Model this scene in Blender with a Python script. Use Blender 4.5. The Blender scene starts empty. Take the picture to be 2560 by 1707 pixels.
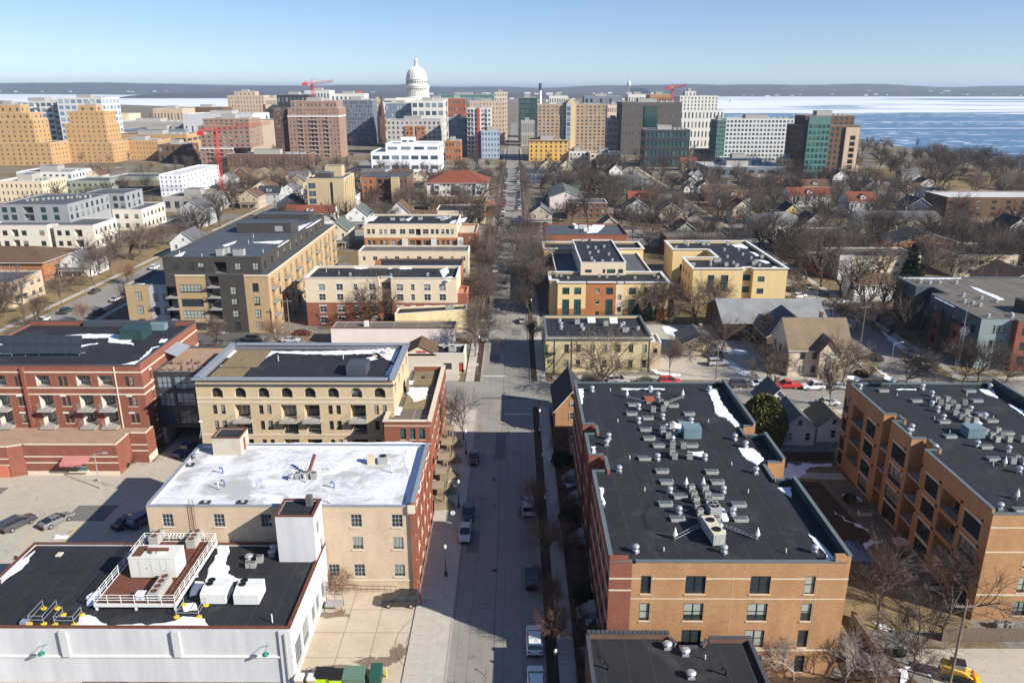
import bpy, bmesh, math, random
from mathutils import Vector, Matrix, noise
R_ = math.radians
SC = bpy.context.scene
COL = SC.collection
rnd = random.Random(7)

# ------------------------------------------------------------------ camera
FPX, CX, CY, HCAM = 1950.0, 1280.0, 853.5, 60.0
TH = math.atan((CY - 222) / FPX)
YAW = math.atan(8 / FPX * math.cos(TH))
cam_d = bpy.data.cameras.new('camera')
cam = bpy.data.objects.new('camera', cam_d); COL.objects.link(cam)
cam.location = (0, 0, HCAM)
cam.rotation_euler = (R_(90) - TH, 0, YAW)
cam_d.sensor_width = 36; cam_d.sensor_fit = 'HORIZONTAL'
cam_d.lens = FPX / 2560 * 36
cam_d.clip_start = 1; cam_d.clip_end = 60000
SC.camera = cam

# ------------------------------------------------------------------ sky, sun, exposure
SUN_EL, SUN_AZ = R_(30.5), R_(119)          # azimuth clockwise from +Y
world = bpy.data.worlds.new('World'); SC.world = world; world.use_nodes = True
wn = world.node_tree
sky = wn.nodes.new('ShaderNodeTexSky'); sky.sky_type = 'NISHITA'; sky.sun_disc = False
sky.sun_elevation = SUN_EL; sky.sun_rotation = SUN_AZ
sky.altitude = 300; sky.air_density = 1.0; sky.dust_density = 0.2; sky.ozone_density = 1.5
bg = wn.nodes['Background']; bg.inputs['Strength'].default_value = 0.076
tcw = wn.nodes.new('ShaderNodeTexCoord'); mpw = wn.nodes.new('ShaderNodeMapping'); mpw.inputs['Scale'].default_value = (1, 1, 1.2); mpw.inputs['Location'].default_value = (0, 0, 0.03)
nmw = wn.nodes.new('ShaderNodeVectorMath'); nmw.operation = 'NORMALIZE'
wn.links.new(tcw.outputs['Generated'], mpw.inputs[0]); wn.links.new(mpw.outputs[0], nmw.inputs[0]); wn.links.new(nmw.outputs[0], sky.inputs['Vector'])
tnt = wn.nodes.new('ShaderNodeMix'); tnt.data_type = 'RGBA'; tnt.blend_type = 'MULTIPLY'; tnt.inputs['Factor'].default_value = 1.0; tnt.inputs[7].default_value = (0.90, 0.955, 1.13, 1)
wn.links.new(sky.outputs['Color'], tnt.inputs[6]); wn.links.new(tnt.outputs[2], bg.inputs['Color'])
sun_d = bpy.data.lights.new('sun', 'SUN'); sun_d.energy = 5.0; sun_d.angle = R_(0.53)
sun_d.color = (1.0, 0.945, 0.86)
sun = bpy.data.objects.new('sun', sun_d); COL.objects.link(sun)
SUNV = Vector((math.cos(SUN_EL) * math.sin(SUN_AZ), math.cos(SUN_EL) * math.cos(SUN_AZ), math.sin(SUN_EL)))
sun.rotation_euler = (-SUNV).to_track_quat('-Z', 'Y').to_euler()
sun.location = (60, -40, 200)
SC.view_settings.view_transform = 'Standard'; SC.view_settings.look = 'None'
SC.view_settings.exposure = 0.76; SC.view_settings.gamma = 1.0
SC.render.engine = 'CYCLES'
SC.cycles.use_denoising = True
SC.cycles.max_bounces = 5; SC.cycles.diffuse_bounces = 3; SC.cycles.glossy_bounces = 3
SC.cycles.caustics_reflective = False; SC.cycles.caustics_refractive = False
SC.cycles.volume_bounces = 0

# ------------------------------------------------------------------ pixel -> place
_s, _c = math.sin(TH), math.cos(TH); _sy, _cy = math.sin(YAW), math.cos(YAW)
ZT = dict(A=(0,180,2.735),B=(640,100,2.735),C=(1300,180,2.735),D=(1700,200,2.735),E=(0,420,2.735),F=(700,400,3.267),
          G=(1300,540,3.36),H=(1860,560,3.36),I=(0,780,3.267),J=(460,820,3.178),K=(0,1200,2.735),L=(700,1200,3.093),
          M=(1340,900,2.8),N=(1340,1300,2.8),O=(1900,900,3.136),P=(1900,1300,3.564),W=(0,0,0.91875))
def ray(k, x, y):
    a0, b0, q = ZT[k]; u = a0 + x / q; v = b0 + y / q
    a = (u - CX) / FPX; b = (v - CY) / FPX
    hx = _c - _s * b
    return (_cy * a - _sy * hx, _sy * a + _cy * hx, -(_s + _c * b))
def Z(k, x, y, z=0.0):                 # where the line of sight meets height z
    r = ray(k, x, y); t = (z - HCAM) / r[2]; return (r[0] * t, r[1] * t)
def ZY(k, x, y, Y):                    # ... meets the wall plane y = Y  -> (x, z)
    r = ray(k, x, y); t = Y / r[1]; return (r[0] * t, HCAM + r[2] * t)
def PX(x, y, z):                       # place -> photo pixel
    rx = x * _cy + y * _sy; fx = -x * _sy + y * _cy; dz = z - HCAM
    dep = fx * _c - dz * _s
    return (CX + FPX * rx / dep, CY - FPX * (fx * _s + dz * _c) / dep)

# ------------------------------------------------------------------ materials
MATS = {}
def _new(name):
    m = bpy.data.materials.new(name); m.use_nodes = True
    nt = m.node_tree; b = nt.nodes['Principled BSDF']
    return m, nt, b
def N(nt, t, **kw):
    n = nt.nodes.new(t)
    for k, v in kw.items(): setattr(n, k, v)
    return n
def coords(nt, mode='Object'):
    return N(nt, 'ShaderNodeTexCoord').outputs[mode]
def noise_n(nt, vec, scale, detail=4, rough=0.6, dist=0.0):
    n = N(nt, 'ShaderNodeTexNoise'); n.inputs['Scale'].default_value = scale
    n.inputs['Detail'].default_value = detail; n.inputs['Roughness'].default_value = rough
    n.inputs['Distortion'].default_value = dist
    if vec is not None: nt.links.new(vec, n.inputs['Vector'])
    return n.outputs['Fac']
def ramp(nt, fac, stops, interp='LINEAR'):
    r = N(nt, 'ShaderNodeValToRGB'); r.color_ramp.interpolation = interp
    e = r.color_ramp.elements
    while len(e) < len(stops): e.new(0.5)
    for i, (p, c) in enumerate(stops):
        e[i].position = p; e[i].color = (*c, 1) if len(c) == 3 else c
    nt.links.new(fac, r.inputs['Fac']); return r.outputs['Color']
def mixc(nt, fac, a, b, blend='MIX'):
    m = N(nt, 'ShaderNodeMix', data_type='RGBA', blend_type=blend)
    for s, v in ((m.inputs['Factor'], fac), (m.inputs[6], a), (m.inputs[7], b)):
        if hasattr(v, 'links'): nt.links.new(v, s)
        elif isinstance(v, (int, float)): s.default_value = v
        else: s.default_value = (*v, 1)
    return m.outputs[2]
def math_n(nt, op, a, b=0.0, clamp=False):
    m = N(nt, 'ShaderNodeMath', operation=op, use_clamp=clamp)
    for s, v in ((m.inputs[0], a), (m.inputs[1], b)):
        if hasattr(v, 'links'): nt.links.new(v, s)
        else: s.default_value = v
    return m.outputs[0]
def g3(v): return (v, v, v)
def sc(c, f): return tuple(min(1, x * f) for x in c)
def bump(nt, b, fac, strength=0.3, dist=0.05):
    bn = N(nt, 'ShaderNodeBump'); bn.inputs['Strength'].default_value = strength; bn.inputs['Distance'].default_value = dist
    nt.links.new(fac, bn.inputs['Height']); nt.links.new(bn.outputs['Normal'], b.inputs['Normal'])
def plain(name, col, rough=0.85, var=0.18, scale=0.6, fine=9.0, spec=0.3, metal=0.0, streak=False, tint=False):
    if name in MATS: return MATS[name]
    m, nt, b = _new(name); v = coords(nt)
    if streak:
        mp = N(nt, 'ShaderNodeMapping'); mp.inputs['Scale'].default_value = (1, 1, 0.12); nt.links.new(v, mp.inputs[0]); v2 = mp.outputs[0]
    else: v2 = v
    n1 = noise_n(nt, v2, scale, 5); n2 = noise_n(nt, v, fine, 3)
    s = math_n(nt, 'ADD', math_n(nt, 'MULTIPLY', n1, 0.65), math_n(nt, 'MULTIPLY', n2, 0.35))
    c = ramp(nt, s, [(0.3, sc(col, 1 - var)), (0.7, sc(col, 1 + var))])
    if tint:
        rr = N(nt, 'ShaderNodeObjectInfo').outputs['Random']; c = mixc(nt, 1.0, c, ramp(nt, rr, [(0.0, (0.66, 0.65, 0.65)), (0.35, (1.0, 0.95, 0.91)), (0.7, (1.25, 1.2, 1.15)), (1.0, (0.9, 0.8, 0.72))]), 'MULTIPLY')
    nt.links.new(c, b.inputs['Base Color'])
    b.inputs['Roughness'].default_value = rough; b.inputs['Metallic'].default_value = metal
    b.inputs['Specular IOR Level'].default_value = spec
    bump(nt, b, n2, 0.15, 0.03)
    MATS[name] = m; return m
def brick(name, c1, c2, mortar=(0.42, 0.38, 0.32), bw=0.42, bh=0.12, var=0.2):
    if name in MATS: return MATS[name]
    m, nt, b = _new(name); v = coords(nt)
    sx = N(nt, 'ShaderNodeSeparateXYZ'); nt.links.new(v, sx.inputs[0])
    cx_ = N(nt, 'ShaderNodeCombineXYZ')
    nt.links.new(math_n(nt, 'ADD', sx.outputs[0], sx.outputs[1]), cx_.inputs[0]); nt.links.new(sx.outputs[2], cx_.inputs[1])
    br = N(nt, 'ShaderNodeTexBrick'); br.inputs['Scale'].default_value = 1.0
    br.inputs['Color1'].default_value = (*c1, 1); br.inputs['Color2'].default_value = (*c2, 1); br.inputs['Mortar'].default_value = (*mortar, 1)
    br.inputs['Mortar Size'].default_value = 0.008; br.inputs['Brick Width'].default_value = bw; br.inputs['Row Height'].default_value = bh
    br.inputs['Bias'].default_value = 0.0; br.inputs['Mortar Smooth'].default_value = 0.4
    nt.links.new(cx_.outputs[0], br.inputs['Vector'])
    mp = N(nt, 'ShaderNodeMapping'); mp.inputs['Scale'].default_value = (1, 1, 0.35); nt.links.new(v, mp.inputs[0])
    n1 = noise_n(nt, mp.outputs[0], 0.45, 6, 0.65)
    c = mixc(nt, 1.0, br.outputs['Color'], ramp(nt, n1, [(0.3, g3(1 - var)), (0.7, g3(1 + var * 0.35))]), 'MULTIPLY')
    nt.links.new(c, b.inputs['Base Color']); b.inputs['Roughness'].default_value = 0.9; b.inputs['Specular IOR Level'].default_value = 0.2
    bump(nt, b, br.outputs['Fac'], -0.25, 0.02)
    MATS[name] = m; return m
def siding(name, col, pitch=0.2, vertical=False, var=0.1):
    if name in MATS: return MATS[name]
    m, nt, b = _new(name); v = coords(nt)
    w = N(nt, 'ShaderNodeTexWave', wave_type='BANDS', bands_direction='Z', wave_profile='SAW')
    if vertical:
        sx = N(nt, 'ShaderNodeSeparateXYZ'); nt.links.new(v, sx.inputs[0]); cb = N(nt, 'ShaderNodeCombineXYZ')
        nt.links.new(math_n(nt, 'ADD', sx.outputs[0], sx.outputs[1]), cb.inputs[2]); nt.links.new(cb.outputs[0], w.inputs['Vector'])
    else: nt.links.new(v, w.inputs['Vector'])
    w.inputs['Scale'].default_value = 1 / pitch / 3.14159 * 0.5 * 3.14159 / 3.1416
    n1 = noise_n(nt, v, 0.5, 5)
    c = ramp(nt, n1, [(0.3, sc(col, 1 - var)), (0.7, sc(col, 1 + var))])
    c = mixc(nt, 1.0, c, ramp(nt, w.outputs['Fac'], [(0.0, g3(0.8)), (0.2, g3(1)), (1, g3(1))]), 'MULTIPLY')
    nt.links.new(c, b.inputs['Base Color']); b.inputs['Roughness'].default_value = 0.7
    bump(nt, b, w.outputs['Fac'], 0.3, 0.02)
    MATS[name] = m; return m
def membrane(name, col, seam=2.4, patch=None, spec=0.3, amount=0.5, axis=0):
    """flat roofing sheet: seams, stains, worn patches"""
    if name in MATS: return MATS[name]
    m, nt, b = _new(name); v = coords(nt)
    n1 = noise_n(nt, v, 0.16, 6, 0.62, 0.4); n2 = noise_n(nt, v, 1.6, 5, 0.7); n3 = noise_n(nt, v, 22, 2)
    c = ramp(nt, n1, [(0.32, sc(col, 0.68)), (0.5, col), (0.7, sc(col, 1.5))])
    c = mixc(nt, 0.5, c, ramp(nt, n2, [(0.3, sc(col, 0.6)), (0.55, col), (0.75, sc(col, 1.6))]))
    c = mixc(nt, 0.25, c, ramp(nt, n3, [(0.3, sc(col, 0.6)), (0.7, sc(col, 1.4))]))
    sx = N(nt, 'ShaderNodeSeparateXYZ'); nt.links.new(v, sx.inputs[0])
    wob = math_n(nt, 'MULTIPLY', noise_n(nt, v, 0.5, 2), 0.12)
    fr = math_n(nt, 'FRACT', math_n(nt, 'DIVIDE', math_n(nt, 'ADD', sx.outputs[axis], wob), seam))
    line = math_n(nt, 'LESS_THAN', fr, 0.035)
    fr2 = math_n(nt, 'FRACT', math_n(nt, 'DIVIDE', sx.outputs[1 - axis], seam * 4.1))
    line = math_n(nt, 'MAXIMUM', line, math_n(nt, 'LESS_THAN', fr2, 0.008))
    c = mixc(nt, math_n(nt, 'MULTIPLY', line, 0.6), c, sc(col, 2.4))
    if patch:
        n4 = noise_n(nt, v, 0.22, 7, 0.66, 0.8)
        f = ramp(nt, n4, [(amount - 0.05, g3(0)), (amount + 0.06, g3(1))])
        c = mixc(nt, math_n(nt, 'MULTIPLY', f, 0.75 if col[0] < 0.2 else 1.0), c, patch)
        if col[0] < 0.2:
            n5 = noise_n(nt, v, 0.11, 5, 0.55, 1.6); c = mixc(nt, ramp(nt, n5, [(0.30, g3(0.8)), (0.36, g3(0))]), c, sc(col, 0.35))
    nt.links.new(c, b.inputs['Base Color']); b.inputs['Roughness'].default_value = 0.75; b.inputs['Specular IOR Level'].default_value = spec
    bump(nt, b, n2, 0.2, 0.05)
    MATS[name] = m; return m
def shingle(name, col):
    if name in MATS: return MATS[name]
    m, nt, b = _new(name); v = coords(nt)
    n1 = noise_n(nt, v, 0.35, 5); n2 = noise_n(nt, v, 5, 4, 0.8)
    w = N(nt, 'ShaderNodeTexWave', wave_type='BANDS', bands_direction='Z', wave_profile='SAW'); w.inputs['Scale'].default_value = 1.1
    nt.links.new(v, w.inputs['Vector']); w.inputs['Distortion'].default_value = 0.6
    c = ramp(nt, math_n(nt, 'ADD', math_n(nt, 'MULTIPLY', n1, 0.5), math_n(nt, 'MULTIPLY', n2, 0.5)), [(0.3, sc(col, 0.65)), (0.7, sc(col, 1.35))])
    c = mixc(nt, 1.0, c, ramp(nt, w.outputs['Fac'], [(0, g3(0.78)), (0.3, g3(1)), (1, g3(1))]), 'MULTIPLY')
    nt.links.new(c, b.inputs['Base Color']); b.inputs['Roughness'].default_value = 0.9; b.inputs['Specular IOR Level'].default_value = 0.2
    bump(nt, b, n2, 0.4, 0.05)
    MATS[name] = m; return m
def glass(name, dark=(0.012, 0.016, 0.02), pale=(0.30, 0.33, 0.29), share=0.35, rough=0.06):
    """window pane: some show pale blinds, others a dark room"""
    if name in MATS: return MATS[name]
    m, nt, b = _new(name)
    oi = N(nt, 'ShaderNodeObjectInfo'); v = coords(nt)
    rr = math_n(nt, 'GREATER_THAN', oi.outputs['Random'], 1 - share)
    sx = N(nt, 'ShaderNodeSeparateXYZ'); nt.links.new(v, sx.inputs[0])
    lvl = math_n(nt, 'MULTIPLY', math_n(nt, 'FRACT', math_n(nt, 'MULTIPLY', oi.outputs['Random'], 7.31)), 0.9)
    up = math_n(nt, 'GREATER_THAN', sx.outputs[2], lvl)
    f = math_n(nt, 'MULTIPLY', rr, up)
    dk = mixc(nt, noise_n(nt, v, 1.3, 2), dark, sc(dark, 3.5))
    c = mixc(nt, math_n(nt, 'MULTIPLY', f, 0.8), dk, pale)
    nt.links.new(c, b.inputs['Base Color'])
    b.inputs['Roughness'].default_value = rough; b.inputs['Specular IOR Level'].default_value = 0.75
    nb = noise_n(nt, v, 0.9, 2); bump(nt, b, nb, 0.05, 0.05)
    MATS[name] = m; return m
def metal(name, col, rough=0.35, metalv=0.85):
    if name in MATS: return MATS[name]
    m = plain(name, col, rough, 0.12, 1.5, 14, 0.5, metalv); return m
def paint(name, col, rough=0.25):
    if name in MATS: return MATS[name]
    m, nt, b = _new(name); v = coords(nt)
    n1 = noise_n(nt, v, 2.2, 4)
    c = mixc(nt, math_n(nt, 'MULTIPLY', n1, 0.12), col, (0.18, 0.17, 0.15))
    nt.links.new(c, b.inputs['Base Color']); b.inputs['Roughness'].default_value = rough
    b.inputs['Coat Weight'].default_value = 0.6; b.inputs['Coat Roughness'].default_value = 0.08
    MATS[name] = m; return m

BLACKROOF = membrane('black_roof', (0.022, 0.023, 0.027), patch=(0.046, 0.046, 0.048), amount=0.6)
GREYROOF = membrane('grey_roof', (0.085, 0.09, 0.10), 3.0)
BLUEROOF = membrane('slate_blue_roof', (0.06, 0.07, 0.085), 3.0, spec=0.5)
GRAVEL = membrane('gravel_roof', (0.13, 0.115, 0.095), 6.0)
WHITEROOF = membrane('white_roof', (0.63, 0.64, 0.66), 3.1, (0.40, 0.40, 0.395), amount=0.53, axis=1)
WHITEFAR = membrane('pale_roof', (0.52, 0.51, 0.50), 3.5)
SNOW = plain('snow', (0.74, 0.76, 0.80), 0.6, 0.10, 0.9, 6, 0.4)
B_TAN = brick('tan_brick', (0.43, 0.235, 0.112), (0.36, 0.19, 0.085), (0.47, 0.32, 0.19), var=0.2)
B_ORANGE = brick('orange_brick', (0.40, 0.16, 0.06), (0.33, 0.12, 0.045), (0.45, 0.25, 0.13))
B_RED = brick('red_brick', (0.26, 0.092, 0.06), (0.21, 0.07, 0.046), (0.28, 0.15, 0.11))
B_RED2 = brick('bright_red_brick', (0.29, 0.105, 0.062), (0.235, 0.077, 0.045), (0.33, 0.18, 0.12))
B_ROSE = brick('rose_brick', (0.33, 0.20, 0.15), (0.27, 0.155, 0.115), (0.38, 0.28, 0.22))
B_CREAM = brick('cream_brick', (0.56, 0.44, 0.28), (0.49, 0.375, 0.23), (0.55, 0.46, 0.32), var=0.14)
B_YELLOW = brick('yellow_brick', (0.64, 0.54, 0.31), (0.57, 0.47, 0.26), (0.58, 0.5, 0.33), var=0.2)
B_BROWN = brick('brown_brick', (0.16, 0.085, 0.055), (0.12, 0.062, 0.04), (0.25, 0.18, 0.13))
B_GOLD = brick('golden_brick', (0.50, 0.31, 0.145), (0.43, 0.26, 0.115), (0.48, 0.34, 0.2), var=0.15)
B_PINKTAN = brick('pinkish_tan_brick', (0.55, 0.43, 0.31), (0.50, 0.38, 0.26), (0.52, 0.42, 0.31), var=0.15)
STONE = plain('limestone', (0.60, 0.52, 0.40), 0.85, 0.1)
PALESTONE = plain('pale_stone', (0.62, 0.60, 0.55), 0.85, 0.1)
GRANITE = plain('white_granite', (0.66, 0.63, 0.57), 0.8, 0.08, 0.3)
STUCCO = plain('cream_stucco', (0.64, 0.53, 0.38), 0.9, 0.08, streak=True)
STUCCO_Y = plain('yellow_stucco', (0.62, 0.47, 0.24), 0.9, 0.07, streak=True)
WHITEWALL = plain('white_painted_wall', (0.50, 0.505, 0.52), 0.85, 0.2, 0.6, streak=True)
PINKWALL = plain('pinkish_white_wall', (0.66, 0.58, 0.54), 0.85, 0.06)
CONC = plain('concrete', (0.36, 0.34, 0.31), 0.9, 0.15)
DARKMETAL = plain('dark_bronze_metal', (0.035, 0.038, 0.042), 0.5, 0.15, spec=0.5)
GREENMETAL = plain('dark_green_metal', (0.02, 0.05, 0.05), 0.5, 0.2, spec=0.5)
GREYPANEL = siding('charcoal_panel', (0.052, 0.046, 0.040), 0.3)
GREYSIDE = siding('grey_siding', (0.27, 0.28, 0.29), 0.25)
COPGREY = metal('grey_coping', (0.30, 0.33, 0.36), 0.5, 0.3)
COPWHITE = plain('white_coping', (0.66, 0.65, 0.62), 0.7, 0.06)
COPDARK = plain('dark_coping', (0.06, 0.07, 0.085), 0.6, 0.15)
COPTEAL = plain('teal_grey_coping', (0.115, 0.14, 0.15), 0.6, 0.15)
GALV = metal('galvanised_metal', (0.55, 0.56, 0.57), 0.4, 0.6)
UNITGREY = plain('unit_grey', (0.36, 0.36, 0.34), 0.6, 0.15, 2.0)
UNITWHITE = plain('unit_white', (0.62, 0.63, 0.61), 0.55, 0.1, 1.5, streak=True)
BLACK = plain('black_rubber', (0.012, 0.012, 0.012), 0.7, 0.1)
RUST = plain('rusty_steel', (0.13, 0.05, 0.03), 0.9, 0.35, 2)
WOOD = plain('weathered_wood', (0.17, 0.13, 0.10), 0.9, 0.3, 1.5, streak=True)
GL = glass('window_pane'); GLD = glass('dark_window_pane', share=0.25); GLB = glass('blue_glass', (0.02, 0.035, 0.05), (0.22, 0.28, 0.32), 0.3, 0.04)
GLG = glass('green_glass', (0.008, 0.03, 0.03), (0.06, 0.14, 0.13), 0.3, 0.04)
GLP = glass('blind_pane', (0.015, 0.02, 0.022), (0.42, 0.45, 0.38), 0.75)
FRW = plain('white_frame', (0.55, 0.55, 0.53), 0.6, 0.05); FRD = plain('dark_frame', (0.03, 0.032, 0.034), 0.5, 0.1); FRG = plain('grey_frame', (0.30, 0.31, 0.31), 0.6, 0.1)
FRT = plain('bronze_frame', (0.10, 0.075, 0.05), 0.6, 0.1)

# ------------------------------------------------------------------ mesh helpers
def link(o, parent=None):
    COL.objects.link(o)
    if parent is not None: o.parent = parent
    return o
class MB:
    def __init__(s): s.v = []; s.f = []; s.m = []; s.mats = []; s.smooth = False
    def mi(s, mat):
        if mat not in s.mats: s.mats.append(mat)
        return s.mats.index(mat)
    def quad(s, pts, mat):
        n = len(s.v); s.v += [tuple(p) for p in pts]; s.f.append(tuple(range(n, n + len(pts)))); s.m.append(s.mi(mat))
    def box(s, x0, x1, y0, y1, z0, z1, mat, bottom=True):
        n = len(s.v)
        s.v += [(x0,y0,z0),(x1,y0,z0),(x1,y1,z0),(x0,y1,z0),(x0,y0,z1),(x1,y0,z1),(x1,y1,z1),(x0,y1,z1)]
        fs = [(0,1,5,4),(1,2,6,5),(2,3,7,6),(3,0,4,7),(4,5,6,7)] + ([(3,2,1,0)] if bottom else [])
        for f in fs: s.f.append(tuple(n + i for i in f)); s.m.append(s.mi(mat))
    def prism(s, poly, z0, z1, mat, top=None, bottom=False):
        n = len(s.v); k = len(poly)
        s.v += [(x, y, z0) for x, y in poly] + [(x, y, z1) for x, y in poly]
        for i in range(k):
            j = (i + 1) % k; s.f.append((n+i, n+j, n+k+j, n+k+i)); s.m.append(s.mi(mat))
        s.f.append(tuple(range(n + k, n + 2 * k))); s.m.append(s.mi(top or mat))
        if bottom: s.f.append(tuple(range(n + k - 1, n - 1, -1))); s.m.append(s.mi(mat))
    def tube(s, p0, p1, r0, r1, mat, k=6, caps=True):
        p0 = Vector(p0); p1 = Vector(p1); d = (p1 - p0)
        if d.length < 1e-6: return
        d.normalize(); a = d.orthogonal().normalized(); b = d.cross(a); n = len(s.v)
        for p, r in ((p0, r0), (p1, r1)):
            for i in range(k):
                t = 2 * math.pi * i / k; q = p + a * (math.cos(t) * r) + b * (math.sin(t) * r); s.v.append(tuple(q))
        mi = s.mi(mat)
        for i in range(k):
            j = (i + 1) % k; s.f.append((n+i, n+j, n+k+j, n+k+i)); s.m.append(mi)
        if caps:
            s.f.append(tuple(range(n + k, n + 2*k))); s.m.append(mi); s.f.append(tuple(range(n + k - 1, n - 1, -1))); s.m.append(mi)
    def lathe(s, prof, mat, k=16, c=(0, 0, 0), mats=None):
        n = len(s.v)
        for r, z in prof:
            for i in range(k):
                t = 2*math.pi*i/k; s.v.append((c[0] + r*math.cos(t), c[1] + r*math.sin(t), c[2] + z))
        for a in range(len(prof) - 1):
            mi = s.mi(mats[a] if mats else mat)
            for i in range(k):
                j = (i+1) % k; s.f.append((n+a*k+i, n+a*k+j, n+(a+1)*k+j, n+(a+1)*k+i)); s.m.append(mi)
        s.f.append(tuple(n + (len(prof)-1)*k + i for i in range(k))); s.m.append(s.mi(mat))
    def mesh(s, name):
        me = bpy.data.meshes.new(name); me.from_pydata(s.v, [], s.f)
        for mt in s.mats: me.materials.append(mt)
        me.polygons.foreach_set('material_index', s.m)
        if s.smooth: me.polygons.foreach_set('use_smooth', [True] * len(s.f))
        me.update(); return me
    def build(s, name, parent=None, loc=(0, 0, 0), rz=0.0):
        o = bpy.data.objects.new(name, s.mesh(name)); o.location = loc; o.rotation_euler = (0, 0, rz)
        return link(o, parent)
def put(mesh, name, parent, loc, rz=0.0, scale=None):
    o = bpy.data.objects.new(name, mesh); o.location = loc; o.rotation_euler = (0, 0, rz)
    if scale: o.scale = scale
    return link(o, parent)
def tag(o, label=None, cat=None, group=None, kind=None):
    if label: o['label'] = label
    if cat: o['category'] = cat
    if group: o['group'] = group
    if kind: o['kind'] = kind
    return o
def empty(name, loc, rz=0.0):
    o = bpy.data.objects.new(name, None); o.location = loc; o.rotation_euler = (0, 0, rz); o.empty_display_size = 0.5
    return link(o)
def copy_tree(o, parent=None):
    c = o.copy(); COL.objects.link(c); c.parent = parent
    for ch in KIDS.get(o.name, ()): copy_tree(ch, c)
    return c
KIDS = {}
def index_tree(o):
    KIDS[o.name] = list(o.children)
    for ch in o.children: index_tree(ch)
FOOT = []                                  # building footprints (x0,x1,y0,y1) that trees keep clear of
LAND = []                                  # landmarks for labels: (phrase, x, y, z)
def landmark(phrase, x, y, z=4): LAND.append((phrase, *PX(x, y, z)))

# ------------------------------------------------------------------ windows
WM = {}
def win_mesh(w, h, nx, ny, fr, gl, fw=0.07, bar=0.05, dep=0.06, arch=False):
    w = round(w, 2); h = round(h, 2); key = (w, h, nx, ny, fr.name, gl.name, fw, bar, arch)
    if key in WM: return WM[key]
    m = MB(); x0, x1 = -w/2, w/2
    if arch:
        k = 10; r = w/2; zc = h - r
        out = [(x0, 0), (x1, 0)] + [(r*math.cos(math.pi*i/k), zc + r*math.sin(math.pi*i/k)) for i in range(k+1)]
        q = (w - 2*fw)/w; inn = [(x*q, fw + (z)*(h-2*fw)/h) for x, z in out]
        for i in range(len(out)):
            j = (i+1) % len(out)
            m.quad([(out[i][0],0,out[i][1]),(out[j][0],0,out[j][1]),(inn[j][0],0,inn[j][1]),(inn[i][0],0,inn[i][1])], fr)
        m.quad([(x, dep, z) for x, z in inn], gl)
        for b in (-0.17, 0.17): m.box(b*w-bar/2, b*w+bar/2, 0, dep, fw, h*0.86, fr)
        m.box(x0+fw, x1-fw, 0.005, dep, h*0.36, h*0.36+bar, fr)
    else:
        xs = [x0, x0+fw]; zs_ = [0, fw]
        iw = (w - 2*fw - (nx-1)*bar)/nx; ih = (h - 2*fw - (ny-1)*bar)/ny
        for i in range(nx):
            xs.append(xs[-1] + iw); xs.append(xs[-1] + (bar if i < nx-1 else fw))
        for i in range(ny):
            zs_.append(zs_[-1] + ih); zs_.append(zs_[-1] + (bar if i < ny-1 else fw))
        xs[-1] = x1; zs_[-1] = h
        for i in range(len(xs)-1):
            for j in range(len(zs_)-1):
                a, b_, c, d = xs[i], xs[i+1], zs_[j], zs_[j+1]
                if i % 2 == 1 and j % 2 == 1:
                    m.quad([(a,dep,c),(b_,dep,c),(b_,dep,d),(a,dep,d)], gl)
                    m.quad([(a,0,c),(b_,0,c),(b_,dep,c),(a,dep,c)], fr); m.quad([(a,dep,d),(b_,dep,d),(b_,0,d),(a,0,d)], fr)
                    m.quad([(a,0,d),(a,0,c),(a,dep,c),(a,dep,d)], fr); m.quad([(b_,0,c),(b_,0,d),(b_,dep,d),(b_,dep,c)], fr)
                else: m.quad([(a,0,c),(b_,0,c),(b_,0,d),(a,0,d)], fr)
    WM[key] = m.mesh('window'); return WM[key]
BX = {}
def box_mesh(w, d, h, mat):
    """box centred in x, from y=-d to 0, z 0..h"""
    key = (round(w, 2), round(d, 2), round(h, 2), mat.name)
    if key not in BX:
        m = MB(); m.box(-w/2, w/2, -d, 0, 0, h, mat); BX[key] = m.mesh('block')
    return BX[key]
def rail_mesh(w, d, h, mat, n=None, step=0.35):
    """balcony railing on three sides: top rail, bottom rail, uprights"""
    key = ('rail', round(w, 2), round(d, 2), round(h, 2), mat.name)
    if key in BX: return BX[key]
    m = MB(); t = 0.025
    segs = [((-w/2, 0), (-w/2, -d)), ((-w/2, -d), (w/2, -d)), ((w/2, -d), (w/2, 0))] if d > 0.05 else [((-w/2, 0), (w/2, 0))]
    for (ax, ay), (bx_, by_) in segs:
        for z in (h, 0.12): m.tube((ax, ay, z), (bx_, by_, z), t, t, mat, 4)
        L = math.hypot(bx_-ax, by_-ay); k = max(2, int(L/step))
        for i in range(k+1):
            q = i/k; m.tube((ax+(bx_-ax)*q, ay+(by_-ay)*q, 0), (ax+(bx_-ax)*q, ay+(by_-ay)*q, h), 0.016, 0.016, mat, 3, False)
    BX[key] = m.mesh('railing'); return BX[key]

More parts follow.
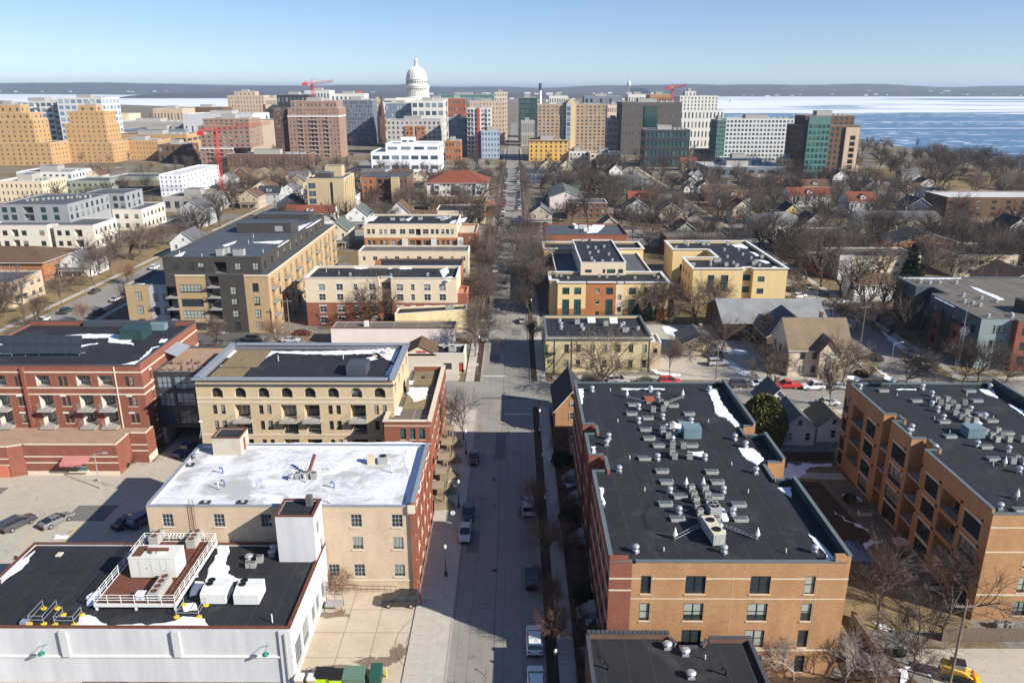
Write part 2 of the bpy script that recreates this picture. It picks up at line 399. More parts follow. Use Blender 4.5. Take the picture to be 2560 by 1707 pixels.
def W_(s, w, z, h, nx=2, ny=2, fr=None, gl=None, sill=None, lintel=None, dep=0.18, arch=False, fw=0.07, name='window', bar=0.05, sub=None, surround=None):
    return dict(k='w', s0=s-w/2, s1=s+w/2, z0=z, z1=z+h, nx=nx, ny=ny, fr=fr or FRD, gl=gl or GL, sill=sill, lintel=lintel, dep=dep, arch=arch, fw=fw, name=name, bar=bar, sub=sub, surround=surround)
def BAL(s, w, z, h, depth=1.5, fr=None, gl=None, rail=None, slab=None, proj=0.0, inner=None):
    return dict(k='b', s0=s-w/2, s1=s+w/2, z0=z, z1=z+h, dep=depth, fr=fr or FRD, gl=gl or GLD, rail=rail or DARKMETAL, slab=slab or CONC, proj=proj, inner=inner)
def grid(cols, rows, w, h, **kw):
    return [W_(c, w, r, h, **kw) for r in rows for c in cols]
def even(L, n, margin=1.2):
    if n == 1: return [L/2]
    return [margin + (L - 2*margin)*i/(n-1) for i in range(n)]

class Bld:
    def __init__(s, name, label, cat, loc, rot=0.0, group=None):
        s.root = tag(empty(name, (loc[0], loc[1], 0), rot), label, cat, group); s.ox, s.oy = loc[0], loc[1]; s.rot = rot
    def rel(s, p): return (p[0] - s.ox, p[1] - s.oy)
    def rect(s, x0, x1, y0, y1, *a, **kw): return s.block([(x0,y0),(x1,y0),(x1,y1),(x0,y1)], *a, **kw)
    def block(s, poly, z0, z1, wall, ops={}, roof=None, ph=0.5, pt=0.3, cop=None, walls=None, local=False, name='wall', coph=0.1, copo=0.06, pin=None, foot=True):
        """walls with real openings; roof sheet; parapet and coping along each edge. ph: number or {edge: number}"""
        if not local:
            if foot: FOOT.append((min(p[0] for p in poly), max(p[0] for p in poly), min(p[1] for p in poly), max(p[1] for p in poly)))
            poly = [s.rel(p) for p in poly]
        elif foot:
            r_ = max(math.hypot(*p) for p in poly); FOOT.append((s.ox-r_*.8, s.ox+r_*.8, s.oy-r_*.8, s.oy+r_*.8))
        n = len(poly); m = MB(); todo = []
        for i in range(n):
            a = Vector(poly[i]); b = Vector(poly[(i+1) % n]); L = (b-a).length; d = (b-a)/L; nrm = Vector((d.y, -d.x)); ang = math.atan2(d.y, d.x)
            wm = (walls or {}).get(i, wall); ol = [o for o in ops.get(i, [])]
            P = lambda q, z, t=0.0: (a.x + d.x*q - nrm.x*t, a.y + d.y*q - nrm.y*t, z)
            hl = [o for o in ol if o.get('dep', 0) > 0]
            if not hl: m.quad([P(0,z0), P(L,z0), P(L,z1), P(0,z1)], wm)
            else:
                ss = sorted({0.0, L} | {round(max(0, min(L, o[q])), 3) for o in hl for q in ('s0','s1')})
                zz = sorted({z0, z1} | {round(max(z0, min(z1, o[q])), 3) for o in hl for q in ('z0','z1')})
                for q in range(len(zz)-1):
                    zm = (zz[q]+zz[q+1])/2; run = None; row = [o for o in hl if o['z0'] < zm < o['z1']]
                    for t in range(len(ss)-1):
                        sm = (ss[t]+ss[t+1])/2
                        hole = any(o['s0'] < sm < o['s1'] for o in row)
                        if not hole and run is None: run = ss[t]
                        if hole and run is not None: m.quad([P(run,zz[q]),P(ss[t],zz[q]),P(ss[t],zz[q+1]),P(run,zz[q+1])], wm); run = None
                    if run is not None: m.quad([P(run,zz[q]),P(L,zz[q]),P(L,zz[q+1]),P(run,zz[q+1])], wm)
                for o in hl:
                    s0, s1, a0, a1, t = o['s0'], o['s1'], o['z0'], o['z1'], o['dep']
                    im = o.get('inner') or wm
                    m.quad([P(s0,a0), P(s1,a0), P(s1,a0,t), P(s0,a0,t)], o.get('slab') or wm); m.quad([P(s0,a1,t), P(s1,a1,t), P(s1,a1), P(s0,a1)], im)
                    m.quad([P(s0,a1), P(s0,a0), P(s0,a0,t), P(s0,a1,t)], im); m.quad([P(s1,a0), P(s1,a1), P(s1,a1,t), P(s1,a0,t)], im)
                    if o['k'] == 'b': m.quad([P(s0,a0,t), P(s1,a0,t), P(s1,a1,t), P(s0,a1,t)], im)
                    if o.get('arch'):           # spandrels above the arch
                        r = (s1-s0)/2; zc = a1 - r; k = 6
                        for sg in (0, 1):
                            cor = s0 if sg == 0 else s1
                            pts = [((s0+s1)/2 + (-1 if sg == 0 else 1)*r*math.cos(math.pi/2*j/k), zc + r*math.sin(math.pi/2*j/k)) for j in range(k+1)]
                            for j in range(k):
                                tri = [P(cor, a1, .001), P(*pts[j], .001), P(*pts[j+1], .001)]
                                m.quad(tri if sg else tri[::-1], wm)
            for o in ol: todo.append((o, a, d, nrm, ang))
        w = m.build(name, s.root)
        for o, a, d, nrm, ang in todo:
            cs = (o['s0']+o['s1'])/2; ww = o['s1']-o['s0']; hh = o['z1']-o['z0']
            at = lambda q, z, t=0.0: (a.x + d.x*q - nrm.x*t, a.y + d.y*q - nrm.y*t, z)
            if o['k'] == 'w':
                t = o['dep'] - 0.065 if o['dep'] > 0 else -0.09
                me = win_mesh(ww, hh, o['nx'], o['ny'], o['fr'], o['gl'], o['fw'], o['bar'], arch=o['arch'])
                wo = put(me, o['name'], s.root, at(cs, o['z0'], t), ang)
                if o['sill']: put(box_mesh(ww+0.12, 0.2 if o['dep'] > 0 else 0.12, 0.1, o['sill']), 'sill', wo, (0, 0.02 if o['dep'] <= 0 else 0.0, -0.1 - 0.003))
                if o['lintel']: put(box_mesh(ww+0.3, 0.05, 0.28, o['lintel']), 'lintel', wo, (0, -t-0.003, hh+0.003))
            else:
                t = o['dep'] - 0.065
                dw = put(win_mesh(ww*0.8, min(hh-0.3, 2.25), 3, 1, o['fr'], o['gl']), 'balcony_door', s.root, at(cs, o['z0']+0.01, t), ang)
                if o['proj'] > 0:
                    bo = put(box_mesh(ww+0.3, o['proj'], 0.2, o['slab']), 'balcony', s.root, at(cs, o['z0']-0.21, -0.004), ang)
                    put(rail_mesh(ww+0.2, o['proj']-0.06, 1.05, o['rail']), 'railing', bo, (0, 0, 0.2))
                else:
                    put(rail_mesh(ww-0.06, 0, 1.05, o['rail']), 'railing', s.root, at(cs, o['z0']+0.01, 0.08), ang)
        if roof:
            r = MB(); r.quad([(x, y, z1) for x, y in poly], roof); rf = r.build('roof', s.root)
            for i in range(n):
                h = ph.get(i, ph.get('*', 0.5)) if isinstance(ph, dict) else ph
                a = Vector(poly[i]); b = Vector(poly[(i+1) % n]); c_ = Vector(poly[(i+2) % n]); L = (b-a).length; d = (b-a)/L; ang = math.atan2(d.y, d.x)
                d2 = (c_-b).normalized(); convex = d.x*d2.y - d.y*d2.x > 0
                a0 = Vector(poly[i-1]); d0 = (a-a0).normalized(); convex0 = d0.x*d.y - d0.y*d.x > 0
                e0 = 0.0; e1 = -pt if convex else 0.0
                if not convex0: e0 = pt
                if h > 0:
                    L2 = L - e0 + e1; mid = a + d*(e0 + L2/2)
                    wm = (walls or {}).get(i, wall)
                    pm = MB(); pm.box(-L2/2, L2/2, 0, pt, 0, h, wm, False)
                    if pin: pm.m[2] = pm.mi(pin)
                    po = pm.build('parapet', s.root, (mid.x, mid.y, z1), ang)
                    L3 = L2 + copo*0; cm = MB(); cm.box(-L3/2 - (copo if convex0 else 0), L3/2 + (0 if convex else 0), -copo, pt + copo*0.5, 0, coph, cop or COPGREY)
                    cm.build('coping', po, (0, 0, h + 0.002))
        return w
    def box(s, name, x0, x1, y0, y1, z0, z1, mat, parent=None):
        m = MB(); cx, cy = (x0+x1)/2 - s.ox, (y0+y1)/2 - s.oy
        m.box(-(x1-x0)/2, (x1-x0)/2, -(y1-y0)/2, (y1-y0)/2, 0, z1-z0, mat)
        return m.build(name, parent or s.root, (cx, cy, z0))
    def band(s, x0, x1, y0, z, h, mat, d=0.05, face='S', x1b=None, name='band'):
        """stone course on a face"""
        if face == 'S': return s.box(name, x0, x1, y0 - d, y0 + 0.0, z, z + h, mat)
        if face == 'E': return s.box(name, y0, y0 + d, x0, x1, z, z + h, mat)
        return s.box(name, y0 - d, y0, x0, x1, z, z + h, mat)
# ================================================================== SETTING
def ground_mat():
    m, nt, b = _new('winter_ground'); v = coords(nt)
    n1 = noise_n(nt, v, 0.035, 6, 0.65, 0.6); n2 = noise_n(nt, v, 0.6, 5, 0.7); n3 = noise_n(nt, v, 0.09, 7, 0.7, 0.5)
    grass = ramp(nt, n2, [(0.3, (0.10, 0.075, 0.042)), (0.55, (0.19, 0.145, 0.08)), (0.75, (0.28, 0.22, 0.13))])
    lot = ramp(nt, n2, [(0.3, (0.13, 0.12, 0.105)), (0.7, (0.26, 0.24, 0.21))])
    c = mixc(nt, ramp(nt, n1, [(0.49, g3(0)), (0.53, g3(1))]), grass, lot)
    c = mixc(nt, ramp(nt, n3, [(0.645, g3(0)), (0.665, g3(1))]), c, (0.8, 0.82, 0.86))
    nt.links.new(c, b.inputs['Base Color']); b.inputs['Roughness'].default_value = 0.95; b.inputs['Specular IOR Level'].default_value = 0.1
    bump(nt, b, n2, 0.4, 0.15); return m
def asphalt_mat(name, col, crack=0.5, stain=0.25, track=None):
    m, nt, b = _new(name); v = coords(nt)
    n1 = noise_n(nt, v, 0.12, 6, 0.65, 0.5); n2 = noise_n(nt, v, 1.4, 5, 0.7); n3 = noise_n(nt, v, 30, 2)
    c = ramp(nt, n1, [(0.3, sc(col, 1 - stain)), (0.7, sc(col, 1 + stain))])
    c = mixc(nt, 0.35, c, ramp(nt, n2, [(0.3, sc(col, 0.7)), (0.7, sc(col, 1.25))]))
    c = mixc(nt, 0.15, c, ramp(nt, n3, [(0.3, sc(col, 0.5)), (0.7, sc(col, 1.5))]))
    vo = N(nt, 'ShaderNodeTexVoronoi', feature='DISTANCE_TO_EDGE'); vo.inputs['Scale'].default_value = 0.17
    wv = N(nt, 'ShaderNodeMix', data_type='VECTOR'); wv.inputs['Factor'].default_value = 0.06
    nn = N(nt, 'ShaderNodeTexNoise'); nn.inputs['Scale'].default_value = 0.5; nt.links.new(v, nn.inputs['Vector'])
    sc_ = N(nt, 'ShaderNodeVectorMath', operation='SCALE'); sc_.inputs['Scale'].default_value = 3.0; nt.links.new(nn.outputs['Color'], sc_.inputs[0])
    ad = N(nt, 'ShaderNodeVectorMath', operation='ADD'); nt.links.new(v, ad.inputs[0]); nt.links.new(sc_.outputs[0], ad.inputs[1])
    nt.links.new(ad.outputs[0], vo.inputs['Vector'])
    cr = math_n(nt, 'MULTIPLY', math_n(nt, 'LESS_THAN', vo.outputs['Distance'], 0.006), math_n(nt, 'GREATER_THAN', noise_n(nt, v, 0.2, 3), 0.47))
    c = mixc(nt, math_n(nt, 'MULTIPLY', cr, crack), c, (0.03, 0.03, 0.03))
    # wheel paths: oil and tyre wear along the street
    if track is not None:
        sx = N(nt, 'ShaderNodeSeparateXYZ'); nt.links.new(v, sx.inputs[0])
        for x0, wdt, a in track:
            dd = math_n(nt, 'ABSOLUTE', math_n(nt, 'SUBTRACT', math_n(nt, 'ADD', sx.outputs[0], math_n(nt, 'MULTIPLY', noise_n(nt, v, 0.06, 2), 0.5)), x0))
            f = math_n(nt, 'MULTIPLY', math_n(nt, 'LESS_THAN', dd, wdt), a)
            c = mixc(nt, f, c, (0.05, 0.05, 0.048))
    nt.links.new(c, b.inputs['Base Color']); b.inputs['Roughness'].default_value = 0.85; b.inputs['Specular IOR Level'].default_value = 0.25
    bump(nt, b, n2, 0.15, 0.03); return m
GROUND = ground_mat()
ROAD = asphalt_mat('worn_concrete_road', (0.255, 0.236, 0.205), track=[(-2.1, 0.05, .65), (-1.0, 0.035, .5), (-4.9, 0.03, .5), (-6.2, 0.03, .4), (1.2, 0.04, .4), (2.4, 0.03, .3)])
ROAD2 = asphalt_mat('side_road', (0.25, 0.232, 0.205)); LOT = asphalt_mat('lot_paving', (0.41, 0.37, 0.305), 0.35, 0.14); ASPH = asphalt_mat('dark_asphalt', (0.10, 0.097, 0.09), 0.4)
def wet_mat():
    m, nt, b = _new('stained_concrete'); v = coords(nt)
    col = (0.47, 0.39, 0.29)
    n1 = noise_n(nt, v, 0.25, 6, 0.65, 0.6); n2 = noise_n(nt, v, 2.2, 5, 0.7)
    c = ramp(nt, n1, [(0.28, (0.40, 0.30, 0.195)), (0.5, col), (0.72, (0.52, 0.45, 0.36))])
    c = mixc(nt, 0.3, c, ramp(nt, n2, [(0.3, sc(col, 0.7)), (0.7, sc(col, 1.2))]))
    sx = N(nt, 'ShaderNodeSeparateXYZ'); nt.links.new(v, sx.inputs[0])
    wob = math_n(nt, 'MULTIPLY', math_n(nt, 'SUBTRACT', noise_n(nt, v, 0.55, 6, 0.7), 0.5), 5.0)
    def blob(cx, cy, rx, ry):
        ax = math_n(nt, 'DIVIDE', math_n(nt, 'SUBTRACT', sx.outputs[0], cx), rx); ay = math_n(nt, 'DIVIDE', math_n(nt, 'SUBTRACT', sx.outputs[1], cy), ry)
        d = math_n(nt, 'ADD', math_n(nt, 'MULTIPLY', ax, ax), math_n(nt, 'MULTIPLY', ay, ay))
        return math_n(nt, 'ADD', math_n(nt, 'SUBTRACT', 1.0, d), wob)
    f = None
    for bl in ((-15.6, 71.0, 2.6, 0.9), (-13.0, 72.2, 1.2, 1.4), (-19, 69.6, 4, 0.7), (-21.5, 79.0, 2.3, 0.8)):
        q = math_n(nt, 'GREATER_THAN', blob(*bl), 0.25); f = q if f is None else math_n(nt, 'MAXIMUM', f, q)
    c = mixc(nt, math_n(nt, 'MULTIPLY', f, 0.72), c, (0.075, 0.05, 0.03))
    # turning tyre marks: arcs round one centre
    dx = math_n(nt, 'SUBTRACT', sx.outputs[0], -7.6); dy = math_n(nt, 'SUBTRACT', sx.outputs[1], 74.2)
    rr = math_n(nt, 'SQRT', math_n(nt, 'ADD', math_n(nt, 'MULTIPLY', dx, dx), math_n(nt, 'MULTIPLY', dy, dy)))
    for r0 in (3.9, 4.7, 6.0):
        q = math_n(nt, 'LESS_THAN', math_n(nt, 'ABSOLUTE', math_n(nt, 'SUBTRACT', rr, r0)), 0.07)
        c = mixc(nt, math_n(nt, 'MULTIPLY', q, math_n(nt, 'MULTIPLY', noise_n(nt, v, 0.8, 3), 1.0)), c, (0.07, 0.055, 0.04))
    nt.links.new(c, b.inputs['Base Color'])
    nt.links.new(math_n(nt, 'SUBTRACT', 0.9, math_n(nt, 'MULTIPLY', f, 0.45)), b.inputs['Roughness'])
    bump(nt, b, n2, 0.15, 0.03); return m
WETCONC = wet_mat()
WALK = plain('sidewalk_concrete', (0.42, 0.385, 0.33), 0.9, 0.16, 0.7)
KERB = plain('kerb_concrete', (0.33, 0.31, 0.28), 0.9, 0.15)
LAWN = plain('dry_lawn', (0.22, 0.165, 0.085), 0.95, 0.35, 0.5, 5, 0.1)
MULCH = plain('brown_mulch', (0.075, 0.05, 0.034), 0.95, 0.35, 0.8, 6, 0.1)
LINE = plain('road_paint', (0.6, 0.58, 0.52), 0.8, 0.2, 1.2)
YLINE = plain('yellow_paint', (0.62, 0.42, 0.05), 0.8, 0.15)

def sheet(name, poly, z, mat, kind='structure', parent=None, label=None):
    m = MB(); m.quad([(x, y, z) for x, y in poly], mat); o = m.build(name, parent)
    if parent is None: tag(o, label, None, None, kind)
    return o
def rsheet(name, x0, x1, y0, y1, z, mat, **kw): return sheet(name, [(x0,y0),(x1,y0),(x1,y1),(x0,y1)], z, mat, **kw)
def slab(name, x0, x1, y0, y1, mat, top=0.12, kind='structure'):
    m = MB(); m.box(x0, x1, y0, y1, -0.05, top, mat, False); return tag(m.build(name), None, None, None, kind)

rsheet('ground', -28500, 28500, -380, 39500, -0.03, GROUND)
SX0, SX1 = -7.3, 3.3
rsheet('road', SX0, SX1, 30, 1500, 0.0, ROAD)
for y0, y1 in ((143, 157.2), (327, 341), (640, 654), (840, 852)):
    rsheet('road', -131 if y0 > 300 else -260, SX0, y0, y1, 0.0, ROAD2); rsheet('road', SX1, 400, y0, y1, 0.0, ROAD2)
for x0, x1 in ((-131, -117), (82.5, 94.0)):
    for y0, y1 in ((30, 143), (157.2, 327), (341, 640), (654, 840)): rsheet('road', x0, x1, y0, y1, 0.004, ROAD2)
for y0, y1 in ((341, 640), (157.2, 327)): rsheet('road', 238, 250, y0, y1, 0.004, ROAD2)
# kerb strips, terraces and walks both sides of the street, block by block
for y0, y1 in ((30, 143), (157.2, 327), (341, 640), (654, 840)):
    near = y0 < 200
    for sgn, e in ((-1, SX0), (1, SX1)):
        f = lambda a, b_: (min(e + sgn*a, e + sgn*b_), max(e + sgn*a, e + sgn*b_))
        k0, k1 = f(0, 0.18); slab('kerb', k0, k1, y0, y1, KERB, 0.13)
        t0, t1 = f(0.18, 1.5); slab('verge', t0, t1, y0, y1, WALK if (sgn < 0 and y0 < 100) else MULCH, 0.10)
        w0, w1 = f(1.5, 3.4)
        if sgn < 0 and y0 < 100: w0, w1 = -12.0, -8.8
        base = slab('sidewalk', w0, w1, y0, y1, KERB, 0.09)
        if near:
            n = int((y1 - y0) / 1.6); q = (y1 - y0) / n
            sm = MB(); sm.box(w0 + 0.02, w1 - 0.02, 0.02, q - 0.02, 0, 0.035, WALK, False); me = sm.mesh('paving_slab')
            for i in range(n):
                yy = y0 + i*q
                if 55 < yy < 165: put(me, 'paving_slab', base, (0, yy, 0.092 + rnd.random()*0.006))
            if y0 > 100: sheet('walk_top', [(w0, 166), (w1, 166), (w1, y1), (w0, y1)], 0.128, WALK, parent=base)
# walks beside the cross streets
for y0, y1 in ((158.5, 160.6), (140, 142), (342.5, 344.5), (323.5, 325.5)):
    for x0, x1 in ((-116, -12), (8.2, 81), (95.5, 235)):
        slab('sidewalk', x0, x1, y0, y1, WALK, 0.115)
for x, sg in ((-131, -1), (-117, 1), (82.5, -1), (94, 1)):
    for y0, y1 in ((160.6, 323.5), (344.5, 640)):
        a, b_ = sorted((x + sg*2.2, x + sg*4.0)); slab('sidewalk', a, b_, y0, y1, WALK, 0.115)
        a, b_ = sorted((x, x + sg*2.2)); slab('verge', a, b_, y0, y1, LAWN, 0.105)
# painted marks
for y0, y1, x0, x1 in ((139.4, 139.9, -2, 3.0), (160.4, 160.9, -7, -2.2), (323.2, 323.8, -2, 3.0)):
    rsheet('stop_line', x0, x1, y0, y1, 0.006, LINE)
# yards and lots
rsheet('driveway', -23.6, -12.0, 40, 84.2, 0.016, WETCONC)
jm = plain('joint_filler', (0.10, 0.085, 0.065), 0.95, 0.2)
dj = MB()
for y in (62.5, 67, 71.4, 75.6, 79.8): dj.box(-23.5, -12.05, y, y + 0.05, 0.014, 0.021, jm)
for x in (-19.8, -16.1): dj.box(x, x + 0.05, 44, 84, 0.014, 0.022, jm)
tag(dj.build('driveway_joint'), None, None, None, 'structure')
rsheet('parking_lot', -125, -45.5, 84.6, 119.0, 0.014, LOT)
rsheet('parking_lot', -116.5, -46, 30, 84.4, 0.010, LOT)
for i in range(6): rsheet('parking_line', -78.2 + i*5.1, -78.05 + i*5.1, 93.5, 99.2, 0.022, YLINE)
rsheet('alley', -61.0, -51.5, 119.0, 142.5, 0.012, LOT)
rsheet('parking_lot', -62, -12.2, 143.0+14.5, 176, 0.010, LOT)
rsheet('parking_lot', 32.2, 58, 161, 200, 0.010, LOT)
rsheet('parking_lot', 81, 96, 200, 250, 0.010, LOT)
rsheet('lawn', 35, 53.8, 76.2, 118, 0.02, LAWN)
sheet('planting_bed', [(36, 92), (46, 91), (50, 96), (49, 112), (40, 114), (36, 104)], 0.03, MULCH)
sheet('garden_path', [(35.5, 114.2), (53.5, 113.0), (53.5, 115.2), (35.5, 116.4)], 0.035, WALK)
sheet('terrace', [(44, 86), (53.6, 84), (53.6, 111), (50, 111), (49, 95), (44.6, 92)], 0.026, plain('brown_pavers', (0.17, 0.125, 0.10), 0.9, 0.25))
sheet('terrace', [(36, 87), (44, 86), (44.6, 90), (36, 91.5)], 0.028, plain('brown_pavers', (0.17, 0.125, 0.10)))
rsheet('parking_lot', 44.5, 110, 40, 73.2, 0.02, LOT)
sheet('planting_bed', [(34.5, 60), (44.4, 60), (41.2, 75.5), (36, 76)], 0.018, MULCH)
rsheet('planting_bed', 6.75, 9.6, 60, 139, 0.11, MULCH)
rsheet('planting_bed', 11, 40, 60, 68.6, 0.012, MULCH)
rsheet('lawn', -158, -131, 160.6, 323, 0.008, LAWN)
rsheet('parking_lot', -116, -62, 160.8, 192, 0.012, ASPH)
rsheet('lawn', 250, 398, 157, 640, 0.006, LAWN)

# ---------------------------------------------------------------- lakes
def lake_mat():
    m, nt, b = _new('lake_ice_and_water'); v = coords(nt)
    sx = N(nt, 'ShaderNodeSeparateXYZ'); nt.links.new(v, sx.inputs[0])
    mp = N(nt, 'ShaderNodeMapping'); mp.inputs['Scale'].default_value = (0.35, 1.0, 1); nt.links.new(v, mp.inputs[0])
    n1 = noise_n(nt, mp.outputs[0], 0.0016, 8, 0.62, 0.8); mp2 = N(nt, 'ShaderNodeMapping'); mp2.inputs['Scale'].default_value = (0.6, 1.0, 1); nt.links.new(v, mp2.inputs[0]); n2 = noise_n(nt, mp2.outputs[0], 0.065, 5, 0.6); n3 = noise_n(nt, mp.outputs[0], 0.006, 6, 0.6, 0.5)
    dist = math_n(nt, 'DIVIDE', math_n(nt, 'SUBTRACT', math_n(nt, 'ADD', sx.outputs[1], math_n(nt, 'MULTIPLY', math_n(nt, 'SUBTRACT', n3, 0.5), 500)), 2050), 160)
    sheet_ = math_n(nt, 'MULTIPLY', math_n(nt, 'GREATER_THAN', dist, 0.0), ramp(nt, n1, [(0.40, g3(0.12)), (0.47, g3(1))]))
    fleck = math_n(nt, 'MULTIPLY', ramp(nt, n2, [(0.565, g3(0)), (0.60, g3(1))]), ramp(nt, n3, [(0.38, g3(0.15)), (0.55, g3(1))]))
    # long refrozen leads
    def lead(y, w, a):
        dd = math_n(nt, 'ABSOLUTE', math_n(nt, 'SUBTRACT', math_n(nt, 'ADD', sx.outputs[1], math_n(nt, 'MULTIPLY', n3, 120)), y))
        return math_n(nt, 'MULTIPLY', math_n(nt, 'LESS_THAN', dd, w), a)
    f = math_n(nt, 'MAXIMUM', math_n(nt, 'MAXIMUM', sheet_, fleck), math_n(nt, 'MAXIMUM', lead(1330, 9, .9), math_n(nt, 'MAXIMUM', lead(1600, 10, .6), lead(1165, 5, .5))))
    water = ramp(nt, n3, [(0.3, (0.03, 0.10, 0.19)), (0.7, (0.06, 0.17, 0.29))])
    c = mixc(nt, f, water, (0.70, 0.73, 0.77)); nt.links.new(c, b.inputs['Base Color'])
    nt.links.new(math_n(nt, 'ADD', 0.28, math_n(nt, 'MULTIPLY', f, 0.5)), b.inputs['Roughness'])
    bump(nt, b, n2, 0.5, 1.0); return m
LAKE = lake_mat()
ICE = plain('snow_covered_ice', (0.70, 0.73, 0.78), 0.8, 0.06, 0.002, 0.02)
sheet('lake', [(404, -200), (20000, -200), (20000, 6500), (1560, 6500), (980, 4200), (640, 2700), (462, 1800), (452, 1350), (425, 1000), (410, 700)], 0.03, LAKE)
sheet('frozen_lake', [(-9000, 4400), (-2700, 4300), (-1500, 3150), (-950, 2650), (-700, 2600), (-900, 4000), (-1500, 6200), (-3200, 7700), (-5500, 9300), (-9000, 11600), (-14000, 12500), (-14000, 4400)], 0.03, ICE)

# ---------------------------------------------------------------- hills beyond the lakes
HILLM = plain('wooded_hill', (0.085, 0.08, 0.076), 0.95, 0.5, 0.006, 0.02, 0.05)
def ridge(x0, x1, y, depth, h0, amp, seed, step=60, name='hills'):
    m = MB(); n = int((x1 - x0) / step); rows = 5
    for j in range(rows):
        t = j / (rows - 1)
        for i in range(n + 1):
            x = x0 + i*step
            base = h0 + amp*noise.noise((x*0.00035 + seed, seed*3.1, 0)) + amp*0.45*noise.noise((x*0.0012, seed, 1))
            z = max(4, base)*math.sin(min(1, t*1.15)*math.pi/2) + (3.5*noise.noise((x*0.021, t*9, seed)) + 3*noise.noise((x*0.06, t*13, seed)) if t > 0 else -5)
            m.v.append((x, y + depth*t + 60*noise.noise((x*0.002, seed, 4)), z))
    for j in range(rows - 1):
        for i in range(n):
            a = j*(n+1) + i; m.f.append((a, a+1, a+n+2, a+n+1)); m.m.append(0)
    m.mats = [HILLM]; m.smooth = True
    return tag(m.build(name), None, None, None, 'structure')
ridge(1300, 9000, 6500, 900, 46, 24, 2.0, 35)
ridge(1300, 12000, 7700, 1200, 88, 40, 5.0, 45)
ridge(-2600, 1150, 5200, 1200, 26, 14, 8.0, 35)
ridge(-3500, 2600, 8200, 1800, 84, 50, 11.0, 50)
ridge(-13000, -1500, 10400, 1800, 112, 50, 14.0, 60)
ridge(-9000, -1900, 9400, 700, 45, 12, 19.0, 45)

# pale buildings sprinkled over the far shores
def suburb():
    rg = random.Random(3); m = MB()
    for i in range(420):
        if i < 150: x, y = rg.uniform(1700, 6500), rg.uniform(6520, 7400)
        elif i < 300: x, y = rg.uniform(-2600, 1100), rg.uniform(2900, 6300)
        else: x, y = rg.uniform(-7000, -2600), rg.uniform(9500, 10300)
        if -2600 < x < -700 and y < 6200: continue
        w, d_, h_ = rg.uniform(10, 45), rg.uniform(10, 25), rg.uniform(6, 12); zb = (0 if i < 300 and i >= 150 and y < 5200 else 40*min(1, (y-6500)/900 if i < 150 else .6)); m.box(x-w/2, x+w/2, y, y+d_, max(0, zb)-3, max(0, zb)+h_, PALESTONE, False)
    return tag(m.build('far_suburb'), 'pale buildings scattered along the far shores', None, None, 'stuff')
suburb()

mh = MB(); mh.lathe([(.36,0),(.36,.006),(.3,.008),(.02,.008)], plain('cast_iron', (0.06,0.055,0.05), .7), 18); mhm = mh.mesh('manhole_cover')
for x, y in ((-2.6, 88), (-3.4, 113), (-1.2, 131), (-2.2, 150.5), (-3, 181), (-1.5, 214)): tag(put(mhm, 'manhole_cover', None, (x, y, .004)), None, None, None, 'structure')
PATCH = asphalt_mat('road_patch', (0.15, 0.142, 0.13), .2, .15)
for x0, x1, y0, y1 in ((-6.6, -4.9, 92, 97.5), (.4, 2.9, 101, 104), (-3.4, -1.6, 120, 131), (-5.9, -3.5, 168, 175), (-.8, 1.6, 190, 196), (-6.8, 2.9, 147.2, 148.4), (14, 22, 148.5, 150.4), (38, 51, 150.6, 152), (-66, -60, 100, 104.5), (-85, -80, 104, 110)): rsheet('road_patch', x0, x1, y0, y1, .004 if x0 > -30 else .018, PATCH)
# ================================================================== ROOFTOP PIECES (shared meshes)
def turbine_mesh():
    m = MB(); m.box(-0.28, 0.28, -0.28, 0.28, 0, 0.32, GALV, False); m.tube((0,0,0.32),(0,0,0.5),0.2,0.2,GALV,10,False)
    m.lathe([(0.2,0.5),(0.34,0.6),(0.38,0.74),(0.33,0.88),(0.18,0.98),(0.02,1.0)], GALV, 12); return m.mesh('turbine_vent')
def condenser_mesh(w=0.7, h=0.85):
    m = MB(); m.box(-w/2, w/2, -w/2, w/2, 0.08, h, UNITGREY)
    for i in range(7):
        z = 0.16 + i*(h-0.28)/6; m.box(-w/2-0.012, w/2+0.012, -w/2-0.012, w/2+0.012, z, z+0.03, plain('unit_louvre', (0.22,0.22,0.21), .6))
    m.lathe([(w*0.44, h+0.003), (w*0.44, h+0.05), (w*0.36, h+0.05), (w*0.36, h+0.012)], BLACK, 12); m.box(-w*.4, w*.4, -0.03, 0.03, h+0.03, h+0.06, UNITGREY); m.box(-0.03, 0.03, -w*.4, w*.4, h+0.03, h+0.06, UNITGREY)
    return m.mesh('condenser')
def skylight_mesh():
    m = MB(); m.box(-0.75, 0.75, -0.4, 0.4, 0, 0.28, UNITGREY, False); m.box(-0.8, 0.8, -0.45, 0.45, 0.28, 0.34, plain('skylight_rim', (0.42,0.45,0.43), .5)); m.box(-0.7, 0.7, -0.35, 0.35, 0.34, 0.38, plain('smoked_dome', (0.10,0.115,0.11), .2)); return m.mesh('skylight')
def pipe_mesh(h=0.55):
    m = MB(); m.tube((0,0,0),(0,0,h),0.07,0.07,UNITWHITE,8); m.tube((0,0,0),(0,0,0.08),0.16,0.1,BLACK,8); return m.mesh('vent_pipe')
def hood_mesh():
    m = MB(); m.tube((0,0,0),(0,0,0.5),0.12,0.12,GALV,8); m.lathe([(0.3,0.5),(0.22,0.8),(0.05,1.35),(0.02,1.4)], UNITWHITE, 8); return m.mesh('vent_hood')
def goose_mesh(mat):
    m = MB(); pts = [(0,0,0),(0,0,0.6),(0.08,0,0.8),(0.25,0,0.88),(0.4,0,0.8),(0.44,0,0.62)]
    for a, b in zip(pts, pts[1:]): m.tube(a, b, 0.1, 0.1, mat, 8)
    return m.mesh('gooseneck_vent')
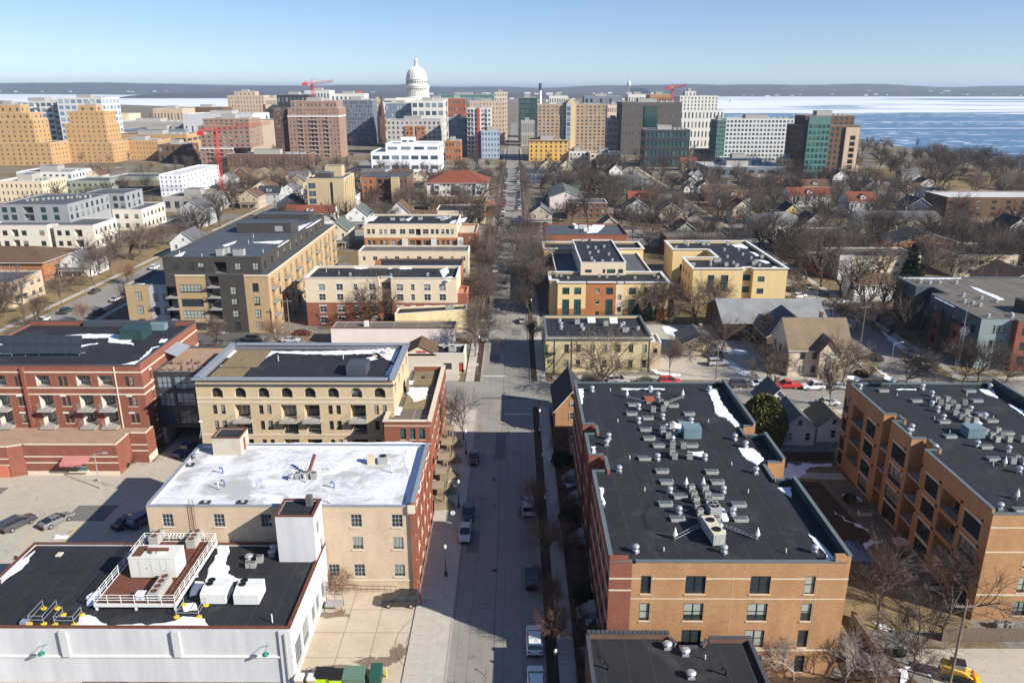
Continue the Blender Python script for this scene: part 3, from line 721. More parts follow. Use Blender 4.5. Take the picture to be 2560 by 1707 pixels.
def exhaust_mesh(mat):
    m = MB(); m.box(-0.35,0.35,-0.35,0.35,0,0.25,mat,False); m.lathe([(0.2,0.25),(0.22,0.45),(0.48,0.5),(0.5,0.62),(0.3,0.78),(0.02,0.82)], mat, 14); return m.mesh('mushroom_vent')
T_TURB, T_SKY, T_PIPE, T_HOOD = turbine_mesh(), skylight_mesh(), pipe_mesh(), hood_mesh()
T_COND, T_CONDB = condenser_mesh(), condenser_mesh(1.1, 1.15)
T_GOOSE = goose_mesh(plain('blue_grey_pipe', (0.13,0.16,0.3), .5)); T_GOOSED = goose_mesh(BLACK); T_MUSH = exhaust_mesh(GALV); T_TALL = pipe_mesh(1.1)
ITEMS = []                                  # things waiting for an automatic label: (object, base phrase, where phrase)
def rooftop(b, k, pts, z, mesh, name, rz=0.0, jit=0.0):
    for p in pts:
        x, y = Z(k, *p, z); put(mesh, name, b.root, (x - b.ox, y - b.oy, z), rz + rnd.uniform(-jit, jit))
def free(mesh, name, x, y, z, base, where, cat, rz=0.0, group=None, scale=None):
    o = put(mesh, name, None, (x, y, z), rz, scale); tag(o, None, cat, group); ITEMS.append((o, base, where)); return o
def snow(k, pts, z, thick=0.09, where=None, world=False, rough=0.35, name='snow'):
    """a lying snow patch with a ragged edge and a soft crown"""
    P = [tuple(p) for p in pts] if world else [Z(k, *p, z) for p in pts]
    out = []; n = len(P)
    for i in range(n):
        a = Vector(P[i]); b_ = Vector(P[(i+1) % n]); L = (b_-a).length; q = max(1, int(L/0.45))
        for j in range(q):
            p = a.lerp(b_, j/q); s_ = rough*min(1, L)
            out.append((p.x + s_*noise.noise((p.x*1.1, p.y*1.1, z)), p.y + s_*noise.noise((p.x*1.1+9, p.y*1.1, z+3))))
    ar = sum(out[i][0]*out[(i+1) % len(out)][1] - out[(i+1) % len(out)][0]*out[i][1] for i in range(len(out)))
    if ar < 0: out.reverse()
    cx = sum(p[0] for p in out)/len(out); cy = sum(p[1] for p in out)/len(out)
    m = MB(); k_ = len(out)
    m.v = [(x-cx, y-cy, 0.004) for x, y in out] + [((x-cx)*0.93, (y-cy)*0.93, thick*(0.7+0.5*rnd.random())) for x, y in out]
    for i in range(k_):
        j = (i+1) % k_; m.f.append((i, j, k_+j, k_+i)); m.m.append(0)
    m.f.append(tuple(range(k_, 2*k_))); m.m.append(0); m.mats = [SNOW]
    o = m.build(name, None, (cx, cy, z)); tag(o, None, 'snow', None, 'stuff'); ITEMS.append((o, 'patch of white snow', where or 'on the ground')); return o

# ================================================================== RIGHT: tan brick apartment block (near)
h = 14.0
P1 = [(9.7,68.7),(12.0,68.7),(34.2,68.7),(34.2,86),(32.1,86),(32.1,90.4),(34.6,90.4),(34.6,98.8),(32.1,98.8),(32.1,101.6),(34.1,101.6),(34.1,119.4),(9.7,119.4),(9.7,102.2),(11.4,102.2),(11.4,99),(9.7,99),(9.7,92.3),(11.6,92.3),(11.6,88),(9.7,88)]
b1 = Bld('apartment_block', 'tan brick apartment block with black roof beside the street, nearest on the right', 'apartment building', (22, 94))
kw = dict(nx=2, ny=2, fr=FRD, gl=GLP, sill=STONE)
fo = []
for z in (10.4, 7.1, 3.8, 0.6):
    fo += [W_(1.5, 1.05, z, 2.15, 1, 2, FRD, GLP if z < 10 else GLD, STONE), W_(6.6, 2.05, z, 2.15, 2, 2, FRD, GLP if z < 10 else GLD, STONE), W_(13.25, 2.05, z, 2.15, 2, 2, FRD, GLP if z < 10 else GLD, STONE), W_(18.35, 1.05, z, 2.15, 1, 2, FRD, GLP, STONE)]
side = lambda L, n: [W_(c, 1.5, z, 2.0, 2, 2, FRD, GLD, STONE) for z in (10.4, 7.1, 3.8, 0.8) for c in even(L, n, 1.6)]
ops = {1: fo, 12: [], 13: [], 2: side(17.3, 4), 6: side(8.4, 2), 10: side(17.8, 4)}
ops[20] = side(19.3, 6); ops[16] = side(6.7, 2); ops[12] = side(17.2, 5)
ops.pop(13, None)
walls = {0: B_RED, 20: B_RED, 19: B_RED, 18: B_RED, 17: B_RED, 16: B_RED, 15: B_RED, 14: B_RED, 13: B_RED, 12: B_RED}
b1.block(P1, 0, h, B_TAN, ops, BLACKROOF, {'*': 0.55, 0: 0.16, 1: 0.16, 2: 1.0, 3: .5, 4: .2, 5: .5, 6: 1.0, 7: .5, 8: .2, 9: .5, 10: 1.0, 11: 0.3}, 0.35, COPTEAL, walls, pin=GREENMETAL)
b1.band(12.02, 34.2, 68.7, 9.75, 0.1, STONE, 0.03)
for xa, xb in ((12.02,12.95),(14.05,17.55),(19.65,24.2),(26.3,29.8),(30.9,34.2)): b1.band(xa, xb, 68.7, 12.15, 0.14, STONE, 0.03)
for z in (12.15, 10.75): b1.band(9.7, 12.0, 68.7, z, 0.16, STONE, 0.035)
b1.band(12.02, 34.2, 68.7, 3.35, 0.2, STONE, 0.06)
for x in (13.0, 21.2, 29.9): b1.box('control_joint', x+1.2, x+1.23, 68.68, 68.7, 3.7, 13.9, STONE)
for z in (3.3, 6.6, 9.9, 12.6):
    b1.band(68.8, 88, 9.7, z, 0.14, STONE, 0.04, 'W'); b1.band(102.2, 119.4, 9.7, z, 0.14, STONE, 0.04, 'W')
b1.box('parapet_return', 9.7, 11.6, 68.71, 69.1, h+0.17, h+0.75, B_RED); b1.box('parapet_return', 32.6, 34.2, 68.71, 69.1, h+0.17, h+1.0, B_TAN)
rooftop(b1, 'M', [(393,220),(800,220),(853,265),(1213,220),(717,345),(885,415),(717,440),(508,555),(495,600),(582,785),(1390,560),(1467,610),(1538,795),(936,935),(1310,930),(1000,1075),(1377,1080),(697,1345),(1315,1350),(1950,1350),(955,575),(850,700),(1180,700),(1085,445),(1285,1195),(1302,1240)], h, T_TURB, 'turbine_vent', 0, 3)
rooftop(b1, 'M', [(680,318),(670,382),(783,412),(960,325),(1072,382),(767,492),(792,555),(860,605),(1090,605),(760,695),(883,785),(1230,790),(914,862),(1270,862),(1010,962),(1265,965),(907,1015),(1420,1020),(990,1120),(1433,1122),(1035,440)], h, T_SKY, 'skylight')
rooftop(b1, 'M', [(520,220),(572,435),(1205,440),(655,695),(760,920),(1484,932),(893,1340),(1748,1350),(1367,740),(1430,215)], h, T_PIPE, 'vent_pipe')
rooftop(b1, 'M', [(635,262),(1025,262),(1048,890),(1168,890),(970,1250),(1547,1250)], h, T_HOOD, 'vent_hood')
for p, q in (((970,1262),(1150,1170)), ((1540,1262),(1320,1175)), ((635,268),(760,300)), ((1025,268),(920,310))):
    (x0, y0), (x1, y1) = Z('M', *p, h), Z('M', *q, h); m = MB(); d = Vector((x1-x0, y1-y0)); L = d.length; nn = Vector((-d.y, d.x)).normalized()*0.22
    for s_ in (-1, 1): m.tube((x0+nn.x*s_-22, y0+nn.y*s_-94, h+.35), (x1+nn.x*s_-22, y1+nn.y*s_-94, h+.35), .03, .03, GALV, 4)
    for i in range(int(L/0.5)+1):
        q_ = i*0.5/L; px_, py_ = x0+d.x*q_-22, y0+d.y*q_-94
        m.tube((px_+nn.x, py_+nn.y, h+.35), (px_-nn.x, py_-nn.y, h+.35), .02, .02, GALV, 4)
        if i % 3 == 0: m.tube((px_, py_, h+.004), (px_, py_, h+.35), .03, .03, WOOD, 4)
    m.build('pipe_rack', b1.root)
for p in [(820,362),(890,357),(872,312),(905,325),(885,500),(945,475),(885,527),(970,522),(925,545),(955,612),(1030,617),(970,692),(1075,692),(950,665),(1085,917),(1180,920),(1103,962),(1197,962),(1117,1000),(1212,1002),(1127,1047),(1145,1087),(1165,1137),(1262,1142),(1218,1040)]:
    x, y = Z('M', *p, h); free(T_COND, 'air_conditioner', x, y, h, 'small grey air conditioner', 'on the near black roof', 'air conditioner', rnd.uniform(-.2,.2), 'air conditioners on the near black roof')
x, y = Z('M', 1240, 1080, h); free(T_CONDB, 'air_conditioner', x, y, h, 'larger square grey air conditioner', 'on the near black roof', 'air conditioner', 0.1, None, (1.2, 1.5, 1.1))
def unit(name, w, d, hh, mat, fans=0, fanmat=None, cap=None):
    m = MB(); m.box(-w/2, w/2, -d/2, d/2, 0, hh, mat, False); m.box(-w/2-.03, w/2+.03, -d/2-.03, d/2+.03, hh-.06, hh+.03, cap or mat)
    for i in range(int(w/0.5)): m.box(-w/2+0.2+i*.5, -w/2+.22+i*.5, -d/2-.015, -d/2, .1, hh-.12, mat)
    for i in range(fans):
        c = -d/2 + d*(i+.5)/fans; m.lathe([(min(w,d/fans)*.36, hh+.035), (min(w,d/fans)*.36, hh+.12), (min(w,d/fans)*.28, hh+.12), (min(w,d/fans)*.28, hh+.05)], fanmat or BLACK, 12, (0, c, 0))
    return m.mesh(name)
x, y = Z('M', 1235, 1235, h); free(unit('rooftop_unit', 1.3, 3.8, 1.3, UNITGREY, 2, BLACK, plain('faded_cream_top', (0.55,0.5,0.38), .6)), 'rooftop_unit', x, y, h+.15, 'long grey rooftop unit with cream top', 'on the near black roof', 'rooftop unit', 0.12)
x, y = Z('M', 1085, 530, h); free(unit('rooftop_unit', 2.4, 2.0, 1.5, plain('teal_grey_box', (0.15,0.22,0.25), .6), 0), 'rooftop_unit', x, y, h, 'teal grey rooftop unit', 'on the near black roof', 'rooftop unit')
x, y = Z('M', 797, 285, h); m = MB(); m.box(-.7,.7,-1.1,1.1,0,.25,UNITGREY,False); m.box(-.75,.75,-1.15,1.15,.25,.34,plain('rust_red_lid',(0.3,0.09,0.05),.7)); m.build('roof_hatch', b1.root, (x-22, y-94, h))
wr = 'on the near black roof'
for pts in ([(290,200),(340,195),(325,260),(315,320),(300,300)], [(1195,205),(1270,200),(1285,270),(1350,370),(1440,465),(1400,470),(1330,410),(1250,375),(1240,310)], [(1410,612),(1530,620),(1600,700),(1550,735),(1500,715),(1440,670)], [(1685,895),(1790,890),(1785,960),(1720,920)], [(1900,1210),(1960,1250),(2050,1340),(2095,1390),(2090,1410),(2020,1415),(2040,1375),(1950,1290)], [(385,605),(412,605),(415,670),(395,670)], [(438,890),(468,890),(480,1030),(470,1030)], [(590,199),(750,199),(905,201),(905,208),(600,208)], [(890,460),(960,430),(1050,470),(1000,505),(930,490)], [(1055,640),(1170,645),(1165,672),(1060,668)], [(1285,1035),(1325,1040),(1345,1130),(1310,1130)], [(985,485),(1050,480),(1060,500),(1000,512)]):
    snow('M', pts, h+.005, 0.1, wr)
landmark('near black roof', 22, 90, 14)

# ---------------- the low dark roofed house in front of it
b = Bld('low_building', 'low black flat roofed building with slate edged parapet at the bottom edge', 'building', (16, 58))
b.block([(7.4,48),(24.2,48),(24.2,66.9),(19.6,66.9),(18.9,66.0),(16.7,66.0),(15.9,67.5),(7.4,67.5)], 0, 6, B_BROWN, {}, BLACKROOF, {'*': 0.3, 2: .55, 3: .2, 4: .1, 5: .25, 6: .6, 7: .4}, 0.3, COPDARK)
rooftop(b, 'N', [(918,895),(1043,940),(1083,1100)], 6, T_MUSH, 'chrome_vent'); rooftop(b, 'N', [(505,1045),(1330,1085)], 6, T_GOOSED, 'gooseneck_vent', 3.1); rooftop(b, 'N', [(1183,975)], 6, T_PIPE, 'vent_pipe')
m = MB()
for i in range(18): m.box(7.5+i*.47-16, 7.88+i*.47-16, 67.15-58, 67.5-58+.12, 6.72, 6.80, COPDARK)
m.build('slate_capping', b.root)

# ================================================================== RIGHT: second tan apartment block
b2 = Bld('apartment_block', 'tan brick apartment block with deep balconies at the right edge', 'apartment building', (66, 98))
P2 = [(54.2,78.2),(78,78.2),(78,119.4),(54.2,119.4),(54.2,105.7),(56.0,105.7),(56.0,103.4),(54.2,103.4),(54.2,97.4),(56.2,97.4),(56.2,94.0),(54.2,94.0)]
fl = (10.1, 6.7, 3.3, 0.1)
def wv(a, c, top, bot, n=3): return lambda L0: [W_(L0-(a+c)/2, a-c, z, 2.2, n, 2, FRD, GLD, STONE, STONE) for z in (10.3, 6.9, 3.5, 0.5)]
# west wall pieces run from the back (large y) to the front
e3 = [W_(119.4-118.2, 1.7, z, 2.3, 2, 3, FRD, GLD, STONE) for z in (9.6, 6.3, 3.0, 0.3)] + [BAL(119.4-113.8, 4.0, z, 2.7, 1.8) for z in (9.3, 6.0, 2.7)] + [W_(119.4-109.2, 3.0, z, 2.3, 3, 2, FRD, GLD, STONE, STONE) for z in (9.6, 6.3, 3.0, 0.3)]
e7 = [W_(103.4-100.2, 3.9, z, 2.4, 3, 2, FRD, GLD, STONE, STONE) for z in (9.6, 6.3, 3.0, 0.3)]
e11 = [W_(94-91.0, 3.2, z, 2.3, 3, 2, FRD, GLD, STONE, STONE) for z in (9.6, 6.3, 3.0, 0.3)] + [BAL(94-86.4, 4.1, z, 2.7, 1.8) for z in (9.3, 6.0, 2.7)] + [W_(94-81.6, 3.5, z, 2.3, 3, 2, FRD, GLD, STONE, STONE) for z in (9.6, 6.3, 3.0, 0.3)]
fw = [W_(c, 1.6, z, 2.1, 2, 2, FRD, GLP, STONE) for z in (10.4, 7.1, 3.8) for c in (5.4, 12, 19)] + [W_(c, 1.6, 0.6, 2.0, 2, 2, FRD, GLD, STONE) for c in (5.4, 12, 19)]
b2.block(P2, 0, h, B_TAN, {0: fw, 3: e3, 7: e7, 11: e11}, BLACKROOF, {'*': 0.6, 0: .16, 2: .2, 1: 1.2}, 0.35, COPTEAL, pin=GREENMETAL)
for z in (12.4, 9.2): b2.band(54.2, 78, 78.2, z, .14, STONE, .03)
b2.band(54.2, 78, 78.2, 3.4, .2, STONE, .06)
for z in (3.0, 6.3, 9.6):                                   # decks in the two recessed bays
    for y0, y1 in ((103.5, 105.6), (94.1, 97.3)):
        d = b2.box('balcony', 54.25, 55.95 if y0 > 100 else 56.15, y0, y1, z-.25, z, CONC)
        put(rail_mesh(y1-y0, 0, 1.05, DARKMETAL), 'railing', d, (-0.83, 0, .25), math.pi/2)
for y in (117, 106.8, 98.4, 93.6, 89.0, 84.0, 79.6):
    for z in (12.6, 9.2, 5.9): b2.box('wall_lamp', 54.05, 54.2, y, y+.22, z-.3, z, BLACK)
rooftop(b2, 'O', [(783,230),(1272,230),(1345,285),(1800,230),(1188,550),(1165,580),(1372,710),(1648,405),(1345,365),(1390,405),(1700,680),(1945,720),(1880,1175),(2030,885),(1757,460),(1436,470)], h, T_TURB, 'turbine_vent', 0, 3)
rooftop(b2, 'O', [(965,245),(1645,248),(1225,325),(1700,325),(1440,490),(1740,432),(1815,482),(1490,605),(1770,688),(1830,782),(1940,580),(2045,1185)], h, T_SKY, 'skylight')
rooftop(b2, 'O', [(1073,285),(1618,285),(1365,470),(1825,465),(1485,580),(1825,830),(2028,1060)], h, T_PIPE, 'vent_pipe'); rooftop(b2, 'O', [(1915,830),(2010,1090)], h, T_HOOD, 'vent_hood')
for p in [(1380,325),(1465,325),(1410,350),(1505,355),(1460,385),(1540,385),(1525,430),(1575,465),(1615,425),(1615,490),(1680,490),(1600,350),(1855,570),(1810,610),(1895,610),(1850,640),(1945,640),(1760,580),(2010,790),(1975,810),(2055,640),(2060,815)]:
    x, y = Z('O', *p, h); free(T_COND, 'air_conditioner', x, y, h, 'small grey air conditioner', 'on the right edge roof', 'air conditioner', rnd.uniform(-.2,.2), 'air conditioners on the right edge roof')
x, y = Z('O', 1665, 590, h); free(unit('rooftop_unit', 2.4, 2.0, 1.4, plain('teal_grey_box', (0.15,0.22,0.25))), 'rooftop_unit', x, y, h, 'teal grey rooftop unit', 'on the black roof by the right edge', 'rooftop unit')
wr = 'on the black roof by the right edge'
for pts in ([(1710,230),(1840,240),(1865,300),(1760,270)], [(1940,345),(2070,400),(2070,440),(1990,390)], [(1065,228),(1225,228),(1220,236),(1080,236)], [(1630,430),(1700,450),(1750,500),(1700,500)], [(1560,405),(1600,420),(1570,440)]): snow('O', pts, h+.005, .1, wr)
for p in ((712,200),(1000,205)):                           # satellite dishes on the back edge
    x, y = Z('O', *p, h); m = MB(); m.tube((0,0,0),(0,0,1.0),.06,.06,GALV,6); m.lathe([(1.0,1.6),(0.8,1.25),(0.45,1.05),(0.05,1.0)], UNITWHITE, 16); m.build('satellite_dish', b2.root, (x-66, y-98-.6, h))
landmark('right edge apartment block', 66, 98, 12)

# ================================================================== LEFT FRONT: white building with black roof
b4 = Bld('warehouse', 'white painted low warehouse with black roof at bottom left corner', 'warehouse', (-40, 77))
ez = [W_(s_, w_, 0.9 if w_ > 2 else 1.2, 3.0 if w_ > 2 else 2.0, 3 if w_ > 2 else 2, 4, FRG, GLD, STONE) for s_, w_ in ((2.2, 2.4), (5.2, 2.4), (8.6, 1.4), (10.6, 1.4), (13.2, 1.4))]
b4.block([(-59.2,67.7),(-23.3,67.7),(-23.3,83.6),(-59.2,83.6)], 0, 6.6, WHITEWALL, {1: ez}, BLACKROOF, {'*': .18, 0: .16}, .35, RUST, copo=.04)
b4.band(-59.2, -23.3, 67.7, 3.2, .22, COPWHITE, .16)
for x in (-46.9, -35.2): b4.box('pilaster', x-.4, x+.4, 67.35, 67.7, 3.43, 6.5, WHITEWALL)
b4.box('pilaster', -24.5, -23.3, 67.48, 67.7, 0, 6.55, WHITEWALL)
b4.box('downpipe', -23.9, -23.75, 67.3, 67.47, 0, 6.3, UNITGREY)
GREENL = plain('green_lamp', (0.02, 0.16, 0.11), .4)
for x in (-48.9, -25.7):
    m = MB(); m.tube((0,0,0),(0,-.5,.35),.035,.035,GREENL); m.tube((0,-.5,.35),(0,-1.1,.1),.035,.035,GREENL); m.lathe([(.36,-.25),(.3,-.1),(.1,.08),(.04,.14)], GREENL, 12, (0,-1.15,0)); m.build('gooseneck_lamp', b4.root, (x+40, 67.7-77, 4.7))
z = 6.6
# raised equipment deck with railing
xa, ya = Z('K', 655, 890, z); xb, yb = Z('K', 1205, 890, z); yc = 83.0
dk = tag(empty('equipment_deck', ((xa+xb)/2, (ya+yc)/2, z)), 'white railed brown steel equipment deck on the black warehouse roof', 'deck'); cx0, cy0 = (xa+xb)/2, (ya+yc)/2; dw, dd = (xb-xa), (yc-ya)
m = MB(); m.box(-dw/2, dw/2, -dd/2, dd/2, .75, .85, RUST); m.build('deck_plate', dk)
m = MB()
for s_ in (-1, 1): m.box(s_*dw/2-.08, s_*dw/2+.08, -dd/2-.08, dd/2+.08, .5, .86, UNITWHITE)
for s_ in (-1, 1): m.box(-dw/2+.08, dw/2-.08, s_*dd/2-.08, s_*dd/2+.08, .5, .86, UNITWHITE)
m.build('edge_beam', dk)
for px_ in (-1, 0, 1):
    for py_ in (-1, 0, 1): put(box_mesh(.2, .2, .5, UNITWHITE), 'post', dk, (px_*(dw/2-.1), py_*(dd/2-.1)+.1, 0.003))
for (ax, ay, L, rz) in ((0, -dd/2, dw, 0), (0, dd/2, dw, 0), (-dw/2, 0, dd, math.pi/2), (dw/2, 0, dd, math.pi/2)):
    m = MB()
    for hh in (.45, .75, 1.1): m.tube((-L/2,0,hh),(L/2,0,hh),.04,.04,UNITWHITE,5)
    for i in range(int(L/1.3)+1): m.tube((-L/2+i*L/int(L/1.3),0,0),(-L/2+i*L/int(L/1.3),0,1.1),.04,.04,UNITWHITE,5)
    m.build('railing', dk, (ax, ay, .86), rz)
KG = plain('generator_cream', (0.60,0.60,0.55), .55, .1, 1.2, streak=True)
m = MB(); m.box(-2.6,2.6,-1.3,1.3,.15,2.6,KG); m.box(-2.65,2.65,-1.35,1.35,2.6,2.68,KG); m.box(-2.3,-1.3,-1.0,1.0,2.68,2.75,RUST)
m.tube((-.4,-.4,2.68),(-.4,-.4,3.0),.15,.15,RUST,8); m.tube((-1,.1,2.9),(1.4,.1,2.9),.2,.2,RUST,8); m.box(.3,1.2,-.5,-.2,2.68,2.85,KG)
for x0 in (-1.5,-.1,.9,1.6): m.box(x0,x0+.03,-1.32,-1.3,.3,2.3,UNITGREY)
for x0, z0 in ((-.75,1.3),(1.2,1.0)): m.box(x0,x0+.2,-1.34,-1.3,z0,z0+.05,BLACK)
x, y = Z('K', 1055, 672, 7.46); o = m.build('generator', None, (x, y+1.3, 7.47)); tag(o, 'large cream generator cabinet with rusty top vents on the railed deck', 'generator')
COIL = unit('coil', 1.1, 3.6, 1.0, UNITGREY, 4, RUST)
for i, (p, t) in enumerate((((1100,760),'nearest'),((1345,410),'far right'),((1095,390),'far left'))):
    x, y = Z('K', *p, 7.47); o = put(COIL, 'dry_cooler', None, (x, y, 7.47)); tag(o, '%s grey dry cooler with rusty round fans on the railed deck' % t, 'cooler', 'dry coolers on the deck')
m = MB()
for i in range(5): m.tube((-.8+i*.4,0,.2),(-.8+i*.4,.6,.5),.07,.07,UNITWHITE,6); m.tube((-.8+i*.4,.6,.5),(-.8+i*.4,.6,0),.07,.07,UNITWHITE,6)
m.tube((-1,-.1,.2),(1.2,-.1,.2),.08,.08,UNITWHITE,6); x, y = Z('K',1205,400,7.47); tag(m.build('pipe_manifold', None, (x,y,7.47)), 'white bent pipe manifold at the back of the railed deck', 'pipes')
m = MB(); m.box(-.5,.5,-.35,.35,0,.7,UNITWHITE,False); m.box(-.52,.52,-.37,.37,.7,.74,UNITWHITE); x, y = Z('K',970,805,7.47); tag(m.build('electrical_box', None, (x,y,7.47)), 'small white electrical box beside the nearest dry cooler', 'box')
# two packaged units with sloping ends
def pack():
    m = MB(); w, d, hh = 1.35, 2.5, 1.75
    pr = [(-d/2, .2), (d/2, .2), (d/2, hh), (-.2, hh), (-d/2, hh-.35)]
    for s_ in (-1, 1):
        pts = [(s_*w, y_, z_) for y_, z_ in pr]; m.quad(pts if s_ > 0 else pts[::-1], UNITWHITE)
    for i in range(len(pr)):
        (y0, z0), (y1, z1) = pr[i], pr[(i+1) % len(pr)]; m.quad([(-w,y0,z0),(-w,y1,z1),(w,y1,z1),(w,y0,z0)][::-1] if False else [(w,y0,z0),(-w,y0,z0),(-w,y1,z1),(w,y1,z1)], UNITWHITE)
    m.box(-w+.1, w-.1, -d/2+.1, d/2-.1, 0, .2, BLACK)
    for y_ in (.15, .85): m.lathe([(.38,hh+.004),(.38,hh+.1),(.31,hh+.1),(.31,hh+.02)], BLACK, 14, (-.75,y_,0))
    return m.mesh('packaged_unit')
PK = pack()
for p, t in (((1445,845),'left'),((1670,850),'right')):
    x, y = Z('K', *p, z); o = put(PK, 'packaged_unit', None, (x+.35, y+1.0, z+.004)); tag(o, '%s white boxy air handler with twin fans on the black warehouse roof' % t, 'air handler', 'air handlers on warehouse roof')
for p, sz in (((1780,560),1.0),((1735,595),.85),((1700,595),.8)):
    x, y = Z('K', *p, z); free(T_COND, 'air_conditioner', x, y, z, 'small pale air conditioner', 'on the warehouse roof', 'air conditioner', .1, 'air conditioners on the warehouse roof', (sz, sz, sz))
rooftop(b4, 'K', [(1875,480),(1862,515),(1705,545)], z, T_MUSH, 'mushroom_vent'); rooftop(b4, 'K', [(1984,550),(1863,975)], z, T_TALL, 'vent_pipe')
m = MB(); m.box(-.35,.35,-.3,.3,0,.5,GALV,False); x,y = Z('K',172,985,z); m.build('roof_box', b4.root, (x+40,y-77,z))
m = MB(); m.box(-.3,-.05,-.4,.4,0,.15,STONE,False); m.box(.05,.3,-.4,.4,0,.15,STONE,False); x,y = Z('K',407,510,z); m.build('paver', b4.root, (x+40,y-77,z))
YEL = plain('safety_yellow', (0.75,0.48,0.02), .5, .1)
def guard(w, d):
    m = MB()
    for hh in (.55, 1.05):
        for a, c in (((-w/2,-d/2),(-w/2,d/2)),((-w/2,-d/2),(w/2,-d/2)),((w/2,-d/2),(w/2,d/2))): m.tube((*a,hh),(*c,hh),.03,.03,GALV,5)
    for a in ((-w/2,-d/2),(-w/2,d/2),(w/2,-d/2),(w/2,d/2)): m.tube((*a,.03),(*a,1.05),.03,.03,GALV,5)
    return m.mesh('guard_rail'), [(-w/2,-d/2),(-w/2,d/2),(w/2,-d/2),(w/2,d/2)]
def bm_disc():
    m = MB(); m.lathe([(.30,.003),(.30,.1),(.2,.12),(.02,.12)], YEL, 14); return m.mesh('base_disc')
DISC = bm_disc()
for p, t, (w, d) in (((300,930),'left',(1.5,2.6)),((470,955),'middle',(2.0,1.6)),((1310,895),'right',(2.4,2.0))):
    x, y = Z('K', *p, z); r = tag(empty('guard_rail', (x, y, z+.004)), '%s galvanised roof guard rail on yellow feet near the warehouse front edge' % t, 'guard rail', 'roof guard rails'); gm, cs = guard(w, d); put(gm, 'rail', r, (0,0,0))
    for c in cs: put(DISC, 'foot', r, (*c, 0))
wr = 'on the black warehouse roof'
for pts in ([(245,485),(160,590),(0,715),(0,690),(130,560)], [(1500,450),(1565,455),(1555,560),(1560,640),(1650,690),(1560,690),(1400,690),(1430,600)], [(500,1000),(560,920),(640,930),(650,960),(720,1000),(900,995),(1100,985),(1215,970),(1260,930),(1380,930),(1440,990),(1460,1012),(1000,1010),(530,1008)], [(365,375),(465,378),(460,395),(380,398)], [(590,790),(650,760),(720,720),(690,800),(640,850),(600,870)], [(1240,835),(1340,830),(1350,890),(1250,900)], [(1330,690),(1400,700),(1340,790),(1300,800)]): snow('K', pts, z+.005, .09, wr)
landmark('black warehouse roof', -40, 77, 6)

# ---------------- white stair tower between warehouse and the tan building
b = Bld('stair_tower', 'white stair tower with black roof and chimney against the tan wall', 'tower', (-25.6, 81.7))
b.rect(-27.9, -23.45, 79.9, 83.9, 6.61, 12.6, WHITEWALL, {1: [W_(1.6, 1.0, 9.6, 1.6, 2, 3, FRG, GLD), W_(2.6, .9, 6.8, 1.5, 2, 2, FRG, GLD)]}, BLACKROOF, .12, .25, RUST, foot=False)
b.box('chimney', -24.9, -24.2, 82.4, 83.1, 12.6, 13.9, plain('soot_brick', (0.10,0.10,0.10)))

# ================================================================== LEFT: tan building with white roof
b5 = Bld('commercial_building', 'tan brick building with white stained flat roof on the left of the street', 'building', (-28, 93))
pf = dict(nx=3, ny=3, fr=FRG, gl=GL, sill=STONE, dep=.14)
fo = [W_(-x_+(-x_)*0 if False else (x_+44.9), 1.35, zz, 1.75, **pf) for zz, xs in ((8.85, (-42.5,-36.2,-30.4,-19.4,-14.4)), (5.7, (-19.4,-14.4)), (1.8, (-22.6,-19.4,-14.4))) for x_ in xs]
sd = [W_(c, 2.3, zz, 2.2, 3, 3, FRG, GLB, STONE) for zz in (8.4, 5.0, 1.2) for c in even(16.4, 5, 2.0)]
b5.rect(-44.9, -12.2, 84.0, 101.0, 0, 11.5, B_PINKTAN, {0: fo, 1: sd}, WHITEROOF, {0: .14, 1: .75, 2: .35, 3: .3}, .4, COPGREY, walls={1: B_RED2}, pin=COPWHITE, copo=.05)
b5.rect(-12.75, -12.195, 83.7, 84.0, 0, 11.6, B_RED2, {}, COPWHITE, 0, foot=False)
b5.box('capital', -13.0, -12.15, 83.62, 84.02, 10.9, 11.9, STONE)
for zz in (1.0, 4.2, 7.6, 10.9): b5.band(84, 101, -12.2, zz, .2, STONE, .1, 'E')
for y in even(17, 6, .3): b5.box('pilaster', -12.2, -11.95, 84+y-.28, 84+y+.28, 0.0, 11.4, B_RED2)
b5.band(-44.9, -12.8, 84, 1.2, .18, STONE, .06)
for x, y, w, d, hh in ((-39.6, 100.2, 5.0, 2.6, 2.5),):
    c = b5.rect(-41.9, -38.0, 98.2, 101.6, 11.5, 14.0, plain('beige_panel', (0.45,0.40,0.33), .8), {1: [W_(1.7, .9, 11.55, 2.0, 1, 1, plain('red_door',(0.25,0.04,0.03),.6), plain('red_door',(0.25,0.04,0.03),.6), name='door')]}, BLACKROOF, .12, .2, RUST, foot=False)
m = MB()
for i in range(3):
    t = i*2.09; m.tube((.5*math.cos(t),.5*math.sin(t),0),(0,0,1.5),.03,.03,GALV,5)
m.tube((0,0,1.4),(0,0,2.4),.03,.03,GALV,5); m.lathe([(.3,2.3),(.2,2.15),(.02,2.1)], UNITWHITE, 10); x, y = Z('J',150,860,14); m.build('antenna', b5.root, (x+28, y-93, 14.0))
zr = 11.5
m = MB(); m.box(-.6,.6,-.45,.45,0,.9,plain('leaning_rust',(0.2,0.06,0.04)),False)
x, y = Z('J', 985, 1165, zr); m2 = MB(); m2.tube((0,0,0),(.9,.8,2.6),.22,.22,plain('rust_pipe',(0.17,0.055,0.04)),8); m2.build('leaning_flue', b5.root, (x+28, y-93, zr))
for p in ((910,1195),(975,1190),(1035,1195)):
    x, y = Z('J', *p, zr); free(T_COND, 'air_conditioner', x, y, zr, 'dark grey air conditioner', 'at the middle of the white roof', 'air conditioner', .05, 'air conditioners on the white roof', (1.05,)*3)
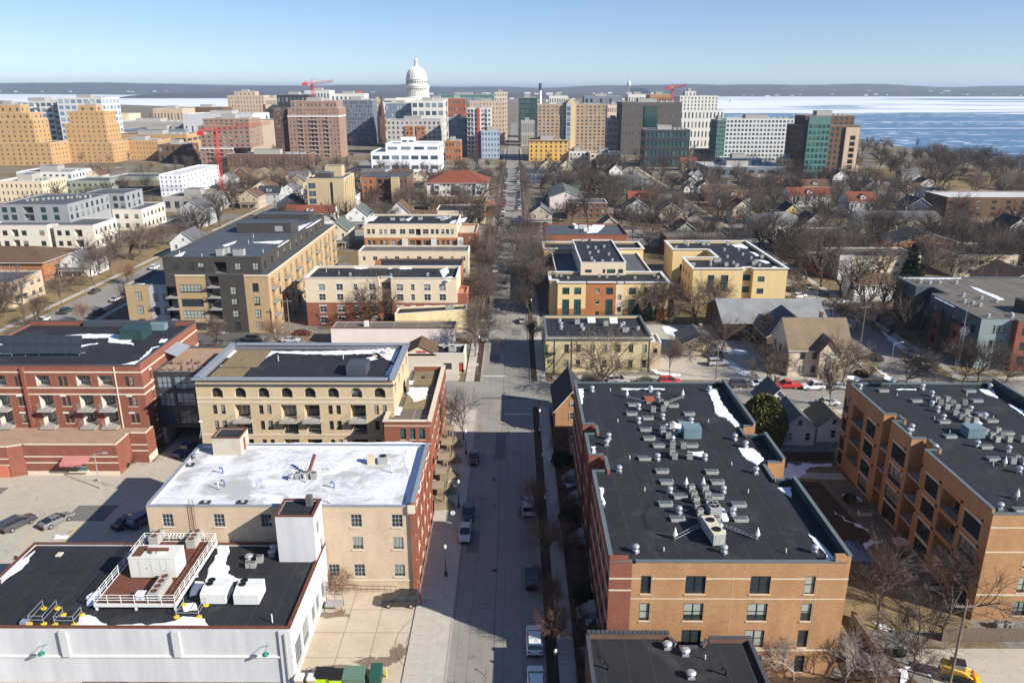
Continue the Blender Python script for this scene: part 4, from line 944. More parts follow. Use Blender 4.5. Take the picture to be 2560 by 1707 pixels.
x, y = Z('J', 1490, 1075, zr); m = MB(); m.box(-.5,.5,-.4,.4,0,1.2,plain('cream_cabinet',(0.6,0.5,0.36),.6),False); tag(m.build('electrical_cabinet', None, (x,y,zr)), 'cream electrical cabinet on the white roof beside grey units', 'cabinet')
x, y = Z('J', 1585, 1070, zr); free(unit('rooftop_unit', 1.3, 1.2, 1.0, UNITGREY, 1), 'rooftop_unit', x, y, zr, 'grey rooftop unit with one fan', 'on the white roof', 'rooftop unit')
rooftop(b5, 'J', [(310,1155),(325,1255),(1195,1270)], zr, T_GOOSE, 'gooseneck_vent', 3.0); rooftop(b5, 'J', [(275,1280),(1150,1385),(965,1220),(1650,1148),(920,1130),(1040,1140)], zr, T_TALL, 'vent_pipe'); rooftop(b5, 'J', [(855,1200),(98,1040)], zr, T_MUSH, 'mushroom_vent')
for p in ((170,1390),(465,1387),(45,1090)):
    x, y = Z('J', *p, zr); m = MB(); m.box(-.6,.6,-.4,.4,0,.2,DARKMETAL,False); m.lathe([(.25,.2),(.2,.4),(.02,.45)], GALV, 8); m.build('roof_hatch', b5.root, (x+28,y-93,zr))
m = MB()
for s_ in (-.25,.25): m.tube((s_,0,0),(s_,0,6.2),.03,.03,RUST,5)
for i in range(18): m.tube((-.25,0,.3+i*.34),(.25,0,.3+i*.34),.02,.02,RUST,4)
m.build('ladder', b5.root, (-39.3+28, 83.8-93, 6.62))
for pts in ([(330,915),(1800,905),(1930,920),(1880,960),(1400,955),(800,945),(330,960)], [(1800,905),(1940,915),(1850,1380),(1760,1390),(1800,1200),(1740,1050)], [(1060,1170),(1180,1120),(1350,1030),(1430,1000),(1400,1080),(1200,1160)]): snow('J', pts, zr+.006, .05, 'on the white roof')
landmark('white stained roof', -28, 92, 11)
# stoops, canopies and terrace frames on the street side of both left buildings
TIMB = plain('tan_timber', (0.30,0.235,0.155), .9, .2)
b = Bld('stoop', 'tan stone stoop and stairs on the left sidewalk beside the white roofed building', 'stoop', (-11.2, 108))
for i, y0 in enumerate((103.0, 107.6, 112.4, 118, 124)):
    b.box('landing', -12.0, -10.4, y0, y0+2.2, .1, 1.5, TIMB)
    for s_ in range(4): b.box('step', -10.4+.001, -9.9+s_*0, y0+.3+.0*s_, y0+1.9, .1, 1.3-s_*.34, TIMB) if s_ == 0 else b.box('step', -9.9+(s_-1)*.3, -9.6+(s_-1)*.3, y0+.3, y0+1.9, .1, 1.3-s_*.34, TIMB)
    put(rail_mesh(2.2, 1.4, 1.0, FRT), 'railing', b.root, (-12.0+11.2+.1, y0+1.1-108, 1.5), -math.pi/2+math.pi)
    b.box('canopy', -12.3, -10.6, y0+.1, y0+2.1, 3.6, 3.85, TIMB); b.box('canopy_post', -10.9, -10.7, y0+.2, y0+.4, 1.5, 3.6, TIMB)

# ================================================================== LEFT: arched cream brick building + red brick wing
b6 = Bld('apartment_block', 'cream brick block with a row of arched openings behind the white roof', 'apartment building', (-35, 126))
arc = [W_(-47.65+51.0 + i*3.72 + (0.0 if i else 0), 1.8, 12.9, 1.75, 3, 2, FRD if i in (1,3,4,6) else FRT, GLD, STONE, arch=True, dep=.5) for i in range(8)]
def pair(c, zz): return [W_(c-.65, .72, zz, 1.6, 1, 2, FRT, GL), W_(c+.65, .72, zz, 1.6, 1, 2, FRT, GL)]
o = list(arc)
for zz, t in ((10.05, 1), (7.3, 2), (4.0, 3), (0.8, 4)):
    for i in range(8):
        c = -47.65+51.0+i*3.72
        if i in (1, 3, 4, 6): o.append(BAL(c+.1, 2.5, zz-.9, 2.55, 1.6, FRT, GLD, GALV, CONC, 1.3 if t == 1 else 0.0))
        else: o += pair(c, zz)
b6.rect(-51.0, -19.45, 116.0, 134.0, 0, 15.2, B_CREAM, {0: o, 1: [W_(c, 1.8, 12.9, 1.7, 3, 2, FRT, GLD, STONE, arch=True, dep=.4) for c in even(18, 4, 2.4)]}, BLACKROOF, .85, .45, COPGREY, pin=plain('grey_parapet_lining', (0.17,0.17,0.19)), coph=.14, copo=.45)
for zz in (12.75, 12.0, 6.35, 3.1): b6.band(-51.0, -19.45, 116.0, zz, .2, STONE, .08)
b6.band(-51.4, -19.2, 116.0, 15.0, .25, COPDARK, .22, name='cornice')
# green roof squares, stair head, pipes
for x0, x1, y0, y1 in ((-49.8,-43.6,124.0,132.9), (-49.9,-44.6,117.6,123.4)): b6.box('sedum_bed', x0, x1, y0, y1, 15.2, 15.32, plain('dry_sedum', (0.20,0.155,0.085), .95, .4, 1.5, 8))
b6.box('stair_head', -27.6, -24.4, 119.8, 123.6, 15.2, 16.9, COPDARK); m = MB()
x, y = Z('J', 1385, 320, 15.2); free(unit('rooftop_unit', .9, .8, 1.1, UNITWHITE), 'rooftop_unit', x, y, 15.2, 'small white rooftop unit beside the black stair head', 'on the arched building', 'rooftop unit')
rooftop(b6, 'J', [(751,265),(1266,250)], 15.2, T_TALL, 'vent_pipe')
for p in ((1515,225),(1585,218),(1632,210)):
    x, y = Z('J', *p, 15.2); m = MB(); m.tube((0,0,0),(0,0,.6),.05,.05,GALV,6); m.lathe([(.45,1.1),(.35,.85),(.2,.7),(.03,.65)], UNITWHITE, 14); m.box(-.4,.4,-.4,.4,0,.1,STONE,False); m.build('satellite_dish', b6.root, (x+35,y-126,15.2))
for pts in ([(620,185),(1100,185),(1690,165),(1640,260),(1560,200),(1200,212),(900,205),(700,198),(560,270)], [(1690,170),(1720,165),(1670,275),(1640,265)], [(1640,290),(1680,290),(1640,375),(1595,378),(1620,320)], [(380,175),(620,178),(560,200),(420,230),(330,235)], [(1440,240),(1500,230),(1540,245),(1480,255)], [(280,298),(520,296),(515,303),(280,305)]): snow('J', pts, 15.21, .08, 'on the arched building roof')
b8 = Bld('brick_wing', 'red brick wing with snowy roof terrace beside the street, right of the arches', 'building wing', (-16.4, 125))
tr = [W_(c, .95, 7.4, 1.9, 1, 2, FRT, GLG, STONE) for c in (2.9, 4.4, 5.9)] + [W_(c, .95, 4.0, 1.9, 1, 2, FRT, GLG, STONE) for c in (2.9, 4.4, 5.9)]
es = [W_(c, 1.4, zz, 2.0, 2, 2, FRT, GL, STONE) for zz in (7.2, 3.9, .8) for c in even(25, 8, 1.8)]
b8.rect(-20.5, -13.2, 112.2, 115.9, 0, 9.6, B_RED2, {0: tr, 1: [W_(1.8, 1.2, 7.2, 2, 2, 2, FRT, GL, STONE)]}, GRAVEL, {0: .9, 1: .9, 2: 0, 3: .9}, .45, STONE, copo=.2)
b8.rect(-19.4, -13.2, 115.91, 138.0, 0, 9.6, B_RED2, {1: es[8:] + es[:8]}, GRAVEL, {0: 0, 1: .9, 2: .9, 3: 0}, .45, STONE, copo=.2)
b8.band(-20.5, -13.2, 112.2, 9.7, .12, STONE, .06); b8.band(-20.5, -13.2, 112.2, 6.6, .18, STONE, .06)
b8.box('sedum_bed', -18.6, -14.6, 119, 125, 9.6, 9.75, plain('dry_sedum', (0.20,0.155,0.085))); b8.box('sedum_bed', -18.6, -14.6, 130, 137, 9.6, 9.75, plain('dry_sedum', (0.20,0.155,0.085)))
for y in (126.4, 129.0): put(rail_mesh(4.4, 0, 1.2, FRT), 'railing', b8.root, (-16.6+16.4, y-125, 9.61))
b8.box('pergola', -18.9, -18.7, 126.5, 128.9, 9.6, 11.6, WOOD); b8.box('planter', -16.4, -15.2, 133, 134, 9.75, 10.3, WOOD)
for pts in ([(1780,470),(1940,470),(1920,560),(1830,585),(1770,520)], [(1660,620),(1740,630),(1720,690),(1620,695)], [(1770,420),(1830,418),(1800,455)]): snow('J', pts, 9.76, .1, 'on the red brick wing terrace')
landmark('arched cream building', -35, 125, 14)

# ================================================================== LEFT: red brick building with balconies
b7 = Bld('apartment_block', 'red brick apartment block with cream bands and balconies at the left edge', 'apartment building', (-80, 133))
o = []
for zz, kind in ((12.6, 0), (9.0, 1), (5.9, 1), (2.9, 1)):
    for c, w, t in ((-79.1,2.3,'b'),(-75.8,1.5,'p'),(-72.3,2.3,'b'),(-68.6,2.4,'b'),(-64.6,1.5,'p'),(-83.2,1.5,'p'),(-86.5,2.3,'b'),(-90.2,1.5,'p')):
        s_ = c + 95.0
        if t == 'b': o.append(BAL(s_, w, zz-.1 if kind == 0 else zz-.5, 1.9 if kind == 0 else 2.5, 1.8, FRG, GLD, GALV, CONC, 1.3 if (kind == 1 and zz > 3) else 0, plain('pale_balcony_lining',(0.5,0.46,0.4))))
        else: o += [W_(s_-.42, .68, zz-.1, 1.75, 1, 2, FRT, GL, STONE if zz < 12 else None, COPWHITE if zz < 12 else None), W_(s_+.42, .68, zz-.1, 1.75, 1, 2, FRT, GL, STONE if zz < 12 else None, None)]
e = [W_(c, .55, zz, 1.7, 1, 2, FRT, GL, STONE, COPWHITE) for zz in (12.6, 9.0, 6.0, 3.2) for c in (3.2, 13.5)]
b7.rect(-95, -62.4, 122.0, 146.0, 0, 16.0, B_RED, {0: o, 1: e}, BLACKROOF, {0: .16, 1: .6, 2: .9, 3: .4}, .4, COPDARK)
for zz in (14.9, 12.1, 10.95, 1.9): b7.band(-95, -62.4, 122, zz, .24, STONE, .07); b7.band(121.93, 146, -62.4, zz, .24, STONE, .07, 'E')
for x in (-66.9,): b7.box('downpipe', x, x+.15, 121.85, 122, 2, 16, STONE)
b7.box('brick_pier', -82.4, -81.9, 121.6, 121.99, 5.2, 15.95, B_RED)
# podium terrace
b7.block([(-95,113.4),(-81.6,113.4),(-79.6,115.6-1.3),(-64.4,114.3),(-64.4,118.8),(-61.6,118.8),(-61.6,121.9),(-95,121.9)], 0, 5.0, B_RED, {}, plain('terrace_pavers', (0.33,0.22,0.15), .9, .2), {'*': .35, 6: 0, 7: 0}, .3, STONE)
for zz in (3.2, 2.1): b7.band(-79.5, -64.4, 114.3, zz, .2, STONE, .06); b7.band(-95, -81.6, 113.4, zz, .2, STONE, .06); b7.band(-64.3, -61.6, 118.8, zz, .2, STONE, .06)
b7.band(-79.5, -64.4, 114.3, 0, .7, STONE, .09, name='plinth'); b7.band(118.8, 121.9, -61.6, 0, 1.2, STONE, .06, 'E', name='plinth')
b7.box('garage_door', -83.6, -81.9, 113.3, 113.4, 0, 2.2, plain('salmon_door', (0.5,0.16,0.1), .6)); b7.box('garage_door', -85.6, -83.8, 113.3, 113.4, 0, 2.2, plain('salmon_door', (0.5,0.16,0.1)))
b7.box('booth_window', -72.2, -69.6, 114.0, 114.29, .9, 2.2, GLG); b7.box('booth_counter', -72.4, -69.4, 113.7, 114.29, .7, .9, STONE)
m = MB(); m.quad([(-2.2,0,1.0),(2.2,0,1.0),(2.2,-1.6,.2),(-2.2,-1.6,.2)], plain('faded_pink_awning',(0.42,0.17,0.15),.8)); m.quad([(-2.2,-1.6,.2),(2.2,-1.6,.2),(2.2,-1.6,-.1),(-2.2,-1.6,-.1)], plain('faded_pink_awning',(0.42,0.17,0.15))); m.quad([(-2.2,0,.95),(-2.2,-1.6,.15),(2.2,-1.6,.15),(2.2,0,.95)], plain('faded_pink_awning',(0.42,0.17,0.15))); m.build('awning', b7.root, (-70.9+80, 114.2-133, 2.4))
m = MB(); m.quad([(0,-3,0),(0,3,0),(2.2,3,-.9),(2.2,-3,-.9)], GALV); m.quad([(0,-3,-.08),(2.2,-3,-.98),(2.2,3,-.98),(0,3,-.08)], GALV); m.build('canopy', b7.root, (-62.35+80, 134-133, 15.6))
# roof: solar array, penthouse, unit
sa = MB(); PV = plain('solar_panel', (0.03,0.04,0.05), .25, .2, 1, 4, .6)
pa = empty('tmp', (0,0,0)); bpy.data.objects.remove(pa)
x0s, y0s = Z('I', 0, 370, 16); x1s, y1s = Z('I', 425, 325, 16)
for i in range(10):
    for j in range(2):
        m = MB(); m.box(-.95,.95,-.04,.04,0,1.5,PV); pobj = m.build('solar_panel', b7.root, (-93.5+i*1.95+80, 127.2+j*.75-133, 16.5+j*1.5)); pobj.rotation_euler = (R_(-28),0,R_(3))
m = MB(); m.tube((-14.3,-6.0,.45),(5.5,-5.2,.45),.08,.08,GALV,6)
for i in range(9): m.tube((-14+i*2.3,-5.9+i*.1,0),(-14+i*2.3,-5.9+i*.1,.5),.06,.06,GALV,5)
m.build('array_frame', b7.root, (0,0,16.0))
b7.box('penthouse', -72.6, -68.4, 136.2, 140.2, 16.0, 18.0, GREENMETAL)
b7.box('parapet_wall', -84, -66, 145.0, 145.58, 16.0, 16.9, COPDARK)
x, y = Z('I', 1310, 150, 16); free(unit('rooftop_unit', 3.0, 1.6, 1.2, plain('teal_grey_box', (0.15,0.22,0.25))), 'rooftop_unit', -68.5, 143.2, 16, 'teal grey rooftop unit', 'at the back of the red brick roof', 'rooftop unit')
for pts in ([(405,200),(700,180),(1160,185),(1060,240),(1100,270),(890,245),(900,210),(640,215),(410,220)], [(470,300),(800,255),(640,290),(480,315)], [(1370,265),(1250,300),(1180,395),(1140,435),(980,438),(1130,400),(1240,290)], [(1310,225),(1370,222),(1350,245),(1300,250)], [(0,250),(20,252),(10,320),(0,320)]): snow('I', pts, 16.01, .1, 'on the red brick roof')
# glazed link with roof terrace, dark underneath
bl = Bld('glazed_link', 'dark steel glazed link bridging the red and arched buildings', 'building link', (-56.7, 129))
gw = [W_(c, w, zz, 2.5, 3, 2, FRD, GLB, bar=.06) for zz in (3.9, 7.2, 10.3) for c, w in ((1.7, 2.6), (5.0, 3.2), (8.6, 2.6))]
bl.rect(-62.3, -51.1, 126.0, 140, 3.2, 13.3, DARKMETAL, {0: gw}, plain('terrace_pavers', (0.33,0.22,0.15)), .25, .2, COPDARK)
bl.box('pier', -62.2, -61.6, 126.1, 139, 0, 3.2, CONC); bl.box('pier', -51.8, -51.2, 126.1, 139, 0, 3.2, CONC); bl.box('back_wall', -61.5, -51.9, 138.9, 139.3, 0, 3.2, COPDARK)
put(rail_mesh(10.6, 0, 1.1, GALV), 'railing', bl.root, (0, -2.85, 13.3)); put(rail_mesh(10.6, 0, 1.1, GALV), 'railing', bl.root, (0, 10.8, 13.3))
m = MB(); REDC = plain('red_cushion', (0.5,0.03,0.02), .7); m.box(-1,1,-.4,.4,.1,.45,REDC); m.box(-1,1,.3,.5,.45,.9,REDC); m.box(-1.1,-1,-.4,.5,0,.6,REDC); m.box(1,1.1,-.4,.5,0,.6,REDC); tag(m.build('sofa', None, (-53.4, 128.6, 13.31), .6), 'red outdoor sofa on the glazed link roof terrace', 'sofa')
for i in range(9):
    m = MB(); m.box(-.3,.3,-.3,.3,.38,.45,WOOD); m.box(-.3,.3,.25,.3,.45,.95,WOOD)
    for a, c in ((-.28,-.28),(.28,-.28),(-.28,.28),(.28,.28)): m.tube((a,c,0),(a,c,.4),.03,.03,WOOD,4)
    o = m.build('terrace_chair', None, (-60.8+ (i % 5)*1.5, 127.6+(i//5)*3.2, 13.31), rnd.uniform(0,6)); tag(o, None, 'chair', 'terrace chairs'); ITEMS.append((o, 'wooden terrace chair', 'on the glazed link terrace'))
landmark('red brick apartments', -80, 125, 12)
# ================================================================== HOUSES (generic pitched-roof builder)
def house(name, label, cat, x, y, w, d, he, hr, wall, roof, ridge='y', hip=0.0, over=0.4, rot=0.0, wins=(2, 2), fr=None, chimney=True, porch=False, dormer=False, group=None, auto=None, gl=None, foot=True):
    """footprint w (x) by d (y) centred on x, y; ridge along 'x' or 'y'; hip = ridge shortening at each end"""
    fr = fr or FRW; gl = gl or GLD
    r = empty(name, (x, y, 0), rot); tag(r, label, cat, group)
    if auto: ITEMS.append((r, *auto))
    if foot: FOOT.append((x-w/2, x+w/2, y-d/2, y+d/2))
    m = MB(); a, c = w/2, d/2
    m.box(-a, a, -c, c, 0, he, wall, False)
    if not hip:
        if ridge == 'y':
            for s_ in (-1, 1):
                p = [(-a, s_*c, he), (a, s_*c, he), (0, s_*c, hr)]; m.quad(p if s_ < 0 else p[::-1], wall)
        else:
            for s_ in (-1, 1):
                p = [(s_*a, -c, he), (s_*a, c, he), (s_*a, 0, hr)]; m.quad(p if s_ > 0 else p[::-1], wall)
    m.build('wall', r)
    t = 0.18; m = MB(); sl = (hr-he)/(a if ridge == 'y' else c); oz = he - over*sl
    A, C = a+over, c+over
    if hip:
        hx, hy = (0, max(0.05, c-hip)) if ridge == 'y' else (max(0.05, a-hip), 0)
        o = [(-A,-C,oz),(A,-C,oz),(A,C,oz),(-A,C,oz)]
        t1, t2 = ((0,-hy,hr),(0,hy,hr)) if ridge == 'y' else ((-hx,0,hr),(hx,0,hr))
        fs = ([(o[0],o[1],t1),(o[1],o[2],t2,t1),(o[2],o[3],t2),(o[3],o[0],t1,t2)] if ridge == 'y' else [(o[0],o[1],t2,t1),(o[1],o[2],t2),(o[2],o[3],t1,t2),(o[3],o[0],t1)])
        for f in fs: m.quad(f, roof)
        for i in range(4): p, q = o[i], o[(i+1) % 4]; m.quad([(p[0],p[1],p[2]-t),(q[0],q[1],q[2]-t),q,p], COPWHITE)
        m.quad([(p[0],p[1],p[2]-t) for p in o][::-1], COPWHITE)
    else:
        for s_ in (-1, 1):
            if ridge == 'y': top = [(s_*A,-C,oz),(s_*A,C,oz),(0,C,hr),(0,-C,hr)]
            else: top = [(-A,s_*C,oz),(A,s_*C,oz),(A,0,hr),(-A,0,hr)]
            if (s_ < 0) == (ridge == 'y'): top = top[::-1]
            m.quad([(p[0],p[1],p[2]+t) for p in top], roof); m.quad(top[::-1], COPWHITE)
            for i in range(4): p, q = top[i], top[(i+1) % 4]; m.quad([p, q, (q[0],q[1],q[2]+t), (p[0],p[1],p[2]+t)], COPWHITE)
    ro = m.build('roof', r)
    if chimney:
        cx_, cy_ = (0.18*w, 0.2*d); zb = hr - (hr-he)*(abs(cx_)/a if ridge == 'y' else abs(cy_)/c) - .3
        m = MB(); m.box(-.35,.35,-.35,.35,0,hr-zb+.9,B_BROWN); m.box(-.42,.42,-.42,.42,hr-zb+.9,hr-zb+1.05,CONC); m.build('chimney', ro, (cx_, cy_, zb))
    if dormer:
        m = MB(); dw, zb = min(1.3, w*.16), he + (hr-he)*.25; zt = he + (hr-he)*.85
        y0 = -c*.78
        m.quad([(-dw,y0,zb),(dw,y0,zb),(dw,y0,zt-.6),(0,y0,zt),(-dw,y0,zt-.6)], wall)
        for s_ in (-1, 1):
            m.quad([(s_*dw,y0,zb),(s_*dw,0,zb),(s_*dw,0,zt-.6),(s_*dw,y0,zt-.6)], wall); m.quad([(s_*(dw+.25),y0-.3,zt-.8),(s_*(dw+.25),0,zt-.8),(0,0,zt+.05),(0,y0-.3,zt+.05)], roof)
        do = m.build('dormer', ro); put(win_mesh(dw*.9, .9, 1, 2, fr, gl), 'dormer_window', do, (0, y0-.09, zb+.3))
    nx_, nz_ = wins; st = he/max(1, nz_)
    wm = win_mesh(.95, min(1.5, st*.55), 1, 2, fr, gl, .09)
    for j in range(nz_):
        z = st*j + st*.3
        for q in even(w, nx_, w*.22): put(wm, 'window', r, (q-a, -c-.09, z))
        ns = max(2, int(d/3.5)); sx = -1 if x > 0 else 1
        for q in even(d, ns, d*.18): put(wm, 'window', r, (sx*(a+.09), q-c, z), math.pi/2 if sx > 0 else -math.pi/2)
    if not hip and ridge == 'y': put(win_mesh(.8, 1.1, 1, 2, fr, gl, .09), 'window', r, (0, -c-.09, he+(hr-he)*.18))
    if porch:
        m = MB(); m.box(-a*.8, a*.8, -2.0, 0, 0, .5, WOOD, False); m.quad([(-a*.9,-2.3,2.7),(a*.9,-2.3,2.7),(a*.9,0,3.3),(-a*.9,0,3.3)], roof); m.quad([(-a*.9,0,3.15),(a*.9,0,3.15),(a*.9,-2.3,2.55),(-a*.9,-2.3,2.55)], COPWHITE); m.quad([(-a*.9,-2.3,2.55),(a*.9,-2.3,2.55),(a*.9,-2.3,2.7),(-a*.9,-2.3,2.7)], COPWHITE)
        po = m.build('porch', r, (0, -c-.004, 0))
        for q in (-.78, 0, .78): put(box_mesh(.16, .16, 2.1, FRW), 'porch_post', po, (a*q, -1.75, .503))
        put(win_mesh(1.0, 2.1, 1, 1, fr, plain('dark_door', (.05,.03,.025), .5)), 'door', r, (a*.3, -c-.09, .5))
    return r
SH_GREY = shingle('grey_shingle', (0.115,0.115,0.12)); SH_DARK = shingle('dark_shingle', (0.04,0.042,0.046)); SH_BROWN = shingle('brown_shingle', (0.12,0.075,0.05)); SH_RED = shingle('red_brown_shingle', (0.20,0.062,0.038)); SH_TAN = shingle('tan_shingle', (0.20,0.15,0.10)); SH_GREEN = shingle('grey_green_shingle', (0.10,0.12,0.11)); SH_LIGHT = shingle('pale_grey_shingle', (0.22,0.225,0.225))
SD_WHITE = siding('white_siding', (0.68,0.67,0.64)); SD_CREAM = siding('cream_siding', (0.62,0.54,0.38)); SD_GREY = siding('pale_grey_siding', (0.40,0.42,0.43)); SD_BLUE = siding('blue_grey_siding', (0.13,0.19,0.27)); SD_YEL = siding('yellow_siding', (0.60,0.50,0.20)); SD_GREEN = siding('sage_siding', (0.27,0.31,0.24)); SD_TAN = siding('tan_siding', (0.44,0.36,0.26)); SD_BROWN = siding('brown_siding', (0.16,0.10,0.07)); SD_NAVY = siding('navy_siding', (0.03,0.05,0.11))
CNAME = {SD_WHITE: 'white', SD_CREAM: 'cream', SD_GREY: 'pale grey', SD_BLUE: 'blue grey', SD_YEL: 'yellow', SD_GREEN: 'sage green', SD_TAN: 'tan', SD_BROWN: 'brown', SD_NAVY: 'navy', B_RED: 'red brick', B_BROWN: 'brown brick', B_CREAM: 'cream brick', STUCCO: 'cream', B_ORANGE: 'orange brick',
         SH_GREY: 'grey', SH_DARK: 'dark', SH_BROWN: 'brown', SH_RED: 'red brown', SH_TAN: 'tan', SH_GREEN: 'grey green', SH_LIGHT: 'pale grey'}

# ---------------- near houses
house('brick_house', 'narrow tan brick house with steep slate roof behind the near black roof', 'house', 10.3, 136.0, 6.0, 12.5, 5.0, 8.6, B_TAN, SH_DARK, 'y', wins=(1, 2), chimney=False)
house('white_house', 'small white sided house with grey shingle roof right of the round evergreen', 'house', 50.0, 129.8, 5.6, 8.0, 3.4, 5.9, SD_WHITE, SH_GREEN, 'y', wins=(2, 1), chimney=False)
house('white_house', 'white gabled house behind the small white house beside parked cars', 'house', 49.0, 138.2, 5.4, 6.6, 4.0, 7.0, SD_WHITE, SH_GREEN, 'y', wins=(2, 1))
house('garage', 'white garage with tan shingle roof beside the right edge apartments', 'garage', 57.2-.6, 130.6, 5.6, 6.8, 3.0, 5.2, SD_WHITE, SH_TAN, 'y', wins=(1, 1), chimney=False)
r = house('tan_house', 'tan stucco house with big brown gable roof and front cross gable by the cross street', 'house', 66.4, 166.5, 13.4, 11.5, 6.2, 11.6, STUCCO, SH_TAN, 'x', wins=(4, 2), fr=FRT)
m = MB(); m.box(-1.9,1.9,-1.6,0,0,6.6,STUCCO,False); m.quad([(-1.9,-1.6,6.6),(1.9,-1.6,6.6),(0,-1.6,8.7)], STUCCO); m.build('gable_bay', r, (1.2, -5.754, 0))
m = MB()
for s_ in (-1, 1):
    q = [(s_*2.5,-2.1,6.0),(s_*2.5,3.4,6.0),(0,3.4,9.1),(0,-2.1,9.1)]; q = q if s_ > 0 else q[::-1]; m.quad(q, SH_TAN); m.quad([(p[0],p[1],p[2]-.2) for p in q][::-1], RUST); m.quad([(s_*2.5,-2.1,5.8),(0,-2.1,8.9),(0,-2.1,9.1),(s_*2.5,-2.1,6.0)], RUST)
m.build('gable_roof', r, (1.2, -5.754, 0)); put(win_mesh(.9, 4.6, 1, 3, FRT, GLD), 'stair_window', r, (1.2, -7.42, .6))
# brick church-like hall
r = house('church_hall', 'wide brick hall with low pale grey roof behind the leafless trees', 'hall', 65, 195, 26, 17, 4.6, 8.4, B_BROWN, SH_LIGHT, 'x', wins=(5, 1), chimney=False)
r2 = house('church_wing', 'brown brick church wing with snowy eave facing the parking lot', 'church', 66, 181.0, 13, 11, 4.4, 9.0, B_BROWN, SH_GREY, 'y', wins=(2, 1), chimney=False)
snow('G', [(1770,860),(1830,845),(1840,880),(1790,885)], 4.7, .1, 'on the church eave')
landmark('wide brick hall', 65, 190, 6); landmark('tan stucco house', 66, 163, 6); landmark('round evergreen', 42.5, 123, 6)

# ================================================================== MIDDLE DISTANCE, LEFT
b = Bld('restaurant', 'small brown roofed restaurant with red script sign at the street corner', 'restaurant', (-17, 166))
b.rect(-24.2, -11.1, 162.6, 169.5, 0, 4.0, plain('pale_tan_panel', (0.52,0.47,0.40), .8, .06), {0: [W_(9.3, 1.8, .8, 1.5, 2, 1, FRT, GLD), W_(12.3, 1.0, .2, 2.2, 1, 1, FRT, plain('red_door2', (0.4,0.05,0.03), .5), name='door')]}, BLACKROOF, {0: .5, 1: .5, 2: .3, 3: .3}, .3, COPWHITE)
m = MB()
for s_ in (-1, 1):
    q = [(s_*4.0,-3.7,4.2),(s_*4.0,4.0,4.2),(0,4.0,6.3),(0,-3.7,6.3)]; m.quad(q if s_ > 0 else q[::-1], SH_BROWN)
m.quad([(-3.8,-3.5,4.0),(3.8,-3.5,4.0),(0,-3.5,6.1)], STUCCO); m.build('gable_roof', b.root, (-4.2+.0, 0.1, 0))
SIGNRED = plain('sign_red', (0.5,0.02,0.015), .5)
m = MB(); pts = [(-1.1,.0),(-.9,.25),(-.75,-.05),(-.55,.2),(-.4,-.05),(-.2,.3),(-.05,-.05),(.2,.15),(.35,-.1),(.6,.3),(.75,-.05),(1.1,.1)]
for p, q in zip(pts, pts[1:]): m.tube((p[0],0,p[1]),(q[0],0,q[1]),.07,.07,SIGNRED,5)
m.tube((-.9,0,-.2),(1.1,0,-.12),.05,.05,SIGNRED,5); m.build('script_sign', b.root, (-3.6, -3.46, 4.9))
for x, y in ((-14, 166), (-15.5, 167.6)): free(unit('rooftop_unit', 1.6, 1.2, 1.1, UNITGREY, 1), 'rooftop_unit', x, y, 4.0, 'grey kitchen exhaust unit', 'on the corner restaurant', 'rooftop unit')
m = MB(); m.box(-3,3,-1,1,.2,1.5,GALV); m.box(-3.2,3.2,-1.2,1.2,0,.2,COPDARK,False); m.tube((-2,0,1.5),(-2,0,1.9),.3,.3,GALV,8); tag(m.build('duct_unit', None, (-20.4, 174.5, 0)), 'grey ductwork unit in a dark pen behind the corner restaurant', 'ductwork')
landmark('corner restaurant', -17, 164, 4)
b = Bld('warehouse', 'long pinkish white block warehouse with plain wall behind the arched building', 'warehouse', (-30, 185))
b.rect(-45, -14.8, 182.0, 188.0, 0, 4.2, PINKWALL, {}, GRAVEL, {'*': .15}, .25, RUST); b.box('vent_box', -37.2, -36.2, 184, 185, 4.2, 5.5, COPWHITE)
b = Bld('low_building', 'tan low building with slanting dark parapet behind the pinkish warehouse', 'building', (-21, 194))
b.block([(-30.3,189.0),(-12.4,193.6),(-12.7,198.2),(-30.2,195.4)], 0, 5.6, B_YELLOW, {0: [W_(c, .9, 1.6, 1.3, 1, 2, FRW, GLD) for c in (5, 8, 11.2, 13.8)]}, BLACKROOF, .35, .25, COPWHITE)
for x, y in ((-17.5, 195.2), (-16.4, 195.6)): free(T_CONDB, 'air_conditioner', x, y, 5.6, 'dark air conditioner', 'on the slanting roof', 'air conditioner')
b = Bld('apartment_block', 'cream upper and red brick lower apartments with white trimmed windows left of the street', 'apartment building', (-35, 206))
cols = (4.3, 9.0, 13.2, 17.6); c2 = (23.3+1.2, 28.5, 32.2, 36.2)
def ww(zz): return [W_(c, 1.75 if c not in (13.2, 28.5) else 1.0, zz, 1.75, 2, 2, FRW, GL, COPWHITE, COPWHITE) for c in cols + c2]
Pm = [(-55,198.6),(-35.6,198.6),(-35.6,199.8),(-32.4,199.8),(-32.4,198.4),(-15.2,198.4),(-15.2,213),(-55,213)]
def spl(zz):
    return {0: [W_(c, 1.75 if c != 13.2 else 1.0, q, 1.75, 2, 2, FRW, GL, COPWHITE, COPWHITE) for c in cols for q in zz], 4: [W_(c, 1.75 if c != 5.6 else 1.0, q, 1.75, 2, 2, FRW, GL, COPWHITE, COPWHITE) for c in (2.2, 5.6, 9.4, 13.4) for q in zz], 2: [W_(1.6, 2.2, q, 1.9, 2, 1, FRG, GLG) for q in zz], 5: [W_(c, 1.4, q, 1.75, 2, 2, FRW, GL, COPWHITE) for c in (3, 7, 11) for q in zz]}
b.block(Pm, 0, 6.4, B_RED2, spl((.7, 3.7))); b.block(Pm, 6.402, 12.5, STUCCO, spl((7.0, 9.7)), BLACKROOF, .55, .3, COPWHITE, name='upper_wall', foot=False, copo=.18)
